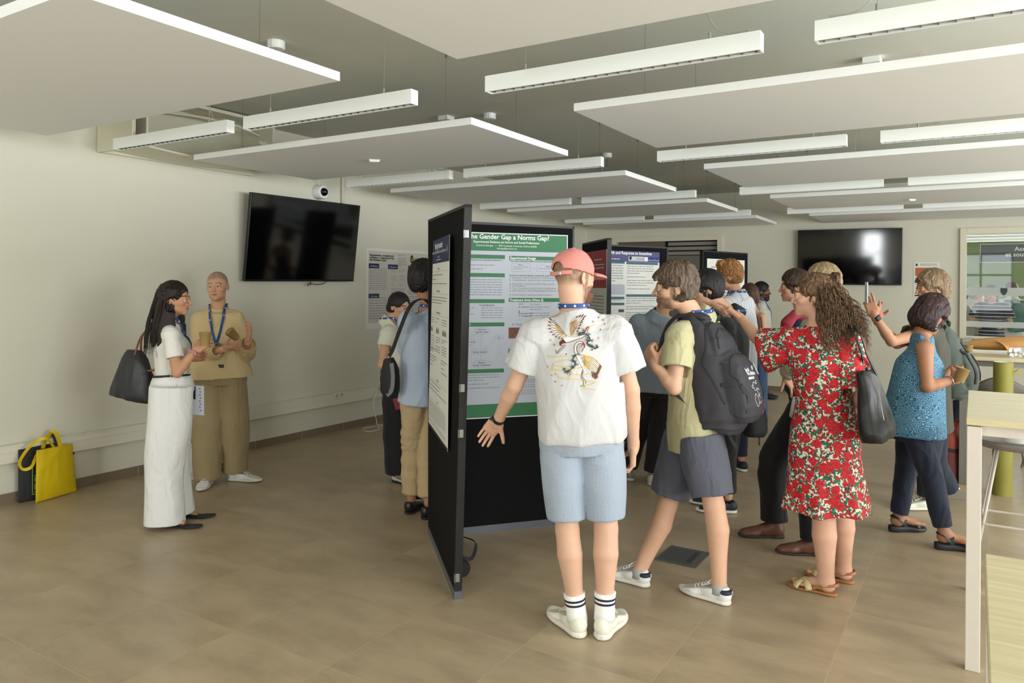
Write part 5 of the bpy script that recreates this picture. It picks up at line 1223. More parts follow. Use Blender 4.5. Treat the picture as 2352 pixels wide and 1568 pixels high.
# wrist band
w = p.J['lw']; e = p.J['le']; dr_ = unit(e - w); R_ = frame(dr_)
BLK = mat('rubber_black', '17181a', 0.45)
F = Fld(); c = w + dr_ * 0.012; F.seg(c - dr_ * 0.011, c + dr_ * 0.011, (0.031, 0.031), (0.032, 0.032), R_[0]); F.box(c + unit(cf(-0.6, -0.6, 0.5) - dr_ * np.dot(cf(-0.6, -0.6, 0.5), dr_)) * 0.030, (0.014, 0.014, 0.006), None, 0.004)
P_, Q = F.mesh(0.0025); np_obj('watch', relax(P_, Q), Q, BLK, p.root)

# embroidered cranes on the back of the T-shirt
bv = bvh_of(tee); EYEV = Vector((0, 0, EYE))
def onshirt(x, y, lift=0.0018):
    px, py = 1050 + x / 3.266, 540 + y / 3.266; d = (P(px, py, 1.0) - EYEV).normalized(); h = bv.ray_cast(EYEV, d, 6)
    return (h[0] - d * lift) if h[0] is not None else None
EMB = MB(); EM = [mat('thread_brown', '5c2f1e', 0.6), mat('thread_gold', 'c2a052', 0.5), mat('thread_red', 'b02a26', 0.6), mat('thread_pine', '2f4038', 0.6), mat('thread_sand', 'cfc38e', 0.6), mat('thread_cream', 'f1ece0', 0.6), mat('thread_pink', 'd9a0a0', 0.6)]
def stitch(pts, w, mi, lift=0.0018, smooth_=True):
    w = [w] * len(pts) if not isinstance(w, (list, tuple)) else w
    if smooth_ and len(pts) > 2:
        n = 5; ww = []
        for i in range(len(pts) - 1): ww += [w[i] + (w[i + 1] - w[i]) * k / n for k in range(n)]
        ww.append(w[-1]); pts = [(q.x, q.y) for q in catmull([Vector((a, b, 0)) for a, b in pts], n)]; w = ww
    EMB.cur = mi; L_, R2 = [], []
    for i, q in enumerate(pts):
        a = Vector(pts[max(i - 1, 0)]); b = Vector(pts[min(i + 1, len(pts) - 1)]); t = (b - a)
        if t.length < 1e-6: return
        t.normalize(); nx, ny = -t.y * w[i] / 2, t.x * w[i] / 2
        l = onshirt(q[0] + nx, q[1] + ny, lift); r = onshirt(q[0] - nx, q[1] - ny, lift)
        if l is None or r is None: return
        L_.append(l); R2.append(r)
    k = len(L_); EMB.add(L_ + R2, [(i, i + 1, k + i + 1, k + i) for i in range(k - 1)])
def wing(root, tips, lead):
    n = len(tips)
    for i, t in enumerate(tips):
        f = i / (n - 1); b = Vector(lead[0]).lerp(Vector(lead[1]), 1 - f * 0.95); b = Vector((b[0], b[1]))
        t = Vector(t); m = b.lerp(t, 0.5)
        stitch([tuple(b), tuple(m), tuple(t)], [9, 17, 9], 5, 0.0014); stitch([tuple(b.lerp(t, 0.05)), tuple(b.lerp(t, 0.5))], [9, 3], 1, 0.0019)
        pr_ = Vector((-(t - b).y, (t - b).x)).normalized() * 7
        stitch([tuple(b + pr_ * 0.5), tuple(m + pr_), tuple(t)], 2.6, 0, 0.0021); stitch([tuple(b - pr_ * 0.3), tuple(m - pr_), tuple(t)], 2.2, 0, 0.0021)
        stitch([tuple(b.lerp(t, 0.78)), tuple(b.lerp(t, 0.9)), tuple(t)], [3, 10, 3], 0, 0.0024)
wing((830, 740), [(690, 620), (684, 645), (679, 672), (682, 700), (694, 726), (712, 748), (734, 764), (758, 775), (782, 782)], ((828, 752), (768, 690)))
wing((840, 740), [(905, 606), (930, 596), (952, 592), (970, 600), (955, 622), (945, 645), (932, 668), (922, 692), (910, 715)], ((850, 755), (845, 668)))
stitch([(790, 790), (840, 775), (890, 768), (935, 757), (962, 738), (972, 712)], [20, 34, 24, 14, 11, 9], 5, 0.0015)
stitch([(800, 810), (850, 800), (900, 780), (945, 765), (972, 738), (980, 708), (990, 694)], 3.2, 0, 0.0022); stitch([(830, 760), (880, 762), (925, 750), (955, 730), (966, 708)], 3, 0, 0.0022)
stitch([(966, 712), (974, 695), (990, 686)], [7, 10, 7], 2, 0.0025); stitch([(990, 688), (1012, 680), (1036, 668)], [6, 4, 2], 1, 0.0025)
for k in range(5): stitch([(800 + 4 * k, 782 + 5 * k), (778 - 2 * k, 795 + 6 * k), (765 + 6 * k, 812 + 4 * k)], [6, 8, 4], 0, 0.0022)
stitch([(805, 818), (775, 850), (748, 880)], 4, 0, 0.002); stitch([(815, 822), (785, 858), (752, 888)], 3, 0, 0.002); stitch([(748, 880), (735, 858)], 4, 0, 0.002); stitch([(752, 888), (738, 882)], 4, 0, 0.002)
# standing crane
stitch([(940, 838), (952, 822), (940, 805), (915, 803), (893, 820), (884, 852), (892, 888), (910, 925), (925, 960), (940, 1005)], [8, 12, 12, 12, 13, 14, 16, 22, 34, 20], 5, 0.0015)
stitch([(948, 845), (956, 826), (944, 803), (915, 796), (888, 815), (878, 850), (886, 890), (904, 930), (920, 965), (945, 1008)], 3.5, 0, 0.0022)
stitch([(934, 838), (938, 818), (920, 812), (902, 825), (897, 850), (906, 880), (925, 895)], 3, 0, 0.0022)
stitch([(940, 806), (953, 822), (954, 845)], [5, 12, 6], 2, 0.0025); stitch([(946, 848), (938, 868), (934, 876)], [6, 4, 2], 0, 0.0025)
for i in range(9):
    f = i / 8; a = (925 + 60 * f * 0.3, 895 + 60 * f); b = (1082 - 42 * f, 985 + 88 * f); m_ = ((a[0] + b[0]) / 2 + 14 * (1 - f), (a[1] + b[1]) / 2 - 18 + 16 * f)
    stitch([a, m_, b], [10, 20, 9], 5 if i % 3 else 4, 0.0014); stitch([a, m_, b], 2.8, 0, 0.0021); stitch([(a[0] * .75 + m_[0] * .25, a[1] * .75 + m_[1] * .25), m_], [9, 5], 1, 0.0019); stitch([(b[0] * .8 + m_[0] * .2, b[1] * .8 + m_[1] * .2), (b[0] + 1, b[1] + 6)], [11, 9], 0, 0.0024)
for k in range(4): stitch([(1010 + k * 9, 1020 + k * 4), (1015 + k * 12, 1050 + k * 4), (1022 + k * 10, 1072)], [5, 9, 3], 0, 0.0025)
stitch([(945, 1008), (930, 1060), (945, 1090), (948, 1130)], 4, 0, 0.002); stitch([(945, 1020), (940, 1060), (962, 1090), (966, 1115)], 3.5, 0, 0.002); stitch([(925, 1132), (948, 1128), (958, 1136)], 4, 0, 0.002)
# pine
rr = random.Random(5)
for br in ([(918, 742), (945, 728), (975, 748), (998, 778), (975, 805), (990, 828), (1030, 845), (1060, 840)], [(892, 895), (868, 930), (884, 965), (860, 1000), (825, 1018), (795, 1008)]):
    stitch(br, 8, 3, 0.0022)
    for q in br[0::1] + [((br[i][0] + br[i + 1][0]) / 2, (br[i][1] + br[i + 1][1]) / 2) for i in range(len(br) - 1)]:
        qx, qy = q[0] + rr.uniform(-14, 14), q[1] + rr.uniform(-12, 12)
        for k in range(9):
            a = rr.uniform(0, 6.28); l = rr.uniform(12, 24); stitch([(qx, qy), (qx + math.cos(a) * l, qy + math.sin(a) * l * 0.8)], 2.6, 3, 0.0024, False)
for sw in ([(672, 905), (700, 915), (760, 908), (830, 914)], [(845, 935), (780, 942), (725, 962), (735, 980), (800, 985), (880, 990)], [(705, 1000), (760, 1012), (840, 1005), (900, 1000), (960, 985)], [(755, 1048), (765, 1070), (840, 1080), (920, 1085), (975, 1095), (1030, 1100), (1010, 1118), (940, 1132), (965, 1150), (1040, 1162)], [(830, 1060), (880, 1045), (930, 1052), (990, 1040)], [(720, 975), (712, 1010), (750, 1020)]):
    stitch(sw, [5] + [10] * (len(sw) - 2) + [4], 4, 0.0016); stitch([(a, b - 4) for a, b in sw], 2, 1, 0.0020)
for x, y, c in ((1020, 648, 1), (1095, 635, 1), (1102, 662, 0), (1072, 705, 0), (1060, 770, 6), (700, 787, 6), (728, 822, 1), (815, 890, 0), (675, 985, 6), (708, 1050, 6), (738, 1040, 1), (735, 1097, 1), (787, 1127, 6), (1058, 614, 0), (845, 1040, 1)):
    for k in range(5 if c else 2):
        a = k * 1.256; stitch([(x, y), (x + 9 * math.cos(a), y + 9 * math.sin(a))], [3, 6], c if c else 0, 0.002, False)
    if c: stitch([(x - 2, y), (x + 2, y)], 5, 2 if c == 6 else 0, 0.0024, False)
EMB.build('crane_embroidery', EM, tee)
rebase(p.root)

# === man in green polo with backpack
p = make_person('man in pale green polo and slate shorts carrying a big dark backpack',
    joints(hd=(1549, 657, 4.02), ls=(1560, 768, 3.93), rs=(1632, 752, 4.22), le=(1548, 890, 3.86), re=(1560, 870, 4.42), lw=(1505, 838, 3.92), rw=(1515, 830, 4.30),
           lh=(1608, 1000, 3.93), rh=(1578, 1000, 4.10), lk=(1640, 1160, 3.86), rk=(1532, 1160, 4.10), la=(1652, 1348, 3.86), ra=(1468, 1312, 4.08)),
    cf(-1, 0.16, -0.03), 'd3a88c', 'm', 1.04, beard=(False, '4c3423', 0.80), brows='4a3526', look=(0, 1, 0),
    hands=dict(l=dict(d=cf(-0.35, 0.35, 0.85), n=cf(0.75, 0.5, 0.2), curl=1.25, thumb=1.0), r=dict(d=cf(-0.3, -0.3, 0.6), n=cf(0.6, -0.3, 0), curl=1.1, thumb=0.8)), legs_bare=True, res=(0.0032, 0.003, 0.0065), nose=1.25, limbs=1.03)
pB = p
POLO = FAB('polo_green', 'bdb890', bscale=500)
o = shirt(p, POLO, 'green_polo', [(-0.12, 0.165, 0.135, -0.01), (0.02, 0.170, 0.138), (0.3, 0.168, 0.138), (0.6, 0.178, 0.138), (0.82, 0.182, 0.125), (0.94, 0.155, 0.095), (1.06, 0.095, 0.07), (1.15, 0.066, 0.06)], sleeve=0.62, srad=(0.088, 0.082), amp=0.006, freq=7, seed=9.1, res=0.0055)
collar(p, POLO, 0.066, 0.034)
SLATE = FAB('shorts_slate', '565865', bscale=380)
trousers(p, SLATE, 'slate_shorts', waist=0.05, thigh=0.118, cuff=0.108, end=0.86, hipw=0.160, hipd=0.128, amp=0.007, freq=8, seed=4.4, res=0.006)
lanyard(p, tight=0.076, on=o, width=0.022)
def fringe_m(F, H):
    F.ell(H(0, 0.062, 0.052), [0.062, 0.045, 0.036], H.R, 0.02); F.ell(H(-0.03, 0.098, 0.036), [0.030, 0.018, 0.022], H.R, 0.015); F.ell(H(0.03, 0.096, 0.034), [0.030, 0.018, 0.024], H.R, 0.015)
    F.ell(H(-0.07, -0.045, -0.045), [0.022, 0.045, 0.055], H.R, 0.02); F.ell(H(0.07, -0.045, -0.045), [0.022, 0.045, 0.055], H.R, 0.02)
HB = hair_mat('hair_ash', '3a2d22', '7e6b58')
hair(p, HB, 0.017, nape=-0.075, extra=fringe_m, amp=0.010, strand=(60, 18), res=0.0038)
SNK = mat('sneaker_white', 'e6e5e1', 0.45); NAVY = mat('heel_navy', '22283c', 0.5)
for s, f_ in (('l', cf(-0.72, 0.69)), ('r', cf(-0.76, 0.64))):
    o, fp = shoe(p.root, p.J[s + 'a'], f_, 0.285, 'sneaker', SNK)
    F = Fld(); r_ = np.cross(unit(f_), (0, 0, 1)); F.ell(fp(0, 0.022, 0.066), [0.0385, 0.038, 0.018], np.array([r_, unit(f_), (0, 0, 1)], F32)); F.plane(fp(0, 0.030, 0.07), unit(f_), 0)
    a_, b_ = F.mesh(0.003); np_obj('heel_tab', relax(a_, b_), b_, NAVY, o)
    mb = MB()
    for k, an in enumerate((-0.5, 0, 0.5)):
        c = fp(0, -0.0175, 0.068); rt = Vector(r_); f3 = Vector(unit(f_)); tip = Vector(c) + rt * 0.011 * math.sin(an) + Vector((0, 0, 0.012 * math.cos(an))); b0 = Vector(c) - Vector((0, 0, 0.002)); q = (tip - b0); sd = q.cross(f3).normalized() * 0.003
        mb.add([b0, (b0 + tip) / 2 + sd, tip, (b0 + tip) / 2 - sd], [(0, 1, 2, 3)])
    mb.box(fp(0, -0.0175, 0.062), (0.018, 0.001, 0.0025), Matrix.Rotation(math.atan2(-f_[0], f_[1]), 3, 'Z')); mb.build('heel_emblem', SNK, o)
    a = p.J[s + 'a']; MB().tube([a + V3(0, 0, -0.03), a + V3(0, 0, 0.0), a + V3(0, 0, 0.018)], [0.043, 0.0405, 0.040], 24).build('ankle_sock', mat('sock_grey', 'a9aba6', 0.9), p.root, smooth=True)
rebase(p.root)

# === woman in red floral dress
def floral():
    m = mat('floral', 'c8202a', 0.75); nt = m.node_tree; b = nt.nodes['Principled BSDF']; L = nt.links.new
    tc = node(nt, 'ShaderNodeTexCoord'); nz = node(nt, 'ShaderNodeTexNoise', _Scale=55, _Detail=3); L(tc.outputs['Object'], nz.inputs['Vector'])
    ad = node(nt, 'ShaderNodeMix', data_type='VECTOR'); ad.inputs[0].default_value = 0.022; L(tc.outputs['Object'], ad.inputs[4]); L(nz.outputs['Color'], ad.inputs[5])
    def vor(sc, rnd=1.0, **k):
        v = node(nt, 'ShaderNodeTexVoronoi', _Scale=sc, **k); v.inputs['Randomness'].default_value = rnd; L(ad.outputs[1], v.inputs['Vector']); return v
    def ramp(src, stops):
        r = node(nt, 'ShaderNodeValToRGB'); L(src, r.inputs[0]); e = r.color_ramp.elements
        while len(e) < len(stops): e.new(0.5)
        for x, (pos, col) in zip(e, stops): x.position = pos; x.color = lin(col)
        return r
    base = ramp(node(nt, 'ShaderNodeTexNoise', _Scale=60, _Detail=2).outputs[0], [(0.0, 'cdc4b0'), (1.0, 'e6e0d0')])
    lv = vor(110); leaf = ramp(lv.outputs['Color'], [(0.0, '1e5b40'), (0.35, '2b7550'), (0.5, 'd9d2c0'), (0.72, 'ddd6c6'), (0.8, '1d2b3a')]); leaf.color_ramp.interpolation = 'CONSTANT'
    small = vor(50); big = vor(19)
    def over(under, v, lo, hi, stops):
        d = v.outputs['Distance']; mk = node(nt, 'ShaderNodeMath', operation='LESS_THAN'); L(d, mk.inputs[0]); mk.inputs[1].default_value = hi
        petals = node(nt, 'ShaderNodeTexVoronoi', _Scale=150); L(ad.outputs[1], petals.inputs['Vector'])
        cr_ = ramp(petals.outputs['Distance'], stops); mx = node(nt, 'ShaderNodeMix', data_type='RGBA'); L(mk.outputs[0], mx.inputs[0]); L(under, mx.inputs[6]); L(cr_.outputs[0], mx.inputs[7]); return mx.outputs[2]
    o1 = over(leaf.outputs[0], small, 0, 0.43, [(0.0, '8f0f1c'), (0.4, 'c41a26'), (0.8, '6e0a16')])
    o2 = over(o1, big, 0, 0.46, [(0.0, 'e03432'), (0.35, 'd2202a'), (0.75, '930d1a')])
    L(o2, b.inputs['Base Color']); return m
FLO = floral()
p = make_person('woman in short red floral dress pointing to the left, curly hair half up',
    joints(hd=(1868, 677, 3.97), ls=(1822, 775, 4.02), rs=(1950, 780, 3.86), le=(1752, 790, 4.16), re=(1985, 900, 3.90), lw=(1699, 728, 4.33), rw=(1935, 955, 4.15),
           lh=(1868, 985, 4.05), rh=(1926, 985, 4.00), lk=(1892, 1180, 3.98), rk=(1935, 1165, 4.12), la=(1897, 1335, 3.98), ra=(1937, 1308, 4.15)),
    cf(-0.93, 0.36, 0.02), 'd6a98f', 'f', 1.04, beard=None, brows='4a2f20',
    hands=dict(l=dict(d=cf(-0.75, 0.25, 0.60), n=cf(-0.5, 0.25, -0.75), curls=[0.12, 0.95, 1.1, 1.2], thumb=0.6), r=dict(d=cf(-0.8, 0.5, -0.1), n=cf(0, 0, -1), curl=0.6)),
    feet=dict(l=dict(f=cf(-0.78, 0.62), ht=0.017, L=0.235), r=dict(f=cf(-0.82, 0.57), ht=0.017, L=0.235)), legs_bare=True, res=(0.0032, 0.0028, 0.006), limbs=1.12, nose=1.05)
pC = p
F = Fld(); J = p.J; hx, up = p.hx, p.up
def ctr(t, xo=0.0, yo=0.0): return p.pc + ((p.sc - p.pc) * t if t > 0 else V3(0, 0, 1) * (t * float(np.linalg.norm(p.sc - p.pc)))) + p.hx * xo + p.hf * yo
F.loft([(ctr(-0.86), 0.222, 0.19, hx), (ctr(-0.7), 0.205, 0.175, hx), (ctr(-0.35), 0.185, 0.155, hx), (ctr(0.0), 0.175, 0.145, hx), (ctr(0.33), 0.138, 0.118, hx), (ctr(0.55), 0.150, 0.125, hx + p.sx), (ctr(0.80), 0.172, 0.125, p.sx), (ctr(0.94), 0.150, 0.09, p.sx), (ctr(1.06), 0.100, 0.066, p.sx)], 0.02, pw=2.2)
for s in ('l', 'r'):
    sh, el = J[s + 's'], J[s + 'e']; d1 = unit(el - sh); Lr = np.linalg.norm(el - sh)
    F.cone(p.nb - up * 0.03, sh, 0.05, 0.058, 0.05)
    e = sh + d1 * Lr * (0.98 if s == 'l' else 0.75); dn = V3(0, 0, -1) - d1 * np.dot(V3(0, 0, -1), d1); dn = unit(dn)
    F.loft([(sh, 0.062, 0.062, dn), (sh * 0.5 + e * 0.5 + dn * 0.03, 0.098, 0.075, dn), (e + dn * 0.035, 0.118 if s == 'l' else 0.10, 0.082, dn)], 0.05)
    F.seg(e + dn * 0.03 - d1 * 0.06, e + dn * 0.035 + d1 * 0.03, (0.085, 0.06), (0.108 if s == 'l' else 0.09, 0.074), dn, 0.004, 's', 0, 0.02)
nd = unit(p.H(0, -0.022, -0.062) - p.nb); F.plane(p.nb + nd * 0.006 , nd + p.sf * 0.25, 0.003, *(p.nb - 0.14, p.nb + 0.14)); F.ell(p.nb + nd * 0.03, [0.075, 0.075, 0.05], None, 0.004, 's')
def hem(P_, Q):
    q = P_ - p.pc; z = q @ up; w = np.clip((-0.15 - z) / 0.35, 0, 1); an = np.arctan2(q @ p.hf, q @ hx); rad = q - np.outer(z, up); rad /= np.linalg.norm(rad, axis=1, keepdims=True) + 1e-6
    P_ = P_ + rad * (w * (0.016 * np.sin(an * 9 + z * 3) + 0.008 * np.sin(an * 17 + 1)))[:, None]; P_[:, 2] += w * 0.010 * np.sin(an * 5 + 1.0); return P_
dress = cloth('floral_dress', F, FLO, p.root, 0.0058, 0.007, 7, (0, 0, 1), 0.4, 2.0, 1, hem)
# hair: scalp cap, half-up knot and a fall of curls
CURL = hair_mat('hair_curl', '33221a', '8a6a48', scale=(40, 40, 18)); H = p.H
def ex(F, H):
    F.ell(H(0, -0.085, 0.075), [0.038, 0.040, 0.036], H.R, 0.02)
    F.ell(H(0, -0.095, -0.02), [0.070, 0.055, 0.085], H.R, 0.03); F.ell(H(0, -0.10, -0.13), [0.082, 0.055, 0.10], H.R, 0.03)
hr = hair(p, CURL, 0.008, nape=-0.26, extra=ex, amp=0.007, res=0.0045, top=0.004, facex=0.066)
rr = random.Random(11); cs = []
for k in range(430):
    a = rr.uniform(-1.9, 1.9); el_ = rr.uniform(-0.3, 0.9); st = H(0.066 * math.sin(a), -0.02 - 0.082 * math.cos(a), 0.02 + 0.055 * el_)
    if abs(a) > 1.5: st = H(0.070 * math.copysign(1, a), -0.025, 0.0)
    L0 = rr.uniform(0.16, 0.33); n = 26; out_ = H.r * math.sin(a) - H.f * math.cos(a) * 1.2; ph = rr.uniform(0, 6.28); fr_ = rr.uniform(14, 24); am = rr.uniform(0.005, 0.011); c = []
    sd = unit(np.cross(out_, H.u)); base_ = st
    for i in range(n):
        t = i / (n - 1); q = st + out_ * (0.022 + 0.055 * math.sin(t * 1.9) + rr.uniform(-0.001, 0.001)) - V3(0, 0, 1) * L0 * t + (p.sx * 0.03 + cf(0.5, -0.3) * 0.05) * t * t
        q = q + sd * am * (0.3 + t) * math.sin(fr_ * t + ph) + out_ * am * (0.3 + t) * math.cos(fr_ * t + ph); c.append(q)
    cs.append(c)
for k in range(70):
    a = rr.uniform(0, 6.28); c0 = H(0, -0.095, 0.082); c = []
    for i in range(16):
        t = i / 15 * 3.6 + a; c.append(c0 + (H.r * math.cos(t) + H.u * math.sin(t)) * (0.030 + 0.012 * math.sin(t * 3 + k)) - H.f * (0.01 * math.sin(t * 2 + k) + 0.012 * (k % 3)))
    cs.append(c)
strands('curls', CURL, hr, cs, 0.0024, 4)
GOLD = mat('gold', 'b99448', 0.3, metal=1.0); m = MB(); c = H(-0.082, -0.008, -0.052); m.tube([c + (H.f * math.cos(t) + H.u * math.sin(t)) * 0.010 for t in np.linspace(0, 6.28, 17)], 0.0018, 6); m.build('earring', GOLD, p.root)
# woven sandals
TAN = mat('leather_tan', 'a9744a', 0.5); WEAVE = mat('woven_gold', 'cdbb84', 0.45, bump=0.8, bscale=120, var=0.35, vscale=60)
for s, ff in (('l', cf(-0.78, 0.62)), ('r', cf(-0.82, 0.57))):
    a_ = J[s + 'a']; f = unit(ff); r = np.cross(f, (0, 0, 1)) * (-1 if s == 'l' else 1); heel = V3(a_[0], a_[1], 0) - f * 0.045; z = V3(0, 0, 1)
    def q(x, y, c): return heel + r * x + f * y + z * c
    S1 = Fld(); S1.loft([(q(0, -0.012, 0.009), 0.015, 0.0075, r), (q(0, 0.02, 0.009), 0.034, 0.0075, r), (q(0, 0.10, 0.009), 0.034, 0.0075, r), (q(0, 0.165, 0.009), 0.050, 0.0075, r), (q(-0.006, 0.215, 0.009), 0.044, 0.0075, r), (q(-0.01, 0.248, 0.009), 0.016, 0.0075, r)], 0.004, pw=4)
    P_, Q = S1.mesh(0.004); sd = np_obj('sandal', relax(P_, Q), Q, TAN, p.root)
    for x0, x1, y0, y1 in ((-0.052, 0.052, 0.115, 0.190), (0.052, -0.052, 0.115, 0.190)):
        pts = [q(x0, y0, 0.018), q(x0 * 0.75, y0 + 0.015, 0.050), q(0, (y0 + y1) / 2, 0.062), q(x1 * 0.75, y1 - 0.015, 0.045), q(x1, y1, 0.018)]; pp = catmull(pts, 5)
        nn_ = [Vector(r) * ((x0 + (x1 - x0) * i / (len(pp) - 1)) * 14) + Vector((0, 0, 1)) for i in range(len(pp))]
        MB().ribbon(pp, 0.034, nn_, 0.005).build('woven_strap', WEAVE, sd, smooth=True)
    pts = catmull([q(0.040, 0.10, 0.03), q(0.040, 0.04, 0.052), q(0.03, -0.005, 0.062), q(0, -0.018, 0.064), q(-0.03, -0.005, 0.062), q(-0.040, 0.04, 0.052), q(-0.040, 0.10, 0.03)], 5); cc = Vector(q(0, 0.04, 0.05))
    MB().ribbon(pts, 0.014, [(x - cc) for x in pts], 0.003).build('heel_strap', TAN, sd)
    MB().tube([q(0.044, 0.062, 0.042), q(0.048, 0.062, 0.042)], 0.010, 12).build('buckle', GOLD, sd)
rebase(p.root)

# === woman in teal patterned sleeveless top
def teal():
    m = mat('teal_print', '2c6f95', 0.7); nt = m.node_tree; b = nt.nodes['Principled BSDF']; L = nt.links.new
    tc = node(nt, 'ShaderNodeTexCoord'); v = node(nt, 'ShaderNodeTexVoronoi', _Scale=31); L(tc.outputs['Object'], v.inputs['Vector']); v.inputs['Randomness'].default_value = 0.8
    n = node(nt, 'ShaderNodeTexNoise', _Scale=20, _Detail=2); L(tc.outputs['Object'], n.inputs['Vector'])
    a = node(nt, 'ShaderNodeMath', operation='MULTIPLY'); L(v.outputs['Distance'], a.inputs[0]); a.inputs[1].default_value = 26.0
    a2 = node(nt, 'ShaderNodeMath', operation='MULTIPLY_ADD'); L(n.outputs[0], a2.inputs[0]); a2.inputs[1].default_value = 5.0; L(a.outputs[0], a2.inputs[2])
    s_ = node(nt, 'ShaderNodeMath', operation='SINE'); L(a2.outputs[0], s_.inputs[0]); g = node(nt, 'ShaderNodeMapRange'); L(s_.outputs[0], g.inputs[0]); g.inputs[1].default_value = 0.1; g.inputs[2].default_value = 0.6
    mx = node(nt, 'ShaderNodeMix', data_type='RGBA'); L(g.outputs[0], mx.inputs[0]); mx.inputs[6].default_value = lin('1c5a7e'); mx.inputs[7].default_value = lin('78a6bb'); L(mx.outputs[2], b.inputs['Base Color']); return m
TEAL = teal()
p = make_person('woman with dark bob in teal swirl-print sleeveless top holding a cup',
    joints(hd=(2140, 722, 4.83), ls=(2112, 790, 5.00), rs=(2124, 800, 4.72), le=(2135, 880, 5.10), re=(2130, 888, 4.68), lw=(2172, 862, 4.95), rw=(2190, 872, 4.72),
           lh=(2092, 985, 4.95), rh=(2100, 985, 4.78), lk=(2080, 1085, 5.00), rk=(2138, 1090, 4.72), la=(2062, 1193, 5.02), ra=(2170, 1228, 4.68)),
    cf(0.90, 0.28, -0.42), 'a8795c', 'f', 1.02, tilt=C(0.3, 0, 1), brows='2a1c16',
    hands=dict(r=dict(d=cf(0.75, 0.15, 0.45), n=cf(0.2, 1, 0.1), curl=0.75, thumb=0.8), l=dict(d=cf(0.85, -0.2, 0.35), n=cf(0.2, -1, 0.1), curl=0.7, thumb=0.8)),
    feet=dict(l=dict(f=cf(1, 0.08), ht=0.045, L=0.225), r=dict(f=cf(0.97, -0.2), ht=0.045, L=0.225)), res=(0.0034, 0.0028, 0.0065), limbs=1.12)
pD = p; J = p.J; F = Fld(); up, hx = p.up, p.hx
F.loft([(ctr(-0.06), 0.195, 0.192, hx), (ctr(0.10), 0.19, 0.185, hx), (ctr(0.35), 0.17, 0.168, hx), (ctr(0.6), 0.165, 0.155, p.sx), (ctr(0.8), 0.152, 0.135, p.sx), (ctr(0.94), 0.132, 0.085, p.sx), (ctr(1.06), 0.088, 0.064, p.sx), (ctr(1.15), 0.062, 0.056, p.sx)], 0.02)
for s in ('l', 'r'):
    sh, el = J[s + 's'], J[s + 'e']; d1 = unit(el - sh); F.cone(p.nb - up * 0.03, sh * 0.8 + p.nb * 0.2, 0.05, 0.052, 0.03)
    F.ell(sh + unit(sh - p.sc) * 0.045 - up * 0.03, [0.062, 0.062, 0.085], None, 0.006, 's')
nd = unit(p.H(0, -0.022, -0.062) - p.nb); F.plane(p.nb + nd * 0.028, nd + p.sf * 0.3, 0.003, *(p.nb - 0.12, p.nb + 0.14)); F.cone(p.nb, p.nb + nd * 0.1, 0.05, 0.062, 0.003, 's')
top = cloth('teal_top', F, TEAL, p.root, 0.0058, 0.006, 6, (0, 0, 1), 0.4, 6.0)
NVT = FAB('trouser_navy', '1a2336')
trousers(p, NVT, 'navy_trousers', waist=0.03, thigh=0.084, knee=0.070, cuff=0.056, end=1.86, hipw=0.145, hipd=0.13, amp=0.006, seed=3)
DKH = hair_mat('hair_dark', '1c1214', '4a2c2a')
def bob(F, H):
    for sx in (-1, 1): F.ell(H(sx * 0.058, -0.030, -0.045), [0.042, 0.075, 0.075], H.R, 0.03)
    F.ell(H(0, -0.075, -0.045), [0.070, 0.055, 0.075], H.R, 0.03); F.ell(H(0, 0.06, 0.055), [0.06, 0.04, 0.03], H.R, 0.02)
hair(p, DKH, 0.022, nape=-0.115, extra=bob, amp=0.010, res=0.0045, top=0.010, cuts=True, facex=0.060)
mb = MB()
for k, (x, rr_) in enumerate(((0, 0.006), (-0.016, 0.008), (-0.034, 0.009))): mb.lathe([(0, -rr_), (rr_, 0), (0, rr_)], tuple(p.H(0.088, -0.012, -0.060 + x)), 12)
mb.build('earring', mat('turquoise', '7fb2a2', 0.3), p.root, smooth=True)
BLS = mat('sandal_black', '202226', 0.5)
for s, ff in (('l', cf(1, 0.08)), ('r', cf(0.97, -0.2))):
    a_ = J[s + 'a']; f = unit(ff); r = np.cross(f, (0, 0, 1)); heel = V3(a_[0], a_[1], 0) - f * 0.045; z = V3(0, 0, 1)
    def q(x, y, c): return heel + r * x + f * y + z * c
    S1 = Fld(); S1.loft([(q(0, -0.012, 0.022), 0.02, 0.022, r), (q(0, 0.02, 0.022), 0.036, 0.022, r), (q(0, 0.10, 0.022), 0.036, 0.020, r), (q(0, 0.165, 0.018), 0.048, 0.016, r), (q(0, 0.215, 0.016), 0.040, 0.013, r), (q(0, 0.240, 0.018), 0.018, 0.010, r)], 0.004, pw=4)
    P_, Q = S1.mesh(0.0045); P_[:, 2] = np.maximum(P_[:, 2], 0.001); sd = np_obj('wedge_sandal', relax(P_, Q), Q, BLS, p.root)
    for pts in ([q(-0.042, 0.075, 0.045), q(-0.038, 0.075, 0.08), q(0, 0.088, 0.100), q(0.038, 0.075, 0.08), q(0.042, 0.075, 0.045)], [q(0.040, 0.07, 0.06), q(0.038, 0.03, 0.098), q(0, 0.002, 0.106), q(-0.038, 0.03, 0.098), q(-0.040, 0.07, 0.06)], [q(-0.05, 0.165, 0.035), q(-0.03, 0.17, 0.060), q(0.0, 0.175, 0.066), q(0.03, 0.17, 0.060), q(0.05, 0.165, 0.035)]):
        pp = catmull(pts, 5); cc = Vector(q(0, 0.05 if pts[0][2] > 0.05 else float(np.dot(pts[0] - heel, f)), 0.05)); MB().ribbon(pp, 0.020, [x - cc for x in pp], 0.003).build('strap', BLS, sd)
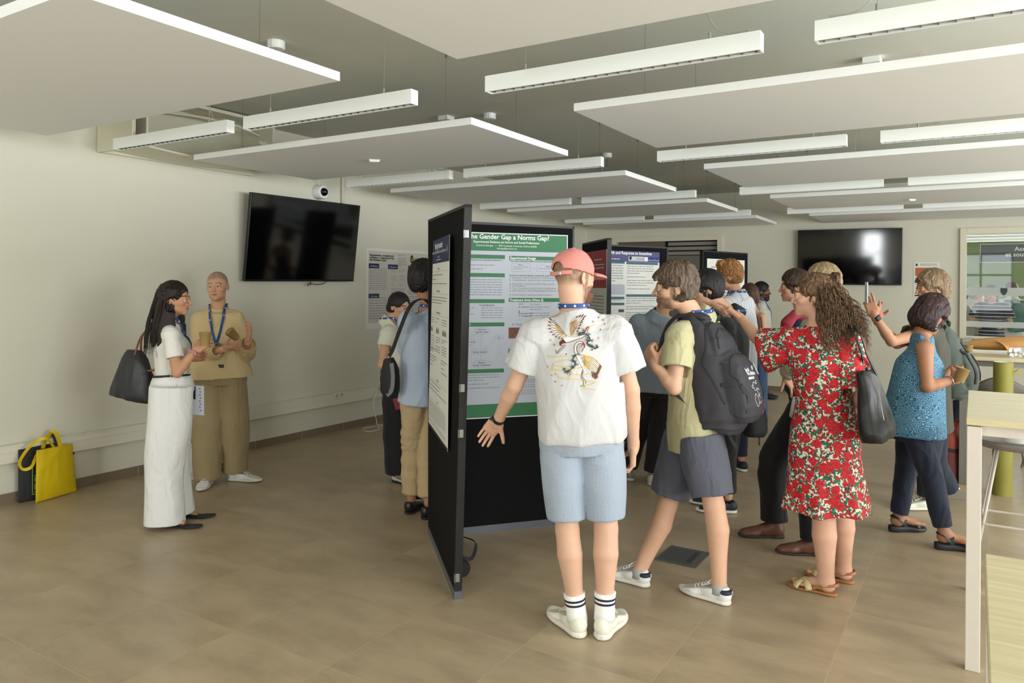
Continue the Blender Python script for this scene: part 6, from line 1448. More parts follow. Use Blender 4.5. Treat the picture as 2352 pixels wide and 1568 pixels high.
m = MB(); w = J['rw']; dr_ = unit(J['re'] - w); R_ = frame(dr_); m.tube([w + dr_ * 0.03 + (R_[0] * math.cos(t) + R_[1] * math.sin(t)) * 0.031 for t in np.linspace(0, 6.28, 25)], 0.003, 6); m.build('bracelet', mat('silver', 'd8d6d0', 0.2, metal=1.0), p.root)
m = MB(); rebase(p.root)

# === man with phone
p = make_person('man with light brown hair holding up a phone, behind the woman in teal',
    joints(hd=(2140, 660, 5.60), ls=(2128, 762, 5.42), rs=(2150, 758, 5.78), le=(2048, 784, 5.32), re=(2060, 790, 5.75), lw=(2008, 724, 5.28), rw=(2014, 735, 5.50),
           lh=(2142, 965, 5.55), rh=(2146, 965, 5.72), lk=(2132, 1065, 5.50), rk=(2150, 1060, 5.78), la=(2130, 1143, 5.52), ra=(2185, 1128, 5.85)),
    cf(-1, 0.05, -0.02), 'c08f72', 'm', 1.04, beard=(False, '6a4a34', 0.4), brows='6b4e38',
    hands=dict(l=dict(d=cf(-0.30, 0.1, 0.95), n=cf(0.2, 1, 0.2), curls=[0.25, 0.6, 0.7, 0.8], thumb=0.4), r=dict(d=cf(-0.25, -0.35, 0.9), n=cf(0, -1, 0.1), curls=[0.3, 0.5, 0.6, 0.7], thumb=0.5)), res=(0.0036, 0.003, 0.0075), nose=1.25)
pE = p; J = p.J
shirt(p, FAB('tee_olive', '4c4b40'), 'olive_tshirt', sleeve=0.5, srad=(0.09, 0.085), seed=5, res=0.007)
trousers(p, FAB('jeans_navy', '232a38'), 'navy_jeans', end=1.93, cuff=0.07, knee=0.075, res=0.008)
def fr2(F, H):
    F.ell(H(0, 0.055, 0.055), [0.062, 0.05, 0.036], H.R, 0.02); F.ell(H(0, 0.098, 0.030), [0.050, 0.018, 0.024], H.R, 0.015)
    for sx in (-1, 1): F.ell(H(sx * 0.062, -0.055, -0.035), [0.030, 0.050, 0.065], H.R, 0.02)
hair(p, hair_mat('hair_lbrown', '5f4a34', 'a38c6e'), 0.018, nape=-0.085, extra=fr2, amp=0.009, res=0.0045)
for s, f_ in (('l', cf(-1, 0.05)), ('r', cf(-0.95, 0.3))): shoe(p.root, J[s + 'a'], f_, 0.29, 'sneaker', mat('shoe_offwhite', 'd9d8ca', 0.6))
w = J['lw']; dr_ = unit(J['le'] - w); R_ = frame(dr_); F = Fld(); c = w + dr_ * 0.02; F.seg(c - dr_ * 0.010, c + dr_ * 0.010, (0.030, 0.030), (0.031, 0.031), R_[0]); cdn = unit(cf(0.0, -1, 0.1) - dr_ * np.dot(cf(0.0, -1, 0.1), dr_)); Rw = frame(cdn, dr_); F.box(c + cdn * 0.030, (0.019, 0.019, 0.007), Rw, 0.005)
P_, Q = F.mesh(0.0028); np_obj('wristwatch', relax(P_, Q), Q, BLK, p.root)
hh = p.hand['l']; rebase(p.root)
t = thing('phone', P(1990, 672, 5.27), 'white-backed phone held up by the man with light brown hair', 'phone')
Mx = Matrix((Vector(cf(0.25, 1, 0)), Vector(cf(1, -0.25, 0.0)), Vector((0, 0, 1)))).transposed()
MB().box((0, 0, 0), (0.072, 0.008, 0.150), Mx).build('case', mat('phone_white', 'cfd6da', 0.3), t, bevel=0.003); MB().box(tuple(Mx @ Vector((0, 0.0045, 0))), (0.066, 0.001, 0.142), Mx).build('display', GLS, t)

# === woman in white (left)
WHT = FAB('knit_white', 'e3e1da', bscale=500); WTR = FAB('trouser_white', 'e4e4e2', rough=0.75)
p = make_person('woman with long dark hair, white knit top and wide white trousers, holding a cup',
    joints(hd=(402, 684, 5.03), ls=(392, 762, 5.19), rs=(392, 766, 4.90), le=(400, 850, 5.26), re=(407, 856, 4.86), lw=(440, 820, 5.25), rw=(450, 803, 4.90),
           lh=(394, 884, 5.14), rh=(394, 886, 4.96), lk=(392, 1035, 5.15), rk=(386, 1035, 4.97), la=(414, 1165, 5.16), ra=(386, 1178, 4.97)),
    cf(1, 0.06, -0.02), 'c0906f', 'f', 1.02, brows='2a1c16', look=(0, 1, 0),
    hands=dict(r=dict(d=cf(0.68, 0.15, 0.55), n=cf(0.35, 1, -0.1), curls=[0.65, 0.75, 0.85, 0.9], thumb=0.7), l=dict(d=cf(0.9, 0, 0.1), n=cf(0, -1, 0), curl=0.6)), res=(0.0032, 0.0028, 0.007), nose=1.2)
pF = p; J = p.J
tp = shirt(p, WHT, 'white_top', [(0.12, 0.125, 0.105), (0.3, 0.128, 0.108), (0.6, 0.148, 0.125, 0.01), (0.78, 0.158, 0.122, 0.008), (0.93, 0.142, 0.085), (1.05, 0.090, 0.064), (1.15, 0.06, 0.055)], sleeve=0.62, srad=(0.062, 0.058), amp=0.003, freq=10, res=0.005, seed=2, shoulder=0.055, open_neck=0.07)
# wide trousers
F = Fld(); up, hx = p.up, p.hx
F.loft([(ctr(-0.12), 0.135, 0.138, hx), (ctr(0.0), 0.138, 0.136, hx), (ctr(0.13), 0.130, 0.122, hx), (ctr(0.20), 0.118, 0.105, hx)], 0.02)
for s in ('l', 'r'):
    h, k, a = J[s + 'h'], J[s + 'k'], J[s + 'a']; e = V3(k[0] * 0.25 + a[0] * 0.75, k[1] * 0.25 + a[1] * 0.75, 0.03) - p.hf * 0.02
    F.loft([(h, 0.105, 0.135, hx), (h * 0.5 + k * 0.5, 0.100, 0.135, hx), (k - p.hf * 0.01, 0.098, 0.125, hx), (k * 0.5 + e * 0.5 - p.hf * 0.01, 0.098, 0.122, hx), (e, 0.100, 0.130, hx)], 0.03)
    F.seg(e + V3(0, 0, 0.09), e - V3(0, 0, 0.05), (0.075, 0.09), (0.09, 0.118), hx, 0.004, 's', 0, 0.01)
cloth('white_trousers', F, WTR, p.root, 0.006, 0.008, 4.5, (0, 0, 1), 0.28, 8.0)
BELT = mat('belt_black', '1a1a1a', 0.4); c = ctr(0.185); MB().tube([c + (hx * 0.123 * math.cos(t) + p.hf * 0.112 * math.sin(t)) for t in np.linspace(0, 6.2, 33)], 0.008, 6).build('belt', BELT, p.root, smooth=True)
HBK = hair_mat('hair_blackbrown', '120b0a', '2e1c18', scale=(80, 80, 5))
H = p.H
def longh(F, H):
    F.loft([(H(0, -0.05, 0.03), 0.075, 0.060, H.r), (H(0, -0.075, -0.08), 0.080, 0.050, H.r), (H(0, -0.095, -0.20), 0.082, 0.045, H.r), (H(0, -0.105, -0.34), 0.065, 0.030, H.r)], 0.03)
    for sx in (-1, 1): F.loft([(H(sx * 0.062, 0.002, 0.06), 0.026, 0.046, H.r), (H(sx * 0.076, -0.004, -0.05), 0.024, 0.044, H.r), (H(sx * 0.088, -0.012, -0.15), 0.024, 0.050, H.r), (H(sx * 0.098, -0.012, -0.25), 0.020, 0.058, H.r), (H(sx * 0.10, -0.015, -0.37), 0.010, 0.05, H.r)], 0.02)
hr = hair(p, HBK, 0.008, nape=-0.40, extra=longh, amp=0.005, res=0.0045, top=0.004, facex=0.064, strand=(60, 20))
cs = []; rr = random.Random(3)
for k in range(160):
    a = rr.uniform(-1.8, 1.8); zz_ = rr.uniform(-0.12, 0.05); st = H(0.070 * math.sin(a), -0.02 - 0.088 * math.cos(a), zz_); L0 = rr.uniform(0.30, 0.40) + zz_; ou = H.r * math.sin(a) * 0.03 - H.f * (0.02 + 0.05 * math.cos(a)); c = []
    for i in range(12):
        t = i / 11; c.append(st + ou * (0.30 + 0.75 * math.sin(t * 2.0)) - H.f * 0.02 * t * t + H.r * rr.uniform(-0.002, 0.002) - V3(0, 0, L0 * t))
    cs.append(c)
strands('hair_strands', HBK, hr, cs, 0.0024, 4)
PAT = mat('patent_black', '101012', 0.12)
for s, f_ in (('l', cf(1, 0.15)), ('r', cf(1, -0.05))):
    a = J[s + 'a'] + f_ * 0.03; shoe(p.root, a, f_, 0.255, 'flat', PAT, SOLEK, w=0.85, h=0.75)
    F = Fld(); F.cone(J[s + 'a'] - V3(0, 0, 0.035), J[s + 'a'] + f_ * 0.10 - V3(0, 0, 0.060), 0.027, 0.018, 0.01); a_, b_ = F.mesh(0.005); np_obj('foot_skin', a_, b_, mat('foot_tone', 'b98a6c', 0.6), p.root)
m = MB(); w = J['rw']; dr_ = unit(J['re'] - w); R_ = frame(dr_); rr = random.Random(2)
m.tube(catmull([w + dr_ * (0.02 + rr.uniform(-0.006, 0.006)) + (R_[0] * math.cos(t) + R_[1] * math.sin(t)) * (0.034 + rr.uniform(-0.003, 0.004)) for t in np.linspace(0, 5.9, 12)], 4), 0.009, 8); m.build('hair_scrunchie', mat('scrunchie', 'b98583', 0.9, var=0.5, vscale=80), p.root, smooth=True)
lanyard(p, tight=0.066, on=tp, front=0.24, width=0.016)
rebase(p.root)

# === bald man in beige (left)
BEI = FAB('jacket_beige', 'cbb487', rough=0.8); KHK = FAB('trouser_khaki', '9b8a65', rough=0.75)
p = make_person('smiling man with shaved head in beige jacket and baggy khaki trousers',
    joints(hd=(499, 655, 6.02), rs=(463, 735, 6.05), ls=(540, 732, 6.10), re=(462, 815, 6.02), le=(568, 812, 6.05), rw=(520, 800, 5.84), lw=(570, 782, 5.80),
           rh=(485, 862, 6.06), lh=(528, 862, 6.10), rk=(478, 985, 6.02), lk=(538, 980, 6.10), ra=(478, 1100, 6.04), la=(540, 1082, 6.16)),
    cf(0.10, -1, 0.0), 'c99c7e', 'm', 1.05, tilt=C(-0.06, 0, 1), scalp='8d7464', brows='8a6a50', iris='5a6a70',
    hands=dict(r=dict(d=cf(0.8, -0.35, 0.10), n=cf(0.2, 0.3, 1), curl=0.55, thumb=0.8), l=dict(d=cf(0.25, -0.25, 0.80), n=cf(-0.8, -0.2, 0.2), curl=0.4, thumb=0.4)), res=(0.0034, 0.003, 0.008))
pG = p; J = p.J
o = shirt(p, BEI, 'beige_jacket', [(-0.03, 0.255, 0.175), (0.15, 0.235, 0.16), (0.35, 0.215, 0.148), (0.6, 0.205, 0.138), (0.82, 0.195, 0.125), (0.94, 0.16, 0.09), (1.06, 0.095, 0.07), (1.15, 0.066, 0.06)], sleeve=1.72, srad=(0.085, 0.075), amp=0.010, freq=6, res=0.0065, seed=4, squash=0.4)
collar(p, BEI, 0.064, 0.026)
m = MB(); q = [p.pc + (p.sc - p.pc) * t + p.hf * 0.15 for t in (0.10, 0.10)]; c = p.pc + (p.sc - p.pc) * 0.20
MB().box(tuple(Vector(c) + Vector(p.hf) * 0.146), (0.085, 0.012, 0.026), Matrix.Rotation(YAW, 3, 'Z')).build('belt_buckle', mat('belt_brown', '3a2f27', 0.4), p.root)
trousers(p, KHK, 'khaki_trousers', waist=0.10, thigh=0.130, knee=0.118, cuff=0.098, end=1.98, hipw=0.20, hipd=0.15, amp=0.012, freq=5.5, res=0.0075, seed=6, squash=0.35)
lanyard(p, tight=0.072, on=o, front=0.27, badge=True, width=0.020)
for s, f_ in (('r', cf(0.12, -1)), ('l', cf(0.98, -0.15))): shoe(p.root, J[s + 'a'], f_, 0.29, 'sneaker', SNK, h=1.05)
rebase(p.root)

# === woman in cream top behind the blue shirt
p = make_person('woman with black hair and glasses in cream top and black trousers, behind the blue shirt',
    joints(hd=(918, 702, 6.22), ls=(908, 758, 6.36), rs=(890, 762, 6.10), le=(915, 830, 6.40), re=(877, 838, 6.06), lw=(940, 850, 6.25), rw=(915, 852, 6.00),
           lh=(908, 868, 6.30), rh=(908, 870, 6.14), lk=(912, 985, 6.30), rk=(908, 985, 6.14), la=(925, 1085, 6.30), ra=(915, 1088, 6.15)),
    cf(0.80, -0.55, -0.15), 'cf9f83', 'f', 0.98, brows='1a1412', hands=dict(r=dict(d=cf(0.8, 0.1, 0.1), n=cf(0, 1, 0), curl=0.6)), res=(0.004, 0.0036, 0.009))
J = p.J
o = shirt(p, FAB('top_cream', 'd9d8c4'), 'cream_top', sleeve=0.42, srad=(0.072, 0.066), hem=0.15, w=0.95, res=0.007, seed=3, shoulder=0.056)
trousers(p, FAB('trouser_black', '131315'), 'black_trousers', waist=0.14, thigh=0.11, knee=0.10, cuff=0.105, end=1.97, hipw=0.15, hipd=0.12, amp=0.006, res=0.008)
BKH = hair_mat('hair_black', '0b0a0b', '2a2526')
def tied(F, H): F.ell(H(0, -0.10, -0.03), [0.05, 0.035, 0.05], H.R, 0.02)
hair(p, BKH, 0.010, nape=-0.09, extra=tied, amp=0.004, res=0.005, top=0.004)
lanyard(p, tight=0.064, on=o, front=0.2, width=0.016)
WIREG = mat('glasses_metal', '8d7a66', 0.3, metal=0.8)
def glasses(p, m, r=0.021):
    H = p.H; mb = MB()
    for sx in (-1, 1):
        c = H(sx * 0.032, 0.103, -0.013); mb.tube([c + (H.r * math.cos(t) * r * 1.1 + H.u * math.sin(t) * r * 0.9) * H.sc for t in np.linspace(0, 6.28, 19)], 0.0012, 5)
        mb.tube([H(sx * 0.055, 0.100, -0.008), H(sx * 0.076, 0.05, -0.004), H(sx * 0.079, -0.01, 0.0)], 0.0014, 5)
    mb.tube([H(-0.009, 0.106, -0.009), H(0, 0.110, -0.006), H(0.009, 0.106, -0.009)], 0.0012, 5); mb.build('glasses', m, p.root)
glasses(p, WIREG)
for s, f_ in (('l', cf(0.9, -0.3)), ('r', cf(0.75, -0.55))): shoe(p.root, J[s + 'a'], f_, 0.24, 'flat', mat('shoe_ivory', 'd5d2c6', 0.5), SOLEK, w=0.85, h=0.8)
rebase(p.root)

# === man in light blue shirt behind the first board
p = make_person('dark-haired man in light blue shirt and tan trousers, half hidden by the near board',
    joints(hd=(975, 640, 5.30), ls=(940, 738, 5.22), rs=(1035, 740, 5.42), le=(935, 800, 5.45), re=(1045, 820, 5.50), lw=(985, 800, 5.55), rw=(1010, 870, 5.65),
           lh=(953, 905, 5.28), rh=(1000, 905, 5.36), lk=(948, 1020, 5.32), rk=(985, 1020, 5.30), la=(945, 1145, 5.34), ra=(984, 1155, 5.22)),
    cf(0.60, 0.80), 'b07f5f', 'm', 1.05, brows='1a1412', hands=dict(l=dict(d=cf(0.8, 0.5, 0), n=cf(0, 0, 1), curl=0.6)), res=(0.0038, 0.004, 0.008))
J = p.J
BLS_ = FAB('shirt_blue', 'b3c1d3', rough=0.8)
o = shirt(p, BLS_, 'blue_shirt', [(-0.12, 0.20, 0.15), (0.02, 0.198, 0.15), (0.3, 0.19, 0.145), (0.6, 0.195, 0.145), (0.82, 0.195, 0.13), (0.94, 0.165, 0.095), (1.06, 0.095, 0.07), (1.15, 0.066, 0.06)], sleeve=1.6, srad=(0.085, 0.06), amp=0.008, freq=7, res=0.0065, seed=14, squash=0.5)
collar(p, BLS_, 0.066, 0.03); lanyard(p, tight=0.076, on=o)
trousers(p, FAB('chino_tan', 'b9a27a', rough=0.8), 'tan_trousers', waist=0.04, thigh=0.105, knee=0.082, cuff=0.068, end=1.88, hipw=0.17, hipd=0.14, amp=0.008, freq=9, seed=7, squash=1.4)
hair(p, BKH, 0.016, nape=-0.095, amp=0.008, res=0.0045)
for s, f_ in (('l', cf(0.35, 0.94)), ('r', cf(0.5, 0.86))): shoe(p.root, J[s + 'a'], f_, 0.29, 'oxford', mat('boot_black', '1a1a1b', 0.4), SOLEK, w=1.08, h=1.1)
rebase(p.root)

# === man in grey-blue shirt (seen from behind, in front of the second poster)
p = make_person('person in grey-blue shirt seen from behind, between the cap and the backpack man',
    joints(hd=(1537, 676, 6.05), ls=(1467, 742, 6.10), rs=(1560, 748, 6.05), le=(1450, 815, 6.25), re=(1565, 830, 6.1), lw=(1480, 830, 6.4), rw=(1570, 890, 6.2),
           lh=(1488, 888, 6.15), rh=(1532, 888, 6.10), lk=(1468, 985, 6.25), rk=(1512, 990, 6.15), la=(1442, 1078, 6.30), ra=(1498, 1092, 6.16)),
    cf(0.55, 0.80, -0.3), 'c39a80', 'm', 1.0, brows='2a1c16', eye=False, res=(0.0045, 0.006, 0.009))
J = p.J; GB = FAB('shirt_greyblue', '8b98a4')
shirt(p, GB, 'greyblue_shirt', [(-0.05, 0.185, 0.14), (0.1, 0.19, 0.14), (0.3, 0.19, 0.14), (0.6, 0.19, 0.14), (0.82, 0.19, 0.13), (0.94, 0.165, 0.095), (1.06, 0.095, 0.07), (1.15, 0.066, 0.06)], sleeve=1.1, srad=(0.08, 0.07), amp=0.007, res=0.0075, seed=21)
collar(p, GB, 0.066, 0.03); trousers(p, MATS['trouser_black'], 'black_trousers', waist=0.04, thigh=0.105, knee=0.085, cuff=0.075, end=1.92, res=0.009, amp=0.005)
hair(p, hair_mat('hair_br', '2a1a12'), 0.012, res=0.006)
shoe(p.root, J['l' + 'a'], cf(-0.5, 0.85), 0.28, 'sneaker', mat('shoe_grey', '8f8d82', 0.6)); shoe(p.root, J['ra'], cf(0.2, 0.98), 0.28, 'sneaker', mat('shoe_palewhite', 'cfd2cc', 0.6)); rebase(p.root)

# === black-haired man in black shirt
p = make_person('black-haired man with glasses in black shirt, just right of the backpack man\'s head',
    joints(hd=(1622, 662, 5.42), ls=(1665, 748, 5.30), rs=(1690, 742, 5.62), le=(1668, 835, 5.22), re=(1680, 835, 5.7), lw=(1640, 880, 5.15), rw=(1650, 880, 5.5),
           lh=(1672, 910, 5.40), rh=(1680, 910, 5.56), lk=(1668, 1030, 5.40), rk=(1672, 1030, 5.56), la=(1672, 1140, 5.4), ra=(1655, 1135, 5.6)),
    cf(-0.97, 0.10, -0.12), 'cda082', 'm', 1.03, brows='14100f', res=(0.0038, 0.006, 0.009), neck=1.0)
J = p.J
o = shirt(p, FAB('shirt_black', '17181b'), 'black_shirt', sleeve=0.8, srad=(0.09, 0.085), res=0.007, seed=31, amp=0.006)
lanyard(p, tight=0.076, on=o, front=0.25); trousers(p, MATS['trouser_black'], 'black_trousers', end=1.92, res=0.009)
def blk(F, H): F.ell(H(0, 0.060, 0.050), [0.066, 0.045, 0.040], H.R, 0.02); F.ell(H(0, 0.094, 0.030), [0.055, 0.018, 0.022], H.R, 0.015)
hair(p, BKH, 0.018, nape=-0.080, extra=blk, amp=0.005, res=0.0045); glasses(p, WIREG)
for s in 'lr': shoe(p.root, J[s + 'a'], cf(-1, 0.1), 0.28, 'sneaker', mat('shoe_dark', '22252c', 0.6))
rebase(p.root)

# === curly ginger-haired man in pale shirt
p = make_person('tall man with curly ginger hair and glasses in pale blue-white shirt',
    joints(hd=(1672, 632, 6.60), ls=(1672, 700, 6.45), rs=(1712, 698, 6.72), le=(1700, 768, 6.40), re=(1728, 775, 6.75), lw=(1668, 815, 6.5), rw=(1690, 830, 6.9),
           lh=(1698, 870, 6.60), rh=(1706, 870, 6.76), lk=(1700, 965, 6.62), rk=(1690, 965, 6.8), la=(1703, 1052, 6.65), ra=(1688, 1045, 6.85)),
    cf(-0.95, 0.25, -0.05), 'cf9d80', 'm', 1.08, brows='6a4326', res=(0.004, 0.006, 0.009))
J = p.J; PSH = stripes('shirt_pale', 'b9c6d4', 'dfe2e4', unit(p.sx), 0.045, 0.7)
o = shirt(p, PSH, 'pale_shirt', [(-0.1, 0.185, 0.14), (0.1, 0.18, 0.14), (0.3, 0.175, 0.14), (0.6, 0.185, 0.14), (0.82, 0.19, 0.13), (0.94, 0.16, 0.095), (1.06, 0.095, 0.07), (1.15, 0.066, 0.06)], sleeve=1.3, srad=(0.08, 0.07), res=0.0075, seed=41, amp=0.008)
collar(p, PSH, 0.066, 0.03); lanyard(p, tight=0.078, on=o, front=0.25)
trousers(p, MATS['trouser_navy'], 'navy_trousers', end=1.93, res=0.009)
GIN = hair_mat('hair_ginger', '6a4526', 'c08a52', scale=(50, 50, 50)); H = p.H
def curly(F, H):
    rr = random.Random(8)
    for k in range(26):
        a = rr.uniform(-1.1, 1.1); F.ell(H(0.05 * math.sin(a * 1.3), 0.03 + 0.045 * rr.random(), 0.085 + 0.03 * rr.random()), [0.020, 0.020, 0.018], H.R, 0.006)
hair(p, GIN, 0.012, nape=-0.070, extra=curly, amp=0.010, res=0.0045, strand=(90, 50)); glasses(p, mat('frame_dark', '241a16', 0.4))
for s in 'lr': shoe(p.root, J[s + 'a'], cf(-0.4 if s == 'l' else -0.2, 0.9), 0.29, 'sneaker', mat('shoe_dark', '22252c', 0.6))
rebase(p.root)

# === woman in plum camisole and jeans
p = make_person('woman with short brown hair in plum strappy top and blue jeans, far back',
    joints(hd=(1720, 678, 8.40), ls=(1716, 727, 8.45), rs=(1750, 728, 8.25), le=(1712, 780, 8.5), re=(1756, 785, 8.15), lw=(1725, 800, 8.7), rw=(1750, 828, 8.4),
           lh=(1728, 822, 8.50), rh=(1744, 822, 8.40), lk=(1732, 905, 8.5), rk=(1745, 905, 8.42), la=(1735, 968, 8.5), ra=(1745, 972, 8.42)),
    cf(-0.3, 0.9), 'cb9c80', 'f', 1.05, eye=False, res=(0.0055, 0.006, 0.010))
J = p.J; F = Fld(); PL = FAB('plum', '3a2030')
F.loft([(ctr(0.0), 0.145, 0.11, p.hx), (ctr(0.35), 0.125, 0.10, p.hx), (ctr(0.65), 0.135, 0.108, p.sx), (ctr(0.78), 0.125, 0.10, p.sx)], 0.01); cloth('plum_top', F, PL, p.root, 0.008, 0.003)
for sx in (-1, 1): MB().tube([ctr(0.75, sx * 0.08, -0.10), ctr(1.02, sx * 0.08, -0.03), ctr(0.95, sx * 0.08, 0.06), ctr(0.76, sx * 0.07, 0.10)], 0.006, 6).build('shoulder_strap', PL, p.root)
trousers(p, FAB('denim', '3f5878', var=0.15, vscale=12), 'blue_jeans', thigh=0.10, knee=0.085, cuff=0.085, end=1.97, hipw=0.15, res=0.010)
def bob2(F, H):
    for sx in (-1, 1): F.ell(H(sx * 0.055, -0.02, -0.04), [0.035, 0.065, 0.06], H.R, 0.03)
hair(p, hair_mat('hair_auburn', '35201a', '6f4a38'), 0.018, nape=-0.10, extra=bob2, res=0.006)
for s in 'lr': shoe(p.root, J[s + 'a'], cf(-0.2, 0.95), 0.25, 'flat', MATS['shoe_dark'], SOLEK)
rebase(p.root)
# === bearded man in cream shirt
p = make_person('man with dark beard in cream shirt at the far wall, facing right',
    joints(hd=(1751, 668, 11.1), ls=(1752, 703, 11.3), rs=(1748, 704, 10.9), le=(1753, 748, 11.35), re=(1752, 750, 10.85), lw=(1762, 785, 11.2), rw=(1758, 788, 10.8),
           lh=(1752, 775, 11.2), rh=(1752, 776, 11.0), lk=(1752, 845, 11.2), rk=(1750, 846, 11.0), la=(1752, 895, 11.2), ra=(1748, 899, 11.0)),
    cf(1, -0.35), '8a5f42', 'm', 1.1, beard=(True, '120d0b', 1.0), brows='120d0b', res=(0.006, 0.008, 0.012), eye=False)
J = p.J; o = shirt(p, FAB('shirt_cream', 'c9c7b8'), 'cream_shirt', sleeve=1.5, srad=(0.08, 0.07), res=0.010); trousers(p, FAB('trouser_dark', '2a2b30'), 'dark_trousers', end=1.93, res=0.012); lanyard(p, tight=0.074, on=o)
def brd(F, H):
    F.ell(H(0, 0.060, -0.095), [0.050, 0.042, 0.045], H.R, 0.02)
H = p.H; F = Fld(); F.ell(H(0, 0.050, -0.100), [0.054, 0.048, 0.048], H.R); F.ell(H(0, 0.10, -0.045), [0.032, 0.05, 0.035], H.R, 0.006, 's'); a_, b_ = F.mesh(0.006); np_obj('beard', relax(a_, b_), b_, BKH, p.root)
hair(p, BKH, 0.010, nape=-0.08, res=0.006)
for s in 'lr': shoe(p.root, J[s + 'a'], cf(0.9, -0.3), 0.28, 'oxford', MATS['shoe_dark'], SOLEK)
rebase(p.root)
# === man in navy shirt, left profile
p = make_person('dark-haired man in navy shirt facing left, left of the woman in the floral dress',
    joints(hd=(1824, 657, 6.02), ls=(1832, 742, 5.85), rs=(1850, 738, 6.20), le=(1835, 815, 5.85), re=(1845, 815, 6.25), lw=(1815, 855, 5.85), rw=(1820, 860, 6.2),
           lh=(1838, 880, 6.0), rh=(1842, 880, 6.16), lk=(1836, 985, 6.1), rk=(1830, 985, 6.25), la=(1842, 1080, 6.2), ra=(1812, 1070, 6.35)),
    cf(-0.97, 0.22), 'c09274', 'm', 1.06, brows='2a1c14', res=(0.004, 0.006, 0.009))
J = p.J; shirt(p, FAB('shirt_navy', '232640'), 'navy_shirt', sleeve=0.6, srad=(0.09, 0.085), res=0.008, seed=51); trousers(p, MATS['trouser_navy'], 'navy_trousers', end=1.93, res=0.010)
hair(p, hair_mat('hair_dbrown', '1e130d', '4c382a'), 0.016, nape=-0.08, res=0.005)
for s in 'lr': shoe(p.root, J[s + 'a'], cf(-0.95, 0.1), 0.28, 'sneaker', MATS['shoe_dark'])
rebase(p.root)
# === tall sandy-haired person in black trousers behind the floral dress
p = make_person('sandy-haired person in black trousers and brown boots, mostly hidden behind the floral dress',
    joints(hd=(1887, 652, 4.72), ls=(1868, 752, 4.58), rs=(1905, 750, 4.86), le=(1822, 838, 4.50), re=(1880, 850, 4.95), lw=(1808, 858, 4.62), rw=(1845, 850, 4.9),
           lh=(1872, 905, 4.66), rh=(1872, 905, 4.82), lk=(1862, 1080, 4.58), rk=(1776, 1060, 4.86), la=(1872, 1248, 4.56), ra=(1778, 1203, 4.88)),
    cf(-0.97, -0.05, -0.05), 'cda488', 'm', 1.06, brows='8a6a48', hands=dict(l=dict(d=cf(0.55, 0.15, -0.75), n=cf(0, 1, 0), curls=[0.2, 0.25, 0.3, 0.35], spread=0.5, thumb=0.1)), res=(0.004, 0.003, 0.008))
pH = p; J = p.J
RSC = mat('scarf_red', '8a2430', 0.8, var=0.6, vscale=30); CRM2 = FAB('blouse_cream', 'c9bfa6')
shirt(p, CRM2, 'cream_blouse', [(0.0, 0.17, 0.13), (0.3, 0.165, 0.13), (0.6, 0.17, 0.13), (0.82, 0.175, 0.12), (0.94, 0.155, 0.095), (1.06, 0.095, 0.07), (1.15, 0.066, 0.06)], sleeve=1.85, srad=(0.075, 0.062), res=0.007, seed=61, amp=0.008)
F = Fld(); q = p.sc; F.chain([np.array(P(1826, 722, 4.45), F32), np.array(P(1808, 742, 4.45), F32), np.array(P(1800, 775, 4.48), F32)], [0.022, 0.03, 0.02], 0.02); F.chain([np.array(P(1826, 722, 4.45), F32), np.array(P(1875, 722, 4.5), F32)], [0.022, 0.03], 0.02)
cloth('red_scarf', F, RSC, p.root, 0.006, 0.010, 12)
trousers(p, MATS['trouser_black'], 'black_trousers', waist=0.05, thigh=0.115, knee=0.092, cuff=0.088, end=1.94, hipw=0.165, hipd=0.145, res=0.0075, amp=0.007, seed=8)
hair(p, hair_mat('hair_sandy', '6e5a40', 'b49c78'), 0.010, nape=-0.08, res=0.005)
BRB = mat('boot_brown', '6b4534', 0.42, var=0.2, vscale=20)
for s, f_ in (('l', cf(-0.97, 0.15)), ('r', cf(-0.95, 0.05))): shoe(p.root, J[s + 'a'], f_, 0.285, 'boot', BRB, mat('boot_sole', '3a2e28', 0.6), w=0.95, heelh=1)
rebase(p.root)
# === people in the hall beyond the glass
def hall_person(label, px, ytop, d, face, shirtm, hairm, hx_=-0.2, pack=None):
    def q(dx, z, dd=0.0): b = P(px, 660, d + dd); return (b.x + C(dx, dd).x * 0 + C(dx, 0).x, b.y + C(dx, 0).y, z)
    f = cf(*face); rgt = unit(np.cross(f, (0, 0, 1))); b = P(px, 660, d)
    def w(x, y, z): v = np.array([b.x, b.y, 0], F32) + rgt * x + f * y; return V3(v[0], v[1], z)
    h = EYE + ((660 - ytop) / FPX) * d; s = h / 1.78
    JJ = dict(hd=w(0, 0.05, 1.645 * s), ls=w(-0.18, 0, 1.43 * s), rs=w(0.18, 0, 1.43 * s), le=w(-0.25, 0.02, 1.16 * s), re=w(0.25, 0.02, 1.16 * s), lw=w(-0.12, 0.25, 1.10 * s), rw=w(0.12, 0.25, 1.10 * s), lh=w(-0.09, 0, 0.93 * s), rh=w(0.09, 0, 0.93 * s), lk=w(-0.1, 0.02, 0.5 * s), rk=w(0.1, 0.02, 0.5 * s), la=w(-0.11, 0, 0.09), ra=w(0.11, 0, 0.09))
    p = make_person(label, JJ, f, 'c9987c', 'm', 1.03, eye=False, res=(0.006, 0.008, 0.012), group=None)
    shirt(p, shirtm, 'shirt', sleeve=0.7, srad=(0.09, 0.085), res=0.010); trousers(p, MATS['trouser_dark'], 'trousers', end=1.93, res=0.013); hair(p, hairm, 0.014, res=0.007)
    for s_ in 'lr': shoe(p.root, p.J[s_ + 'a'], f, 0.28, 'sneaker', MATS['shoe_dark'])
    rebase(p.root); return p
hall_person('person in navy and white striped shirt seen through the window glass', 2278, 648, 11.6, (-0.6, -0.75), stripes('navy_stripe', '232a44', 'd9dadc', (0, 0, 1), 0.055, 0.16), MATS['hair_dbrown'])
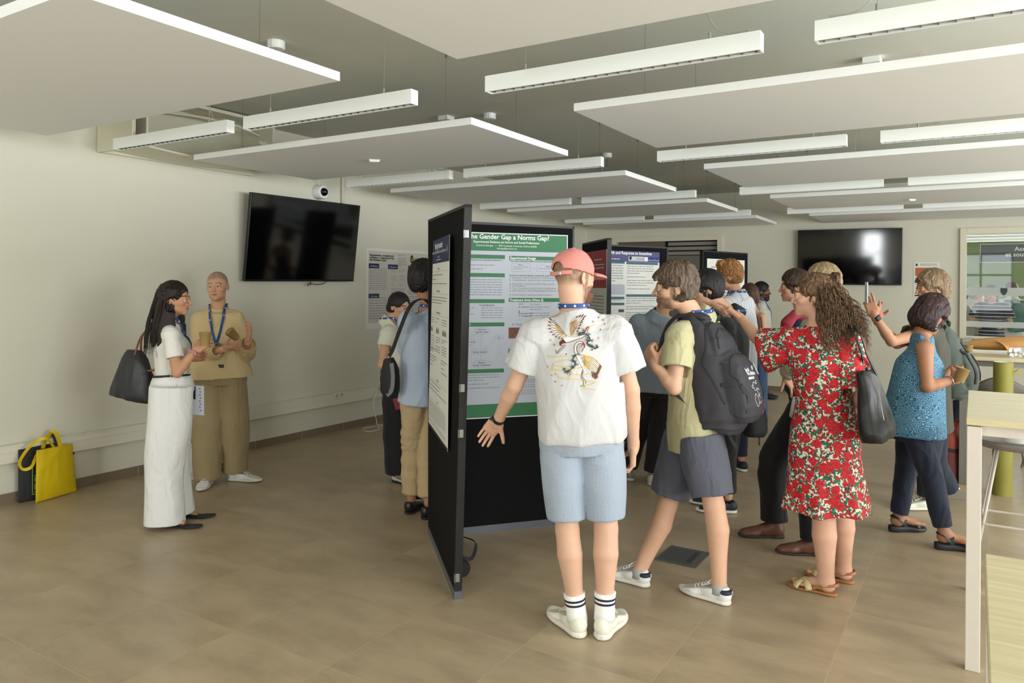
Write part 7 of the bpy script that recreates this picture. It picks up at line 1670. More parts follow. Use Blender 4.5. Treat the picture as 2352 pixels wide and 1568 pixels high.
pK = hall_person('person in white top with a teal backpack seen through the window glass', 2325, 640, 11.9, (0.2, 0.95), FAB('tee_bright', 'dcdcd8'), MATS['hair_auburn'])
hall_person('person in pale grey top at the left edge of the window, behind the plant', 2236, 652, 12.3, (0.9, -0.3), FAB('tee_grey', 'a9aaa4'), MATS['hair_sandy'])
# ---------------------------------------------------------------- poster boards
FELT = mat('felt_black', '161617', 0.95, bump=0.4, bscale=500, sheen=0.0, spec=0.15); EDGE = mat('board_edge', '0e0e0f', 0.5); ALU = mat('foot_rail_grey', '62656d', 0.4, metal=0.3)
PAP = mat('poster_paper', 'b4bac4', 0.55); PAPW = mat('poster_white', 'e2e2da', 0.5)
GRN = mat('ink_green', '1d6b3d', 0.55); NAV = mat('ink_navy', '1b2551', 0.5); INK = mat('ink_dark', '85888e', 0.7); INK2 = mat('ink_black', '1e1f22', 0.7); WHI = mat('ink_white', 'e9ecea', 0.6)
PUR = mat('ink_purple', '4b4477', 0.55); TEA = mat('ink_teal', '3c6677', 0.6); REDI = mat('ink_red', 'a3273a', 0.55); BLU = mat('ink_blue', '2f55b8', 0.6); YEL = mat('ink_yellow', 'c6b23a', 0.6); PIC = mat('photo_brown', '6b3c2a', 0.6, var=0.9, vscale=60)
MATL = [INK, INK2, WHI, GRN, NAV, PUR, TEA, REDI, BLU, YEL, PIC, PAP]
def board(nb_, fb_, nt_, ft_, label, th=0.035, hinges=True):
    """panel between bottom-near, bottom-far, top-near, top-far; faces the side of (far-near) x up"""
    nb_, fb_, nt_, ft_ = (Vector(v) for v in (nb_, fb_, nt_, ft_)); t = wthing('display_board', label, 'display board', 'black felt poster boards')
    ex = (fb_ - nb_).normalized(); n = ex.cross(Vector((0, 0, 1))).normalized()
    def slab_(z0, z1, a, b, off=0.0, thick=th):
        def q(s, z): return (nb_.lerp(fb_, s)).lerp(nt_.lerp(ft_, s), z)
        pts = [q(a, z0), q(b, z0), q(b, z1), q(a, z1)]; return [p + n * (off + thick / 2) for p in pts] + [p + n * (off - thick / 2) for p in pts]
    m = MB(); m.add(slab_(0.02, 0.995, 0.012, 0.988), [(0, 1, 2, 3), (7, 6, 5, 4), (0, 4, 5, 1), (1, 5, 6, 2), (2, 6, 7, 3), (3, 7, 4, 0)]); m.build('felt_panel', FELT, t)
    m = MB()
    for a, b, c, d in ((0.02, 1, 0, 0.014), (0.02, 1, 0.986, 1), (0.992, 1, 0, 1)): m.add(slab_(a, b, c, d, 0, th + 0.004), [(0, 1, 2, 3), (7, 6, 5, 4), (0, 4, 5, 1), (1, 5, 6, 2), (2, 6, 7, 3), (3, 7, 4, 0)])
    m.build('edge_frame', EDGE, t)
    m = MB(); m.add(slab_(0.0, 0.022, 0, 1, 0, th + 0.006), [(0, 1, 2, 3), (7, 6, 5, 4), (0, 4, 5, 1), (1, 5, 6, 2), (2, 6, 7, 3), (3, 7, 4, 0)]); m.build('foot_rail', ALU, t)
    if hinges:
        for z in hinges:
            q = (nb_).lerp(nt_, z) ; MB().box(tuple(q - ex * 0.004 - n * 0.006), (0.022, 0.005, 0.042), Matrix.Rotation(math.atan2(n.y, n.x), 3, 'Z')).build('hinge', STEEL, t, bevel=0.002)
            MB().box(tuple(q - ex * 0.004 - n * (th / 2 + 0.004)), (0.003, 0.02, 0.042), Matrix.Rotation(math.atan2(n.y, n.x), 3, 'Z')).build('hinge', STEEL, t, bevel=0.001)
    t['_n'] = 0
    del t['_n']
    return t, nb_, ex, n
class Plane:
    def __init__(s, o, ex, n): s.o, s.ex, s.n = Vector(o), Vector(ex).normalized(), Vector(n).normalized(); s.M = Matrix((s.ex, Vector((0, 0, 1)), s.n)).transposed().to_4x4(); s.M.translation = s.o
    def at(s, px, py):
        e = Vector((0, 0, EYE)); d = P(px, py, 1.0) - e; t = (s.o - e).dot(s.n) / d.dot(s.n); q = e + d * t - s.o; return q.dot(s.ex), q.z
def sheet(pl, x0, x1, z0, z1, label, m=PAP, name='poster', bend=0.0):
    c = pl.M @ Vector(((x0 + x1) / 2, z0, 0)); t = thing(name, c, label, 'poster')
    R3 = pl.M.to_3x3().to_4x4(); t.rotation_euler = R3.to_euler()
    w, h = (x1 - x0), (z1 - z0); MB().box((0, h / 2, 0.001), (w, h, 0.0016)).build('sheet', m, t)
    pr = Print(Matrix.Translation((-w / 2, 0, 0.0012)), 0.001)
    return t, pr, w, h
b1, o1, ex1, n1 = board(G(1052, 1376), G(990, 1222), P(1076, 469, 3.87), P(990, 505, 4.93), 'tall black poster board seen edge-on, nearest to the camera', hinges=(0.055, 0.42, 0.535, 0.925))
n1v = Vector(n1)
# facing side of board 1 is the left one
side = -n1v if n1v.dot(Vector(C(-1, -0.3))) < 0 else n1v
ex_l = -Vector(ex1) if Vector(ex1).cross(Vector((0, 0, 1))).dot(side) < 0 else Vector(ex1)
far0 = Vector(G(990, 1222)); pl1 = Plane(far0 + side * 0.020, ex_l, side)
pl1.o = Vector(G(990, 1222)) + side * 0.022; pl1.M.translation = pl1.o
a0, z1_ = pl1.at(988, 557); a1, z0_ = pl1.at(1052, 1075); a1t, z1b = pl1.at(1064, 549)
x0, x1 = min(a0, a1t), min(a0, a1t) + 0.84
t, pr, w, h = sheet(pl1, x0, x1, z1_ - 1.19, z1_, 'white poster with dark blue header on the nearest board, seen at a steep angle', PAPW)
pr.rect(0, h - 0.145, w, h, 4); pr.text('Buying Impunity', w / 2, h - 0.055, 0.050, 2, 'CENTER', 0.001); pr.text('Corruption and Social Blockade under Unequal Enforcement', w / 2, h - 0.085, 0.024, 2, 'CENTER'); pr.text('Irene Lutz', w / 2, h - 0.112, 0.017, 2, 'CENTER'); pr.words(w * 0.38, w * 0.62, h - 0.12, h - 0.14, 0.014, 2)
for sx in (0.08, w - 0.08): pr.poly([(sx - 0.008, h - 0.085), (sx + 0.008, h - 0.085), (sx, h - 0.045)], 2); pr.rect(sx - 0.012, h - 0.095, sx + 0.012, h - 0.09, 2)
for i, (y, tt) in enumerate(((h - 0.185, 'Motivation'), (h - 0.32, 'Research question'), (h - 0.45, 'Experimental design'), (0.33, 'Hypotheses'), (0.20, 'Results'))):
    pr.text(tt, w / 2, y, 0.020, 1, 'CENTER'); pr.line([(0.03, y - 0.010), (w - 0.03, y - 0.010)], 0.0012, 0)
pr.words(0.05, w - 0.05, h - 0.21, h - 0.29, 0.017, 0, 1); pr.words(0.05, w - 0.05, h - 0.345, h - 0.42, 0.017, 0, 2)
for k in range(3):
    xk = 0.06 + k * 0.26; pr.words(xk, xk + 0.2, h - 0.475, h - 0.52, 0.014, 0, k)
    for j in range(4 + k): pr.rect(xk + 0.02 + j * 0.026, h - 0.57, xk + 0.036 + j * 0.026, h - 0.545, 7 if (k == 1 and j > 2) else 1); pr.rect(xk + 0.024 + j * 0.026, h - 0.544, xk + 0.032 + j * 0.026, h - 0.536, 1)
    pr.words(xk, xk + 0.2, h - 0.59, h - 0.70, 0.015, 0, k + 5)
pr.words(0.04, w * 0.45, 0.52, 0.38, 0.017, 0, 12); pr.words(0.56, w - 0.04, 0.48, 0.38, 0.017, 0, 13); pr.words(0.04, w - 0.04, 0.31, 0.23, 0.016, 0, 14); pr.words(0.04, w - 0.04, 0.18, 0.03, 0.014, 0, 15)
pr.rect(0, 0, w, 0.018, 1)
pr.build('printing', MATL, t)
# green poster board
A_ = C(-0.50, 4.83); B_ = C(0.418, 5.148)
b2, o2, ex2, n2 = board(A_, B_, A_ + Vector((0, 0, 2.04)), B_ + Vector((0, 0, 2.03)), 'black poster board carrying the green poster, hinged to the nearest board', hinges=None)
def face(A, B, th=0.022):
    A = Vector(A); B = Vector(B); ex = (B - A).normalized(); n = ex.cross(Vector((0, 0, 1)))
    if n.dot(-A) < 0: n = -n
    return Plane(A + n * th, ex, n)
pl2 = face(A_, B_)
xr, zt = pl2.at(1302, 542); xb, zb = pl2.at(1120, 958); x0 = xr - 0.84
t, pr, w, h = sheet(pl2, x0, xr, zb, zt, 'large green and grey poster behind the man in the pink cap', mat('poster_grey', 'a9afba', 0.55))
def L2(cx, cy): a, z = pl2.at(1050 + cx / 3.267, 500 + cy / 3.267); return a - x0, z - zb
pr.rect(-0.006, -0.006, w + 0.006, h + 0.006, 2, -0.0004)
pr.rect(0, 0, w, h, 11, -0.0002)
hy = L2(800, 262)[1]; pr.rect(0, hy, w, h, 3); fy = L2(60, 1405)[1]; pr.rect(0, 0, w, fy, 3)
cx_ = L2(373, 150)[0]
pr.text('Is the Gender Gap a Norms Gap?', cx_, L2(373, 162)[1], 0.044, 2, 'CENTER', 0.0008); pr.text('Experimental Evidence on Norms and Social Preferences', cx_, L2(373, 192)[1], 0.020, 2, 'CENTER', 0.0003)
pr.text('Charlotte Bienagel    |    PhD Candidate, University of Bonn (BGSE)', cx_, L2(373, 217)[1], 0.0155, 2, 'CENTER'); pr.text('cbienagel@uni-bonn.de', cx_, L2(373, 237)[1], 0.0150, 2, 'CENTER')
xm = L2(358, 290)[0]; xs = L2(390, 290)[0]; xe = w - 0.02; xl = 0.02
def bar(x0_, x1_, cy, tx=None, hh=0.026):
    y = L2(230, cy)[1] if x0_ < 0.3 else L2(560, cy + 4)[1]; pr.rect(x0_, y - hh / 2, x1_, y + hh / 2, 3)
    if tx: pr.text(tx, x0_ + 0.006, y - 0.008, 0.022, 2, bold=0.0006, lift=0.0009)
for cy in (292, 430, 625, 800, 1148): bar(xl, xm, cy)
pr.text('rk', L2(83, 800)[0], L2(83, 806)[1], 0.02, 2, lift=0.0009)
bar(xs, xe, 300, 'Experimental Design'); bar(xs, xe, 612, 'Treatment Arms (Wave 2)'); bar(xs, xe, 990, 'Co')
def wd(c0, r0, c1, r1, lh=0.017, seed=0): a = L2(c0, r0); b = L2(c1, r1); pr.words(a[0], b[0], a[1], b[1], lh, 0, seed)
a = L2(335, 320); pr.text('competitiveness and negotiation behavior a', a[0], a[1] - 0.004, 0.0150, 1, 'RIGHT')
wd(100, 345, 345, 400, 0.0165, 1); wd(95, 455, 350, 590, 0.0165, 2); a = L2(165, 655); pr.text('Contribution', a[0], a[1] - 0.006, 0.02, 1)
wd(180, 668, 350, 770, 0.016, 3); wd(85, 668, 130, 740, 0.016, 4); wd(70, 1175, 330, 1290, 0.0165, 5); wd(20, 1175, 70, 1290, 0.0165, 6)
def box_(c0, r0, c1, r1, wln=0.0012):
    a = L2(c0, r0); b = L2(c1, r1); pr.line([a, (b[0], a[1]), b, (a[0], b[1]), a], wln, 0)
a = L2(392, 325); pr.text('Two-wave between-subject survey experiment (Prolific)', a[0], a[1] - 0.004, 0.0165, 1)
box_(408, 340, 548, 405); box_(597, 355, 770, 405); wd(420, 362, 540, 402, 0.0135, 7); wd(610, 375, 760, 402, 0.0135, 8); pr.line([L2(550, 375), L2(595, 378)], 0.001, 0)
a = L2(478, 353); pr.text('Wave 1', a[0], a[1] - 0.004, 0.012, 1, 'CENTER'); a = L2(685, 367); pr.text('Wave 2', a[0], a[1] - 0.004, 0.012, 1, 'CENTER')
a = L2(390, 432); pr.text('Outcome measures (partly incentivized, within treatments)', a[0], a[1] - 0.004, 0.0155, 1)
for k, (cy, tx) in enumerate(((448, 'Negotiation - Bohnet, Bohnet-Ali et al (2025) (pages game)'), (466, 'Competitiveness - single-item score, tournament entry'), (494, 'Risk attitude - Dohmen et al. (2011) single item scale'), (510, 'Overconfidence'), (527, 'Trust - Trust game, trading of tokens, strategy method'), (545, 'Norm elicitation - Token allocation based on Hofstede et al. (1968) as applied in Krupka et al. (2013)'), (577, 'Gender identity - Continuous spectrum measure'))):
    a = L2(395, cy); pr.poly([(a[0], a[1] - 0.004), (a[0] + 0.006, a[1]), (a[0], a[1] + 0.004)], 1); b = L2(412, cy); pr.text(tx, b[0], b[1] - 0.005, 0.0142, 0)
a = L2(462, 648); pr.text('Arm', a[0], a[1] - 0.004, 0.016, 1); a = L2(545, 650); pr.text('Description', a[0], a[1] - 0.004, 0.016, 0); pr.line([L2(458, 632), L2(720, 636)], 0.0012, 0); pr.line([L2(458, 762), L2(720, 766)], 0.0012, 0)
for cy, tx in ((670, 'A. Control'), (704, 'B.'), (718, 'Role-reversed'), (738, 'C. Traditional')): a = L2(460, cy); pr.text(tx, a[0], a[1] - 0.004, 0.0165, 1)
wd(545, 662, 700, 750, 0.016, 9); a = L2(412, 803); pr.text('A. Traditional', a[0], a[1] - 0.004, 0.020, 8)
a = L2(385, 905); b = L2(520, 822); pr.rect(a[0], a[1], b[0], b[1], 10)
def ellp(cx, cy, rx, ry, tx=None):
    c = L2(cx, cy); k = 0.000871; pts = [(c[0] + rx * k * math.cos(t_) * 1.02, c[1] + ry * k * math.sin(t_) * 1.0) for t_ in np.linspace(0, 6.2832, 25)]; pr.line(pts, 0.0012, 0)
    if tx:
        for j, q_ in enumerate(tx): pr.text(q_, c[0], c[1] - 0.005 - (j - (len(tx) - 1) / 2) * 0.016, 0.0145, 1, 'CENTER')
ellp(187, 846, 57, 27, ['Injunctive', 'gender norms']); ellp(312, 897, 36, 15, ['Sex']); ellp(92, 930, 40, 22, ['Descr. norms']); ellp(168, 1006, 63, 18, ['Gender identity']); ellp(188, 1095, 73, 26, ['Behavior', 'as risk, competition...'])
for q_ in (((183, 874), (176, 986)), ((145, 868), (60, 905)), ((290, 908), (195, 990)), ((90, 962), (140, 990)), ((174, 1026), (183, 1068)), ((40, 990), (104, 998))): pr.line([L2(*q_[0]), L2(*q_[1])], 0.0012, 0)
pr.line([L2(312, 913), L2(316, 1000), L2(300, 1050), L2(262, 1080)], 0.0007, 0)
wd(420, 1215, 720, 1330, 0.013, 10)
pr.build('printing', MATL, t)
# second cluster of boards
A3_ = C(0.709, 7.41); N3 = C(0.847, 6.54)
board(N3, A3_, N3 + Vector((0, 0, 2.045)), A3_ + Vector((0, 0, 2.045)), 'black poster board with a red-headed poster, seen edge-on beyond the pink cap', hinges=None)
pl3 = face(A3_, N3); a, z = pl3.at(1362, 573); b, zz = pl3.at(1394, 572)
t, pr, w, h = sheet(pl3, max(0.02, b - 0.80), b, zz - 1.19, zz, 'poster with a dark red header on the board beyond the pink cap', PAPW)
pr.rect(0, h - 0.34, w, h, 7); pr.words(w * 0.5, w - 0.06, h - 0.07, h - 0.18, 0.03, 2, 1); pr.words(0.05, w - 0.05, h - 0.4, 0.06, 0.03, 0, 2); pr.build('printing', MATL, t)
B4 = C(1.64, 7.96)
board(A3_, B4, A3_ + Vector((0, 0, 2.045)), B4 + Vector((0, 0, 2.045)), 'black poster board with the purple-headed poster between the two men', hinges=None)
pl4 = face(A3_, B4); a, z = pl4.at(1402, 573); b, zz = pl4.at(1514.5, 579.5)
x0 = b - 0.84; t, pr, w, h = sheet(pl4, x0, b, zz - 1.19, zz, 'poster with purple header Health and Response to Incentives', PAPW)
def L4(cx, cy): q_ = pl4.at(1300 + cx / 4.704, 500 + cy / 4.704); return q_[0] - x0, q_[1] - (zz - 1.19)
pr.rect(0, L4(800, 478)[1], w, h, 5); a = L4(925, 405); pr.text('Health and Response to Incentives', a[0], a[1], 0.043, 2, 'RIGHT', 0.0012)
a = L4(475, 445); pr.words(0.15, L4(590, 0)[0], a[1] + 0.012, a[1] - 0.03, 0.022, 2, 3)
a = L4(675, 465); b_ = L4(838, 422); pr.rect(a[0], a[1], b_[0], b_[1], 2); pr.text('ETHICS', L4(765, 0)[0], a[1] + 0.012, 0.03, 0, lift=0.001); pr.poly([(a[0] + 0.01, a[1] + 0.045), (a[0] + 0.04, a[1] + 0.045), (a[0] + 0.04, a[1] + 0.02), (a[0] + 0.025, a[1] + 0.006), (a[0] + 0.01, a[1] + 0.02)], 1, 0.001)
a = L4(843, 470); b_ = L4(1000, 430); pr.rect(a[0], a[1], b_[0], b_[1], 8); pr.rect(a[0], a[1], a[0] + 0.05, b_[1], 2, 0.0002); pr.text('Hauts-de-France', a[0] + 0.055, a[1] + 0.006, 0.022, 2, lift=0.001)
xm, xs = L4(637, 0)[0], L4(655, 0)[0]
for x_, y_, e_ in ((0.02, 485, xm), (xs, 490, w - 0.02), (0.02, 866, xm), (0.02, 930, xm), (xs, 840, w - 0.02)): yy = L4(700, y_)[1]; pr.rect(x_, yy - 0.013, e_, yy + 0.013, 6)
pr.words(0.03, xm, L4(600, 505)[1], L4(600, 850)[1], 0.026, 0, 5); pr.words(xs + 0.01, w - 0.06, L4(600, 510)[1], L4(600, 820)[1], 0.024, 0, 6); pr.words(0.03, xm, L4(600, 880)[1], L4(600, 920)[1], 0.022, 0, 7); pr.words(xs, w - 0.03, L4(600, 860)[1], 0.05, 0.024, 0, 8)
a = L4(565, 1020); b_ = L4(625, 988); pr.rect(a[0], a[1], b_[0], b_[1], 4); a = L4(470, 830); b_ = L4(632, 725); pr.rect(a[0], a[1], b_[0], b_[1], mi := 11, 0.0005)
pr.build('printing', MATL, t)
A5 = C(2.15, 8.53); B5 = C(2.86, 9.16)
board(A5, B5, A5 + Vector((0, 0, 2.045)), B5 + Vector((0, 0, 2.045)), 'farthest black poster board with a plain white poster, behind the ginger-haired man', hinges=None)
pl5 = face(A5, B5); a, z = pl5.at(1624, 592); b, zz = pl5.at(1710, 598)
t, pr, w, h = sheet(pl5, a, b, zz - 1.15, zz, 'white poster with a small red round logo, partly behind the ginger-haired man', PAPW)
c = (w - 0.10, h - 0.13); pr.poly([(c[0] + 0.045 * math.cos(q_), c[1] + 0.045 * math.sin(q_)) for q_ in np.linspace(0, 6.1, 16)], 7); pr.poly([(c[0] + 0.025 * math.cos(q_), c[1] + 0.025 * math.sin(q_)) for q_ in np.linspace(0, 6.1, 12)], 2, 0.0007)
pr.words(0.08, w - 0.2, h - 0.08, h - 0.2, 0.04, 0, 1); pr.words(0.05, w - 0.05, h - 0.28, 0.05, 0.032, 0, 2); pr.build('printing', MATL, t)
# wall poster on the left wall
plw = Plane(room(UW + 0.002, 6.0, 0), (0, 1, 0), (1, 0, 0)); plw.M = Matrix(((0, 0, 1, UW + 0.002), (1, 0, 0, 6.0), (0, 1, 0, 0), (0, 0, 0, 1)))
a, zt = plw.at(847, 575); b, zb = plw.at(846, 742)
t, pr, w, h = sheet(plw, a, a + 1.19, zb, zt, 'grey landscape poster on the left wall, behind the woman in the cream top', mat('poster_warm', 'cdc7bd', 0.6))
MB().box((0.01, h / 2 - 0.02, -0.0005), (w + 0.10, h + 0.10, 0.001)).build('backing_sheet', PAPW, t)
def LW(cx, cy): q_ = plw.at(820 + cx / 7.128, 560 + cy / 7.128); return q_[0] - a, q_[1] - zb
for j, tx in enumerate(('Representation, complexity and', 'confidence : a reappraisal of the', 'Risk Elicitation Puzzle')): q_ = LW(205, 185 + j * 40); pr.text(tx, q_[0], q_[1] - 0.005, 0.033, 1, bold=0.0012)
q_ = LW(665, 180); pr.words(q_[0], q_[0] + 0.17, q_[1] + 0.01, q_[1] - 0.15, 0.024, 0, 1)
q_ = LW(895, 250); pr.poly([(q_[0] + 0.034 * math.cos(v_), q_[1] + 0.05 * math.sin(v_)) for v_ in np.linspace(0, 6.1, 20)], 1); pr.text('U', q_[0], q_[1] - 0.024, 0.07, 9, 'CENTER', 0.002, lift=0.001)
for j, tx in enumerate(('UNIVERSITE', 'DE LORRAINE')): q_ = LW(935, 250 + j * 28); pr.text(tx, q_[0], q_[1], 0.021, 0, bold=0.0008)
yb = LW(190, 318)[1]; pr.line([(0.0, yb), (w, yb)], 0.002, 0)
for cx0, cy0, tx in ((190, 315, '1) Motivation'), (505, 335, '2) Hypotheses'), (835, 355, '3) Results'), (190, 815, '4) Concepts')):
    q_ = LW(cx0, cy0); pr.rect(q_[0], q_[1] - 0.055, q_[0] + 0.18, q_[1], 4); pr.text(tx, q_[0] + 0.09, q_[1] - 0.038, 0.024, 2, 'CENTER', lift=0.001)
for cx0 in (190, 507, 838): q_ = LW(cx0, 400); pr.line([(q_[0], 0.02), (q_[0], yb)], 0.0015, 0)
q1, q2 = LW(200, 385), LW(497, 780); pr.words(q1[0], q2[0], q1[1], q2[1], 0.022, 0, 3); q1, q2 = LW(200, 870), LW(497, 1260); pr.words(q1[0], q2[0], q1[1], max(q2[1], 0.03), 0.03, 0, 4)
for r0 in (415, 510, 560, 640):
    for c0, c1 in ((552, 645), (688, 788)): q1, q2 = LW(c0, r0), LW(c1, r0 + 50); pr.line([q1, (q2[0], q1[1]), q2, (q1[0], q2[1]), q1], 0.0012, 0); pr.words(q1[0] + 0.005, q2[0], q1[1] - 0.01, q2[1], 0.02, 0, r0)
q1, q2 = LW(850, 400), LW(1180, 900); pr.words(q1[0], w - 0.03, q1[1], 0.05, 0.025, 0, 5); pr.words(LW(555, 720)[0], LW(790, 720)[0], LW(555, 720)[1], 0.05, 0.025, 0, 6)
pr.build('printing', MATL, t)

# ---------------------------------------------------------------- bags
def sdf_part(F, name, m, parent, res=0.005, amp=0.0, freq=8, rl=2, squash=0.5, seed=0):
    P_, Q = F.mesh(res); P_ = relax(P_, Q, rl)
    if amp: P_ = folds(P_, vnormals(P_, Q), amp, freq, (0, 0, 1), squash, seed)
    return np_obj(name, P_, Q, m, parent)
DBP = mat('backpack_grey', '35343a', 0.75, bump=0.35, bscale=600); BPD = mat('backpack_dark', '1e1e22', 0.7)
def axes(nrm, upv):
    z = unit(upv); y = np.asarray(nrm, F32); y = unit(y - z * np.dot(y, z)); x = np.cross(y, z); return x, y, z
t = wthing('backpack', 'big dark grey backpack with white print worn by the man in the green polo', 'backpack')
c = A3(P(1638, 850, 3.98)); X, Y, Z = axes(cf(0.78, -0.62, 0.05), V3(*P(1612, 700, 4.05)) - V3(*P(1668, 968, 3.95)))
def q(x, y, z): return c + X * x + Y * y + Z * z
R3 = np.array([X, Y, Z], F32); F = Fld()
F.loft([(q(0, -0.02, -0.30), 0.13, 0.09, X), (q(0, 0.0, -0.24), 0.165, 0.115, X), (q(0, 0.0, -0.05), 0.17, 0.120, X), (q(0, -0.01, 0.13), 0.155, 0.105, X), (q(0, -0.035, 0.25), 0.125, 0.075, X), (q(0, -0.06, 0.32), 0.085, 0.04, X)], 0.03, pw=3.0)
F.loft([(q(0, 0.11, -0.27), 0.11, 0.05, X), (q(0, 0.13, -0.20), 0.135, 0.075, X), (q(0, 0.125, -0.02), 0.13, 0.07, X), (q(0, 0.09, 0.07), 0.10, 0.04, X)], 0.02, pw=3.0)
F.loft([(q(0, 0.07, 0.04), 0.13, 0.05, X), (q(0, 0.075, 0.14), 0.125, 0.045, X), (q(0, 0.04, 0.24), 0.09, 0.03, X)], 0.02, pw=3.0)
bp = sdf_part(F, 'pack_body', DBP, t, 0.0055, 0.007, 9, seed=3)
bvp = bvh_of(bp)
def skin_on(pts, off=0.003):
    out, nor = [], []
    for (x, z) in pts:
        h = bvp.ray_cast(Vector(q(x, 0.5, z)), -Vector(Y), 1.0)
        if h[0] is not None: out.append(h[0] + Vector(Y) * off); nor.append(h[1])
    return out, nor
for pts, w_ in (([(-0.15, -0.18), (-0.16, 0.0), (-0.13, 0.16), (-0.07, 0.24), (0.07, 0.24), (0.13, 0.16), (0.16, 0.0), (0.15, -0.18)], 0.008), ([(-0.12, -0.14), (-0.125, -0.02), (-0.08, 0.055), (0.08, 0.055), (0.125, -0.02), (0.12, -0.14)], 0.007), ([(-0.11, 0.10), (-0.09, 0.18), (0.0, 0.21), (0.09, 0.18), (0.11, 0.10)], 0.007)):
    pp = catmull([Vector((a_, 0, b_)) for a_, b_ in pts], 5); o_, n_ = skin_on([(v_.x, v_.z) for v_ in pp]); MB().ribbon(o_, w_, n_, 0.003).build('zip', BPD, t)
for (x, z) in ((-0.145, 0.02), (-0.10, 0.0)):
    o_, n_ = skin_on([(x, z), (x - 0.004, z - 0.06)], 0.008); MB().ribbon(o_, 0.008, n_, 0.004).build('zip_pull', STEEL, t)
for x in (-0.10, 0.10):
    o_, n_ = skin_on([(x * 1.45, -0.08), (x * 1.2, -0.10), (x, -0.16), (x * 1.1, -0.24)], 0.004); MB().ribbon(o_, 0.020, n_, 0.003).build('compression_strap', BPD, t)
for sgn, sh in ((-1, pB.J['ls']), (1, pB.J['rs'])):
    sd = X * (sgn * 0.075) if np.dot(X, pB.sx) > 0 else X * (-sgn * 0.075)
    sf, up = pB.sf, pB.up; tp_ = pB.nb + (sh - pB.nb) * 0.50
    pts = [q(0, -0.05, 0.26) + sd, tp_ - sf * 0.10 + up * 0.035, tp_ + up * 0.068, tp_ + sf * 0.115 + up * 0.015, sh * 0.5 + tp_ * 0.5 + sf * 0.145 - up * 0.14, sh * 0.7 + tp_ * 0.3 + sf * 0.10 - up * 0.27, q(0, -0.10, -0.18) + sd * 1.9]
    pp = catmull(pts, 6); cc = Vector(pB.sc - up * 0.1); MB().ribbon(pp, 0.058, [(v_ - cc) for v_ in pp], 0.014).build('shoulder_strap', DBP, t, smooth=True)
pp = catmull([q(-0.03, -0.06, 0.29), q(-0.03, -0.075, 0.345), q(0.03, -0.075, 0.345), q(0.03, -0.06, 0.29)], 5); MB().ribbon(pp, 0.02, Vector(Y), 0.006).build('grab_handle', BPD, t)
pp = catmull([q(-0.10, 0.0, -0.26), q(-0.10, 0.01, -0.40), q(-0.085, 0.01, -0.53)], 5) if False else catmull([A3(P(1668, 955, 3.86)), A3(P(1676, 1000, 3.84)), A3(P(1692, 1030, 3.84))], 5)
MB().ribbon(pp, 0.028, Vector(Y), 0.003).build('hanging_strap', BPD, t)
# print on the lower pocket
mb = MB()
def ptext(s_, x, z, size, align='LEFT'):
    vs, fs = text_polys(s_, size, align, 0.0012); out = []
    for v_ in vs:
        h = bvp.ray_cast(Vector(q(x + v_.x * sgnx, 0.5, z + v_.y)), -Vector(Y), 1.0); out.append((h[0] if h[0] is not None else Vector(q(x, 0.2, z))) + Vector(Y) * 0.003)
    mb.add(out, fs)
sgnx = 1.0 if np.dot(X, np.cross(-Y, (0, 0, 1))) > 0 else -1.0
ptext('Jack', -0.052 * sgnx, -0.035, 0.026); ptext('Wolfskin', -0.052 * sgnx, -0.056, 0.026); ptext('BERKELEY', -0.052 * sgnx, -0.076, 0.015)
def loopk(cx, cz, r_, sx_=1.0): return [(cx + r_ * sx_ * math.cos(a_), cz + r_ * math.sin(a_)) for a_ in np.linspace(0.4, 5.9, 14)]
for cx, cz, r_, s_ in ((-0.01, -0.115, 0.022, 0.8), (0.02, -0.145, 0.018, 0.6), (-0.035, -0.115, 0.008, 1), (0.018, -0.095, 0.007, 1), (-0.025, -0.185, 0.032, 0.6), (0.015, -0.185, 0.020, 0.7)):
    o_, n_ = skin_on([(a_ * sgnx, b_) for a_, b_ in loopk(cx, cz, r_, s_)], 0.003)
    if len(o_) > 3: mb.ribbon(o_, 0.0030, n_, 0.001)
h = bvp.ray_cast(Vector(q(0.035 * sgnx, 0.5, -0.025)), -Vector(Y), 1.0)
if h[0] is not None:
    cc = h[0] + Vector(Y) * 0.003
    for a_, b_, r_ in ((0, 0, 0.008), (-0.009, 0.009, 0.0035), (-0.003, 0.013, 0.0035), (0.004, 0.013, 0.0035), (0.010, 0.008, 0.0035)): mb.add([cc + Vector(X) * (a_ + r_ * math.cos(v_)) + Vector(Z) * (b_ + r_ * math.sin(v_)) for v_ in np.linspace(0, 5.5, 8)], [tuple(range(8))])
mb.build('white_print', mat('print_white', 'c9c9cc', 0.6), bp)
rebase(t)
# black leather tote of the woman in the floral dress
LTH = mat('leather_black', '0f0f11', 0.42, bump=0.15, bscale=300)
t = wthing('tote_bag', 'black leather tote bag hanging from the shoulder of the woman in the floral dress', 'handbag')
c = A3(P(2003, 925, 3.80)); X, Y, Z = axes(cf(0.75, -0.66), V3(*P(1985, 845, 3.84)) - V3(*P(2012, 1000, 3.80)))
F = Fld(); F.loft([(q(0, 0, -0.185), 0.155, 0.055, X), (q(0, 0, -0.14), 0.165, 0.065, X), (q(0, 0, 0.0), 0.145, 0.055, X), (q(0, 0, 0.12), 0.115, 0.035, X), (q(0, 0, 0.165), 0.10, 0.020, X)], 0.01, pw=3.0)
F.seg(q(0, 0, 0.10), q(0, 0, 0.20), (0.10, 0.018), (0.095, 0.012), X, 0.003, 's', 0, 0.02)
sdf_part(F, 'bag_body', LTH, t, 0.0048, 0.008, 8, seed=5)
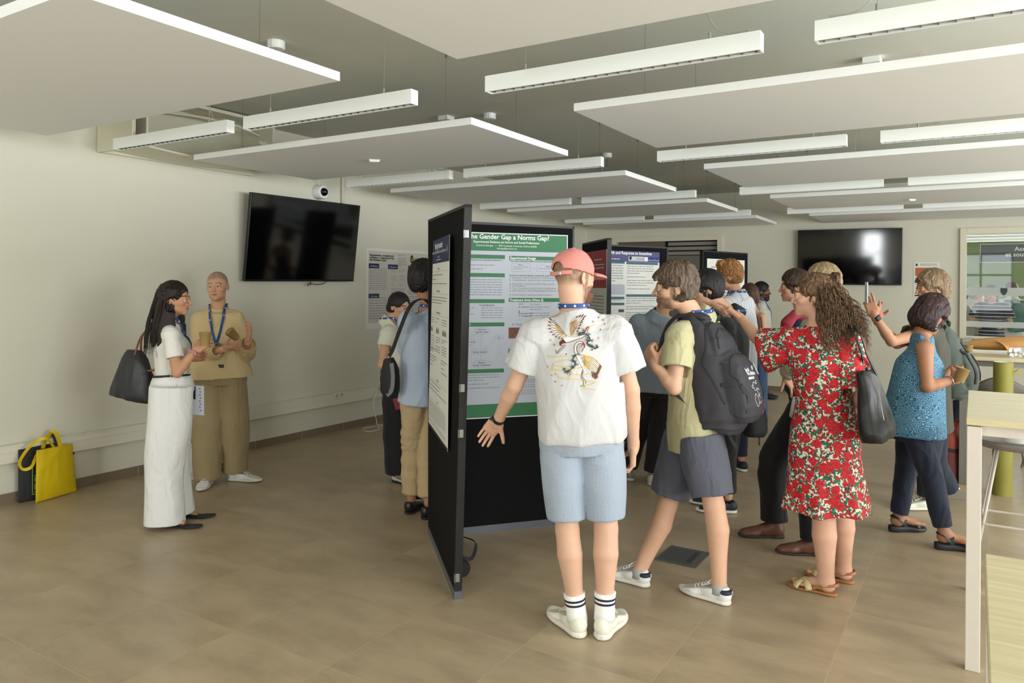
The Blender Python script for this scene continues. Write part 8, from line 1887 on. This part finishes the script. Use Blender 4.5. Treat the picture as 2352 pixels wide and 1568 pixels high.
for s_ in (-1, 1):
    pts = [q(-0.05, s_ * 0.022, 0.14), q(-0.045, s_ * 0.02, 0.24), pC.J['rs'] + pC.up * 0.075 + pC.sx * 0.005 - pC.sf * 0.012 * s_, q(0.03, s_ * 0.02, 0.24), q(0.05, s_ * 0.022, 0.14)]
    pts = [q(-0.055, s_ * 0.03, 0.13), A3(P(1985 + 6 * s_, 812, 3.76)), A3(P(1971 + 7 * s_, 772, 3.73)), pC.J['rs'] + pC.up * 0.085 + pC.sx * 0.012 * s_, pC.J['rs'] + pC.sf * 0.10, q(0.05, s_ * 0.03, 0.13)]
    pp = catmull(pts, 6); MB().ribbon(pp, 0.020, Vector(Y), 0.005).build('handle', LTH, t)
pp = catmull([q(0.06, 0.060, 0.08), q(0.085, 0.066, 0.0), q(0.10, 0.072, -0.08)], 5); MB().ribbon(pp, 0.004, Vector(Y), 0.003).build('zip', STEEL, t)
rebase(t)
# black nylon shopper of the woman in white
NYL = mat('nylon_black', '242529', 0.45, bump=0.1, bscale=400); BRL = mat('leather_brown', '7a4a34', 0.5)
t = wthing('shoulder_bag', 'black nylon shoulder bag with brown handles behind the woman in white', 'handbag')
c = A3(P(308, 862, 5.12)); X, Y, Z = axes(cf(-0.25, -0.97), V3(*P(318, 800, 5.12)) - V3(*P(304, 915, 5.12)))
F = Fld(); F.loft([(q(-0.005, 0, -0.165), 0.17, 0.05, X), (q(-0.005, 0, -0.13), 0.168, 0.07, X), (q(0.0, 0, 0.0), 0.135, 0.07, X), (q(0.015, 0, 0.11), 0.09, 0.05, X), (q(0.02, 0, 0.17), 0.055, 0.02, X)], 0.01, pw=2.6)
sdf_part(F, 'bag_body', NYL, t, 0.0055, 0.010, 7, seed=6)
for s_ in (-1, 1):
    sh = pF.J['ls']; pts = [q(-0.01, s_ * 0.035, 0.12), A3(P(330, 765, 5.10 + 0.02 * s_)), sh + pF.up * 0.05 - pF.sf * 0.02, sh + pF.sf * 0.10 - pF.up * 0.08, A3(P(352, 850, 5.08)), q(0.08, s_ * 0.03, 0.08)]
    MB().tube(catmull(pts, 6), 0.007, 8).build('handle', BRL, t, smooth=True)
rebase(t)
# sling bag of the man in the light blue shirt
t = wthing('sling_bag', 'black and grey sling bag at the hip of the man in the light blue shirt', 'bag')
c = A3(P(896, 862, 5.12)); X, Y, Z = axes(cf(-0.4, -0.92), (0, 0, 1))
F = Fld(); F.loft([(q(0.0, 0, -0.135), 0.05, 0.03, X), (q(0.0, 0, -0.10), 0.068, 0.05, X), (q(0.0, 0, 0.03), 0.062, 0.05, X), (q(0.015, 0, 0.12), 0.035, 0.03, X)], 0.01, pw=2.6)
sdf_part(F, 'bag_body', mat('bag_black', '1b1b1e', 0.7), t, 0.0055, 0.005, 9)
pp = catmull([q(-0.04, 0.045, 0.09), q(-0.055, 0.05, 0.0), q(-0.045, 0.05, -0.09), q(0.0, 0.04, -0.13)], 5); MB().ribbon(pp, 0.03, Vector(Y), 0.004).build('grey_band', mat('bag_grey', '77787a', 0.8), t)
pts = [q(0.01, 0.0, 0.13), A3(P(903, 800, 5.10)), A3(P(918, 758, 5.06)), A3(P(940, 706, 5.04)), A3(P(962, 688, 5.10)), A3(P(985, 694, 5.20)), A3(P(1010, 740, 5.5))]
pp = catmull(pts, 6); MB().ribbon(pp, 0.030, [Vector(cf(-0.5, -0.8, 0.15 + 0.9 * (i / len(pp) > 0.55))) for i in range(len(pp))], 0.004).build('strap', mat('bag_black', '1b1b1e', 0.7), t)
rebase(t)
t = wthing('red_pouch', 'small dark red pouch held below the sling bag, in front of the black trousers', 'pouch')
c = A3(P(920, 925, 6.0)); X, Y, Z = axes(cf(0, -1), cf(-0.3, 0, 1)); F = Fld(); F.box(c, (0.055, 0.015, 0.05), np.array([X, Y, Z]), 0.01); sdf_part(F, 'pouch', mat('pouch_red', '7a1f33', 0.6), t, 0.005); rebase(t)
# teal-grey backpack of the man with the phone
TBP = mat('backpack_teal', '4c554e', 0.75, bump=0.3, bscale=500)
t = wthing('backpack', 'grey-green backpack with black straps on the man holding the phone', 'backpack')
c = A3(P(2180, 830, 5.64)); X, Y, Z = axes(cf(0.75, -0.66), V3(*P(2172, 735, 5.6)) - V3(*P(2196, 905, 5.6)))
F = Fld(); F.loft([(q(0, 0, -0.26), 0.12, 0.08, X), (q(0, 0.01, -0.20), 0.15, 0.11, X), (q(0, 0.01, 0.0), 0.15, 0.115, X), (q(0, -0.01, 0.16), 0.13, 0.09, X), (q(0, -0.03, 0.26), 0.09, 0.05, X)], 0.02, pw=2.8)
F.loft([(q(0, 0.10, -0.22), 0.10, 0.05, X), (q(0, 0.12, -0.10), 0.11, 0.06, X), (q(0, 0.10, 0.06), 0.09, 0.04, X)], 0.02, pw=2.8)
bp = sdf_part(F, 'pack_body', TBP, t, 0.007, 0.008, 8, seed=8); bvp = bvh_of(bp)
for pts in ([(-0.12, 0.12), (-0.10, -0.02), (-0.13, -0.18)], [(-0.02, 0.14), (-0.05, 0.0), (-0.06, -0.16)], [(0.08, 0.10), (0.06, -0.02), (0.08, -0.16)]):
    pp = catmull([Vector((a_, 0, b_)) for a_, b_ in pts], 5); o_, n_ = skin_on([(v_.x, v_.z) for v_ in pp], 0.004); MB().ribbon(o_, 0.03, n_, 0.005).build('black_strap', BPD, t)
for s_ in ('l', 'r'):
    sh = pE.J[s_ + 's']; tp_ = pE.nb * 0.5 + sh * 0.5; pp = catmull([q(0, -0.06, 0.2), tp_ - pE.sf * 0.09 + pE.up * 0.03, tp_ + pE.up * 0.062, tp_ + pE.sf * 0.125 - pE.up * 0.05, sh + pE.sf * 0.09 - pE.up * 0.28], 5); cc = Vector(pE.sc - pE.up * 0.12); MB().ribbon(pp, 0.05, [v_ - cc for v_ in pp], 0.010).build('shoulder_strap', TBP, t)
rebase(t)
t = wthing('backpack', 'teal drawstring backpack on the back of the person in white beyond the window', 'backpack')
K = pK.J; c = (K['ls'] + K['rs']) / 2 - pK.sf * 0.21 - V3(0, 0, 0.20); X, Y, Z = axes(-pK.sf, (0, 0, 1)); F = Fld(); F.loft([(q(0, 0, -0.24), 0.12, 0.07, X), (q(0, 0, -0.1), 0.16, 0.10, X), (q(0, 0, 0.1), 0.13, 0.08, X), (q(0, 0, 0.2), 0.06, 0.05, X)], 0.02)
sdf_part(F, 'pack_body', mat('pack_teal2', '3f6f6a', 0.7), t, 0.010, 0.01, 6)
for sx in (-1, 1): MB().ribbon(catmull([q(sx * 0.05, 0.0, 0.18), q(sx * 0.10, -0.08, 0.25), q(sx * 0.12, -0.2, 0.22)], 4), 0.05, Vector((0, 0, 1)), 0.008).build('shoulder_strap', MATS['pack_teal2'], t)
rebase(t)
# small black rucksack with pink cord; orange shoulder bag
t = wthing('backpack', 'small black backpack with pink cord hanging behind the big grey backpack', 'backpack')
c = A3(P(1733, 952, 5.9)); X, Y, Z = axes(cf(0.6, -0.8), (0, 0, 1)); F = Fld(); F.loft([(q(0, 0, -0.17), 0.09, 0.06, X), (q(0, 0, -0.12), 0.11, 0.08, X), (q(0, 0, 0.05), 0.095, 0.07, X), (q(-0.01, 0, 0.15), 0.05, 0.04, X)], 0.02, pw=2.6); bp = sdf_part(F, 'pack_body', mat('bag_black', '1b1b1e', 0.7), t, 0.007, 0.008, 9)
MB().tube(catmull([q(-0.03, 0.05, 0.16), q(-0.01, 0.08, 0.08), q(0.02, 0.08, 0.02), q(0.04, 0.07, 0.05)], 5), 0.007, 6).build('pink_cord', mat('pink_cord', 'c03a60', 0.6), t)
MB().ribbon(catmull([q(-0.02, 0, 0.14), q(-0.05, 0, 0.30), A3(P(1712, 850, 6.1))], 4), 0.03, Vector(Y), 0.004).build('strap', MATS['bag_black'], t); MB().ribbon(catmull([q(-0.02, 0.03, -0.15), q(-0.025, 0.03, -0.24)], 4), 0.018, Vector(Y), 0.003).build('loose_strap', MATS['bag_black'], t)
rebase(t)
t = wthing('shoulder_bag', 'flat orange shoulder bag at the hip of the woman in plum', 'handbag')
c = A3(P(1764, 822, 8.0)); X, Y, Z = axes(cf(0.4, -0.9), cf(-0.25, 0, 1)); F = Fld(); F.loft([(q(0, 0, -0.15), 0.06, 0.03, X), (q(0, 0, -0.1), 0.08, 0.04, X), (q(0, 0, 0.12), 0.05, 0.03, X)], 0.02); sdf_part(F, 'bag_body', mat('bag_orange', 'c4512a', 0.6), t, 0.008); MB().ribbon([q(0, 0, 0.12), A3(P(1752, 770, 8.1)), A3(P(1748, 728, 8.2))], 0.01, Vector(Y), 0.004).build('strap', LTH, t); rebase(t)
t = wthing('paper_roll', 'small rolled white paper held beside the red floral dress', 'paper roll')
MB().lathe([(0.022, 0), (0.024, 0), (0.024, 0.12), (0.022, 0.12)], n=18).build('roll', METALW, t, smooth=True); t.location = P(1822, 955, 4.40); t.rotation_euler = (0.35, 0.25, 0)

# ---- things on the floor by the left wall
def soft_bag(name, bl, br, tr, tl, th, m, t, bulge=0.035, seed=0, amp=0.006, n=30):
    bl, br, tr, tl = (Vector(v) for v in (bl, br, tr, tl)); nn_ = (br - bl).cross(tl - bl).normalized(); r = random.Random(seed); vs = []
    pts = np.array([[*(bl.lerp(br, i / n)).lerp(tl.lerp(tr, i / n), j / n)] for j in range(n + 1) for i in range(n + 1)], F32)
    nz = folds(np.zeros_like(pts) + pts, np.tile(A3(nn_), (len(pts), 1)), amp, 7, (0, 0, 1), 0.4, seed) - pts; nz = nz @ A3(nn_)
    for s_ in (1, -1):
        k = 0
        for j in range(n + 1):
            for i in range(n + 1):
                u_, v_ = i / n, j / n; b = bulge * (math.sin(math.pi * u_) ** 0.6) * (math.sin(math.pi * min(1, v_ * 0.9 + 0.1 * 0)) ** 0.6 if v_ < 0.55 else (0.25 + 0.75 * math.cos((v_ - 0.55) / 0.45 * 1.5)))
                edge = min(u_, 1 - u_, v_) * 8; vs.append(Vector(pts[k]) + nn_ * (s_ * max(b, 0.002) + float(nz[k]) * min(1, edge))); k += 1
    N = (n + 1) ** 2; fs = []
    for j in range(n):
        for i in range(n):
            a_ = j * (n + 1) + i; fs.append((a_, a_ + 1, a_ + n + 2, a_ + n + 1)); fs.append((N + a_ + n + 1, N + a_ + n + 2, N + a_ + 1, N + a_))
    for i in range(n):
        fs.append((i, N + i, N + i + 1, i + 1))
        a_ = i * (n + 1); fs.append((a_, a_ + n + 1, N + a_ + n + 1, N + a_)); a_ = i * (n + 1) + n; fs.append((a_ + n + 1, a_, N + a_, N + a_ + n + 1))
    return MB().add(vs, fs).build(name, m, t, smooth=True), nn_
YLW = mat('bag_yellow', 'd9bb08', 0.5, bump=0.2, bscale=30)
bl, br = G(82, 1156), G(176, 1129); bl.z = br.z = 0.004; tl, tr = solveU(84, 1034, -5.80), solveU(166, 1018, -5.88)
t = wthing('tote_bag', 'bright yellow tote bag standing on the floor against the left wall', 'tote bag')
yb, nn_ = soft_bag('bag_body', bl, br, tr, tl, 0, YLW, t, 0.030, 3)
sgn_ = 1 if nn_.dot(Vector(C(0, -1))) > 0 else -1; fr = nn_ * sgn_
pts = [tl.lerp(tr, 0.25) + fr * 0.02, P(60, 1040, tl.dot(Vector(C(0, 1)).normalized()) - 0.02), P(44, 1066, 5.40), P(55, 1078, 5.38), P(78, 1062, 5.40), tl.lerp(tr, 0.02) + fr * 0.02]
pts = [tl.lerp(tr, 0.45) + fr * 0.01, P(104, 1006, 5.50), P(72, 1022, 5.46), P(46, 1058, 5.42), P(52, 1077, 5.40), P(72, 1072, 5.42), P(84, 1045, 5.50), P(92, 1040, 5.56)]
pp = catmull(pts, 6); MB().ribbon(pp, 0.022, fr + Vector((0, 0, 0.4)), 0.002).build('handle', YLW, t)
pts = [tl.lerp(tr, 0.62) + fr * 0.015, P(132, 1000, 5.62), P(122, 991, 5.62), P(108, 1004, 5.62), P(98, 1030, 5.6)]
pp = catmull(pts, 6); MB().ribbon(pp, 0.03, fr + Vector((0, 0, 0.2)), 0.002).build('handle', YLW, t)
MB().box(tuple(tr - Vector((0, 0, 0.075)) + Vector(C(0.012, 0))), (0.014, 0.003, 0.02)).build('side_label', INK2, t)
rebase(t)
t = wthing('tote_bag', 'black tote bag with lime green lettering behind the yellow bag', 'tote bag')
b2l, b2r = G(42, 1156), G(140, 1130); b2l.z = b2r.z = 0.004; b2l += Vector((-0.10, 0.01, 0)); b2r += Vector((-0.12, 0.0, 0))
b2l = G(42, 1156); b2l.z = 0.004; b2r = b2l + Vector((0.03, 0.27, 0)); t2l = solveU(42, 1033, -5.94); t2r = t2l + Vector((0.0, 0.27, 0.01))
bb_, nn_ = soft_bag('bag_body', b2l, b2r, t2r, t2l, 0, mat('bag_black2', '222327', 0.7), t, 0.022, 9)
s2 = 1 if nn_.x > 0 else -1; LIME = mat('lime', '8fae3a', 0.6); exv = (b2r - b2l).normalized(); ezv = (t2l - b2l).normalized()
Mx = Matrix((ezv, -exv, nn_ * s2)).transposed().to_4x4(); Mx.translation = b2l + nn_ * s2 * 0.034 + exv * 0.17
pr = Print(Mx); pr.line([(0.05, 0.0), (0.30, 0.0), (0.30, 0.09), (0.05, 0.09), (0.05, 0.0)], 0.006, 0); pr.text('HENRI', 0.06, 0.045, 0.045, 0, bold=0.002); pr.poly([(0.19, 0.03), (0.24, 0.015), (0.285, 0.045), (0.24, 0.07)], 0)
pr.build('lime_print', [LIME], bb_)
pp = catmull([P(96, 1030, 5.62), P(108, 1003, 5.68), P(120, 998, 5.70), P(130, 1022, 5.68)], 6); MB().ribbon(pp, 0.02, Vector(C(0, -1, 0.2)), 0.002).build('handle', mat('bag_black2', '222327', 0.7), t); rebase(t)
# tripod bag behind the near board
t = wthing('tube_bag', 'black cylindrical carrying bag with a strap lying on the floor behind the nearest board', 'bag')
e0 = G(1064, 1328); e0.z = 0.048; axd = Vector(C(-0.35, 0.94)).normalized(); m = MB(); m.tube([e0, e0 + axd * 0.02, e0 + axd * 0.35], [0.040, 0.047, 0.046], 24); m.build('bag_body', mat('bag_black', '1b1b1e', 0.7), t, smooth=True, angle=50)
MB().tube([e0 + axd * 0.055, e0 + axd * 0.062], [0.0475, 0.0475], 24).build('red_band', mat('band_red', '7a2020', 0.6), t)
pp = catmull([e0 + axd * 0.10 + Vector((0, 0, 0.045)), G(1080, 1283, 0.06), G(1092, 1262, 0.06), G(1090, 1243, 0.05), G(1062, 1232, 0.03)], 6); MB().ribbon(pp, 0.022, Vector(C(0.6, -0.5, 0.4)), 0.003).build('strap', mat('bag_black', '1b1b1e', 0.7), t); rebase(t)
# white fan between the two on the left
t = wthing('desk_fan', 'white pedestal fan by the wall between the woman in white and the man in beige', 'fan')
b = G(440, 1092); FW = mat('fan_white', 'd9dcd8', 0.4)
MB().lathe([(0, 0.0), (0.14, 0.0), (0.14, 0.02), (0.05, 0.035), (0, 0.035)], tuple(b), 32).build('base', FW, t, smooth=True, angle=40)
MB().cyl(b + Vector((0, 0, 0.03)), b + Vector((0, 0, 0.24)), 0.035, 0.026, 20).build('column', FW, t, smooth=True, angle=40)
cc = b + Vector((0.02, 0.02, 0.42)); fx = Vector(C(0.35, -0.93)).normalized(); sx_ = fx.cross(Vector((0, 0, 1))).normalized(); m = MB()
for k in range(40):
    a_ = k * math.pi / 20; d_ = sx_ * math.cos(a_) + Vector((0, 0, 1)) * math.sin(a_); m.tube([cc + fx * 0.07 + d_ * 0.03, cc + fx * 0.06 + d_ * 0.12, cc + d_ * 0.175, cc - fx * 0.05 + d_ * 0.12, cc - fx * 0.06 + d_ * 0.03], 0.0012, 4)
for off, r_ in ((0.06, 0.12), (0.0, 0.176), (0.068, 0.06)): m.tube([cc + fx * off + (sx_ * math.cos(a_) + Vector((0, 0, 1)) * math.sin(a_)) * r_ for a_ in np.linspace(0, 6.2832, 37)], 0.003, 6)
m.build('cage', FW, t); MB().cyl(cc - fx * 0.10, cc + fx * 0.02, 0.045, 0.03, 20).build('motor', FW, t, smooth=True, angle=40)
MB().cyl(b + Vector((0, 0, 0.23)), cc - fx * 0.06, 0.016, n=10).build('neck', FW, t, smooth=True)
for k in range(5):
    a_ = k * 1.2566; d_ = sx_ * math.cos(a_) + Vector((0, 0, 1)) * math.sin(a_); d2 = sx_ * math.cos(a_ + 0.75) + Vector((0, 0, 1)) * math.sin(a_ + 0.75); m = MB()
    m.add([cc + fx * 0.02 + d_ * 0.03, cc + fx * 0.035 + d_ * 0.15, cc + fx * 0.0 + (d_ + d2).normalized() * 0.155, cc - fx * 0.01 + d2 * 0.12, cc + d2 * 0.03], [(0, 1, 2, 3, 4)]); o = m.build('blade', mat('fan_blade', 'b9c4c4', 0.3), t); md = o.modifiers.new('thickness', 'SOLIDIFY'); md.thickness = 0.003
rebase(t)
# leaflet held by the woman in white
t = wthing('leaflet', 'white and dark leaflet hanging from the hand of the woman in white', 'leaflet')
o_ = P(440, 884, 5.12); Mx = Matrix((Vector(C(1, 0.1, -0.10)).normalized(), Vector((0.02, 0, -1)), Vector(C(-0.1, 1, 0)).normalized())).transposed()
MB().box((0, 0, 0), (0.001, 0.001, 0.001)); m = MB(); m.box(tuple(o_ + Mx @ Vector((0.04, 0.10, 0))), (0.085, 0.20, 0.002), Mx); m.build('sheet', mat('paper_cool', 'c9cbd6', 0.5), t)
m = MB(); m.box(tuple(o_ + Mx @ Vector((0.013, 0.05, -0.0015))), (0.028, 0.09, 0.001), Mx); m.build('dark_picture', INK2, t); m = MB()
for k in range(8): m.box(tuple(o_ + Mx @ Vector((0.055 + 0.004 * (k % 2), 0.02 + 0.021 * k, -0.0015))), (0.010, 0.010, 0.001), Mx)
m.build('printing', INK, t)['kind'] = 'stuff'; rebase(t)
# cups
cup(P(471, 794, 4.82), 'brown paper cup held up by the woman in white'); cup(P(543, 776, 5.70), 'brown paper cup tilted in the hands of the man in beige', (0.9, -0.2, 0.3))
cup(P(2203, 876, 4.68), 'brown paper cup held by the woman in teal', (0.0, 0.28, 0.0))
# bags under the tables on the right
t = wthing('backpack', 'rust orange backpack standing on the floor by the grey table leg', 'backpack')
b = G(2186, 1106); c = A3(b) + V3(0, 0, 0.25); X, Y, Z = axes(cf(0.1, -1), (0, 0, 1)); ORG = mat('pack_rust', '9c4632', 0.65); ORD = mat('pack_rustdark', '6e3230', 0.7)
F = Fld(); F.loft([(q(0, 0, -0.24), 0.11, 0.09, X), (q(0, 0, -0.18), 0.125, 0.11, X), (q(0, 0, 0.02), 0.12, 0.10, X)], 0.02, pw=3.0); sdf_part(F, 'lower_body', ORD, t, 0.006, 0.006, 8)
F = Fld(); F.loft([(q(0, 0, 0.02), 0.12, 0.10, X), (q(0, 0.0, 0.12), 0.12, 0.10, X), (q(-0.01, 0, 0.21), 0.09, 0.07, X), (q(-0.015, 0, 0.25), 0.05, 0.04, X)], 0.02, pw=2.6); sdf_part(F, 'upper_body', ORG, t, 0.006, 0.010, 9)
MB().tube(catmull([q(-0.06, 0.08, 0.20), q(-0.04, 0.10, 0.28), q(0.02, 0.09, 0.28), q(0.05, 0.09, 0.2)], 5), 0.012, 8).build('handle', ORG, t, smooth=True); MB().ribbon(catmull([q(-0.12, 0.07, 0.04), q(0, 0.108, 0.03), q(0.12, 0.07, 0.04)], 5), 0.03, Vector(Y), 0.006).build('black_strap', BPD, t); rebase(t)
t = wthing('backpack', 'dark navy backpack with a small white ring behind the rust orange backpack', 'backpack')
c = A3(G(2212, 1085)) + V3(0, 0, 0.30); c[2] = 0.40; X, Y, Z = axes(cf(0.1, -1), (0, 0, 1)); F = Fld(); F.loft([(q(0, 0.0, -0.40), 0.13, 0.08, X), (q(0, 0, -0.2), 0.15, 0.11, X), (q(0, 0, 0.1), 0.14, 0.10, X), (q(0, 0, 0.24), 0.08, 0.05, X)], 0.02, pw=2.6); sdf_part(F, 'pack_body', mat('pack_navy', '1b1e2b', 0.7), t, 0.008, 0.01, 8)
m = MB(); cc = Vector(q(-0.005, 0.118, 0.12)); m.tube([cc + Vector(X) * 0.016 * math.cos(a_) + Vector(Z) * 0.016 * math.sin(a_) for a_ in np.linspace(0, 6.2832, 19)], 0.004, 6); m.build('white_ring', METALW, t); rebase(t)
t = wthing('cardboard_box', 'flat grey-brown box on the floor below the grey table, beside the white shoe', 'box')
b = G(2205, 1140); MB().box((b.x, b.y, 0.035), (0.30, 0.22, 0.07), Matrix.Rotation(0.1, 3, 'Z')).build('box', mat('box_grey', '8b8477', 0.7), t, bevel=0.003); MB().box((b.x, b.y, 0.072), (0.26, 0.20, 0.004), Matrix.Rotation(0.1, 3, 'Z')).build('lid', mat('box_wood', 'b19a72', 0.6), t); rebase(t)
# leafy plant beyond the window
t = wthing('potted_plant', 'bright green leafy plant seen through the left edge of the window', 'plant')
b = P(2252, 700, 12.9); m = MB(); rr = random.Random(6); s_ = MB()
for k in range(240):
    a_ = rr.uniform(0, 6.28); e_ = rr.uniform(-0.5, 1.2); r_ = rr.uniform(0.05, 0.30); q_ = Vector((b.x + r_ * math.cos(a_), b.y + r_ * math.sin(a_) * 0.6, 1.30 + 0.22 * e_)); d_ = Vector((rr.uniform(-1, 1), rr.uniform(-1, 1), rr.uniform(-0.6, 0.8))).normalized(); sd = d_.cross(Vector((0, 0, 1))).normalized() * 0.018; L_ = rr.uniform(0.05, 0.09)
    m.add([q_, q_ + d_ * L_ * 0.5 + sd, q_ + d_ * L_, q_ + d_ * L_ * 0.5 - sd], [(0, 1, 2, 3)])
o = m.build('leaves', mat('leaf_green', '7fa83a', 0.5, var=0.4, vscale=8), t); o['kind'] = 'stuff'
for k in range(5): MB().tube([(b.x, b.y, 0.4), (b.x + 0.05 * (k - 2), b.y, 0.8), (b.x + 0.10 * (k - 2), b.y + 0.02, 1.35)], 0.008, 6).build('stem', mat('stem', '5b6b3a', 0.7), t)
MB().lathe([(0, 0), (0.14, 0), (0.18, 0.4), (0.16, 0.4), (0.15, 0.36), (0, 0.36)], (b.x, b.y, 0), 24).build('pot', mat('pot_grey', '8b8b86', 0.6), t, smooth=True, angle=40); rebase(t)
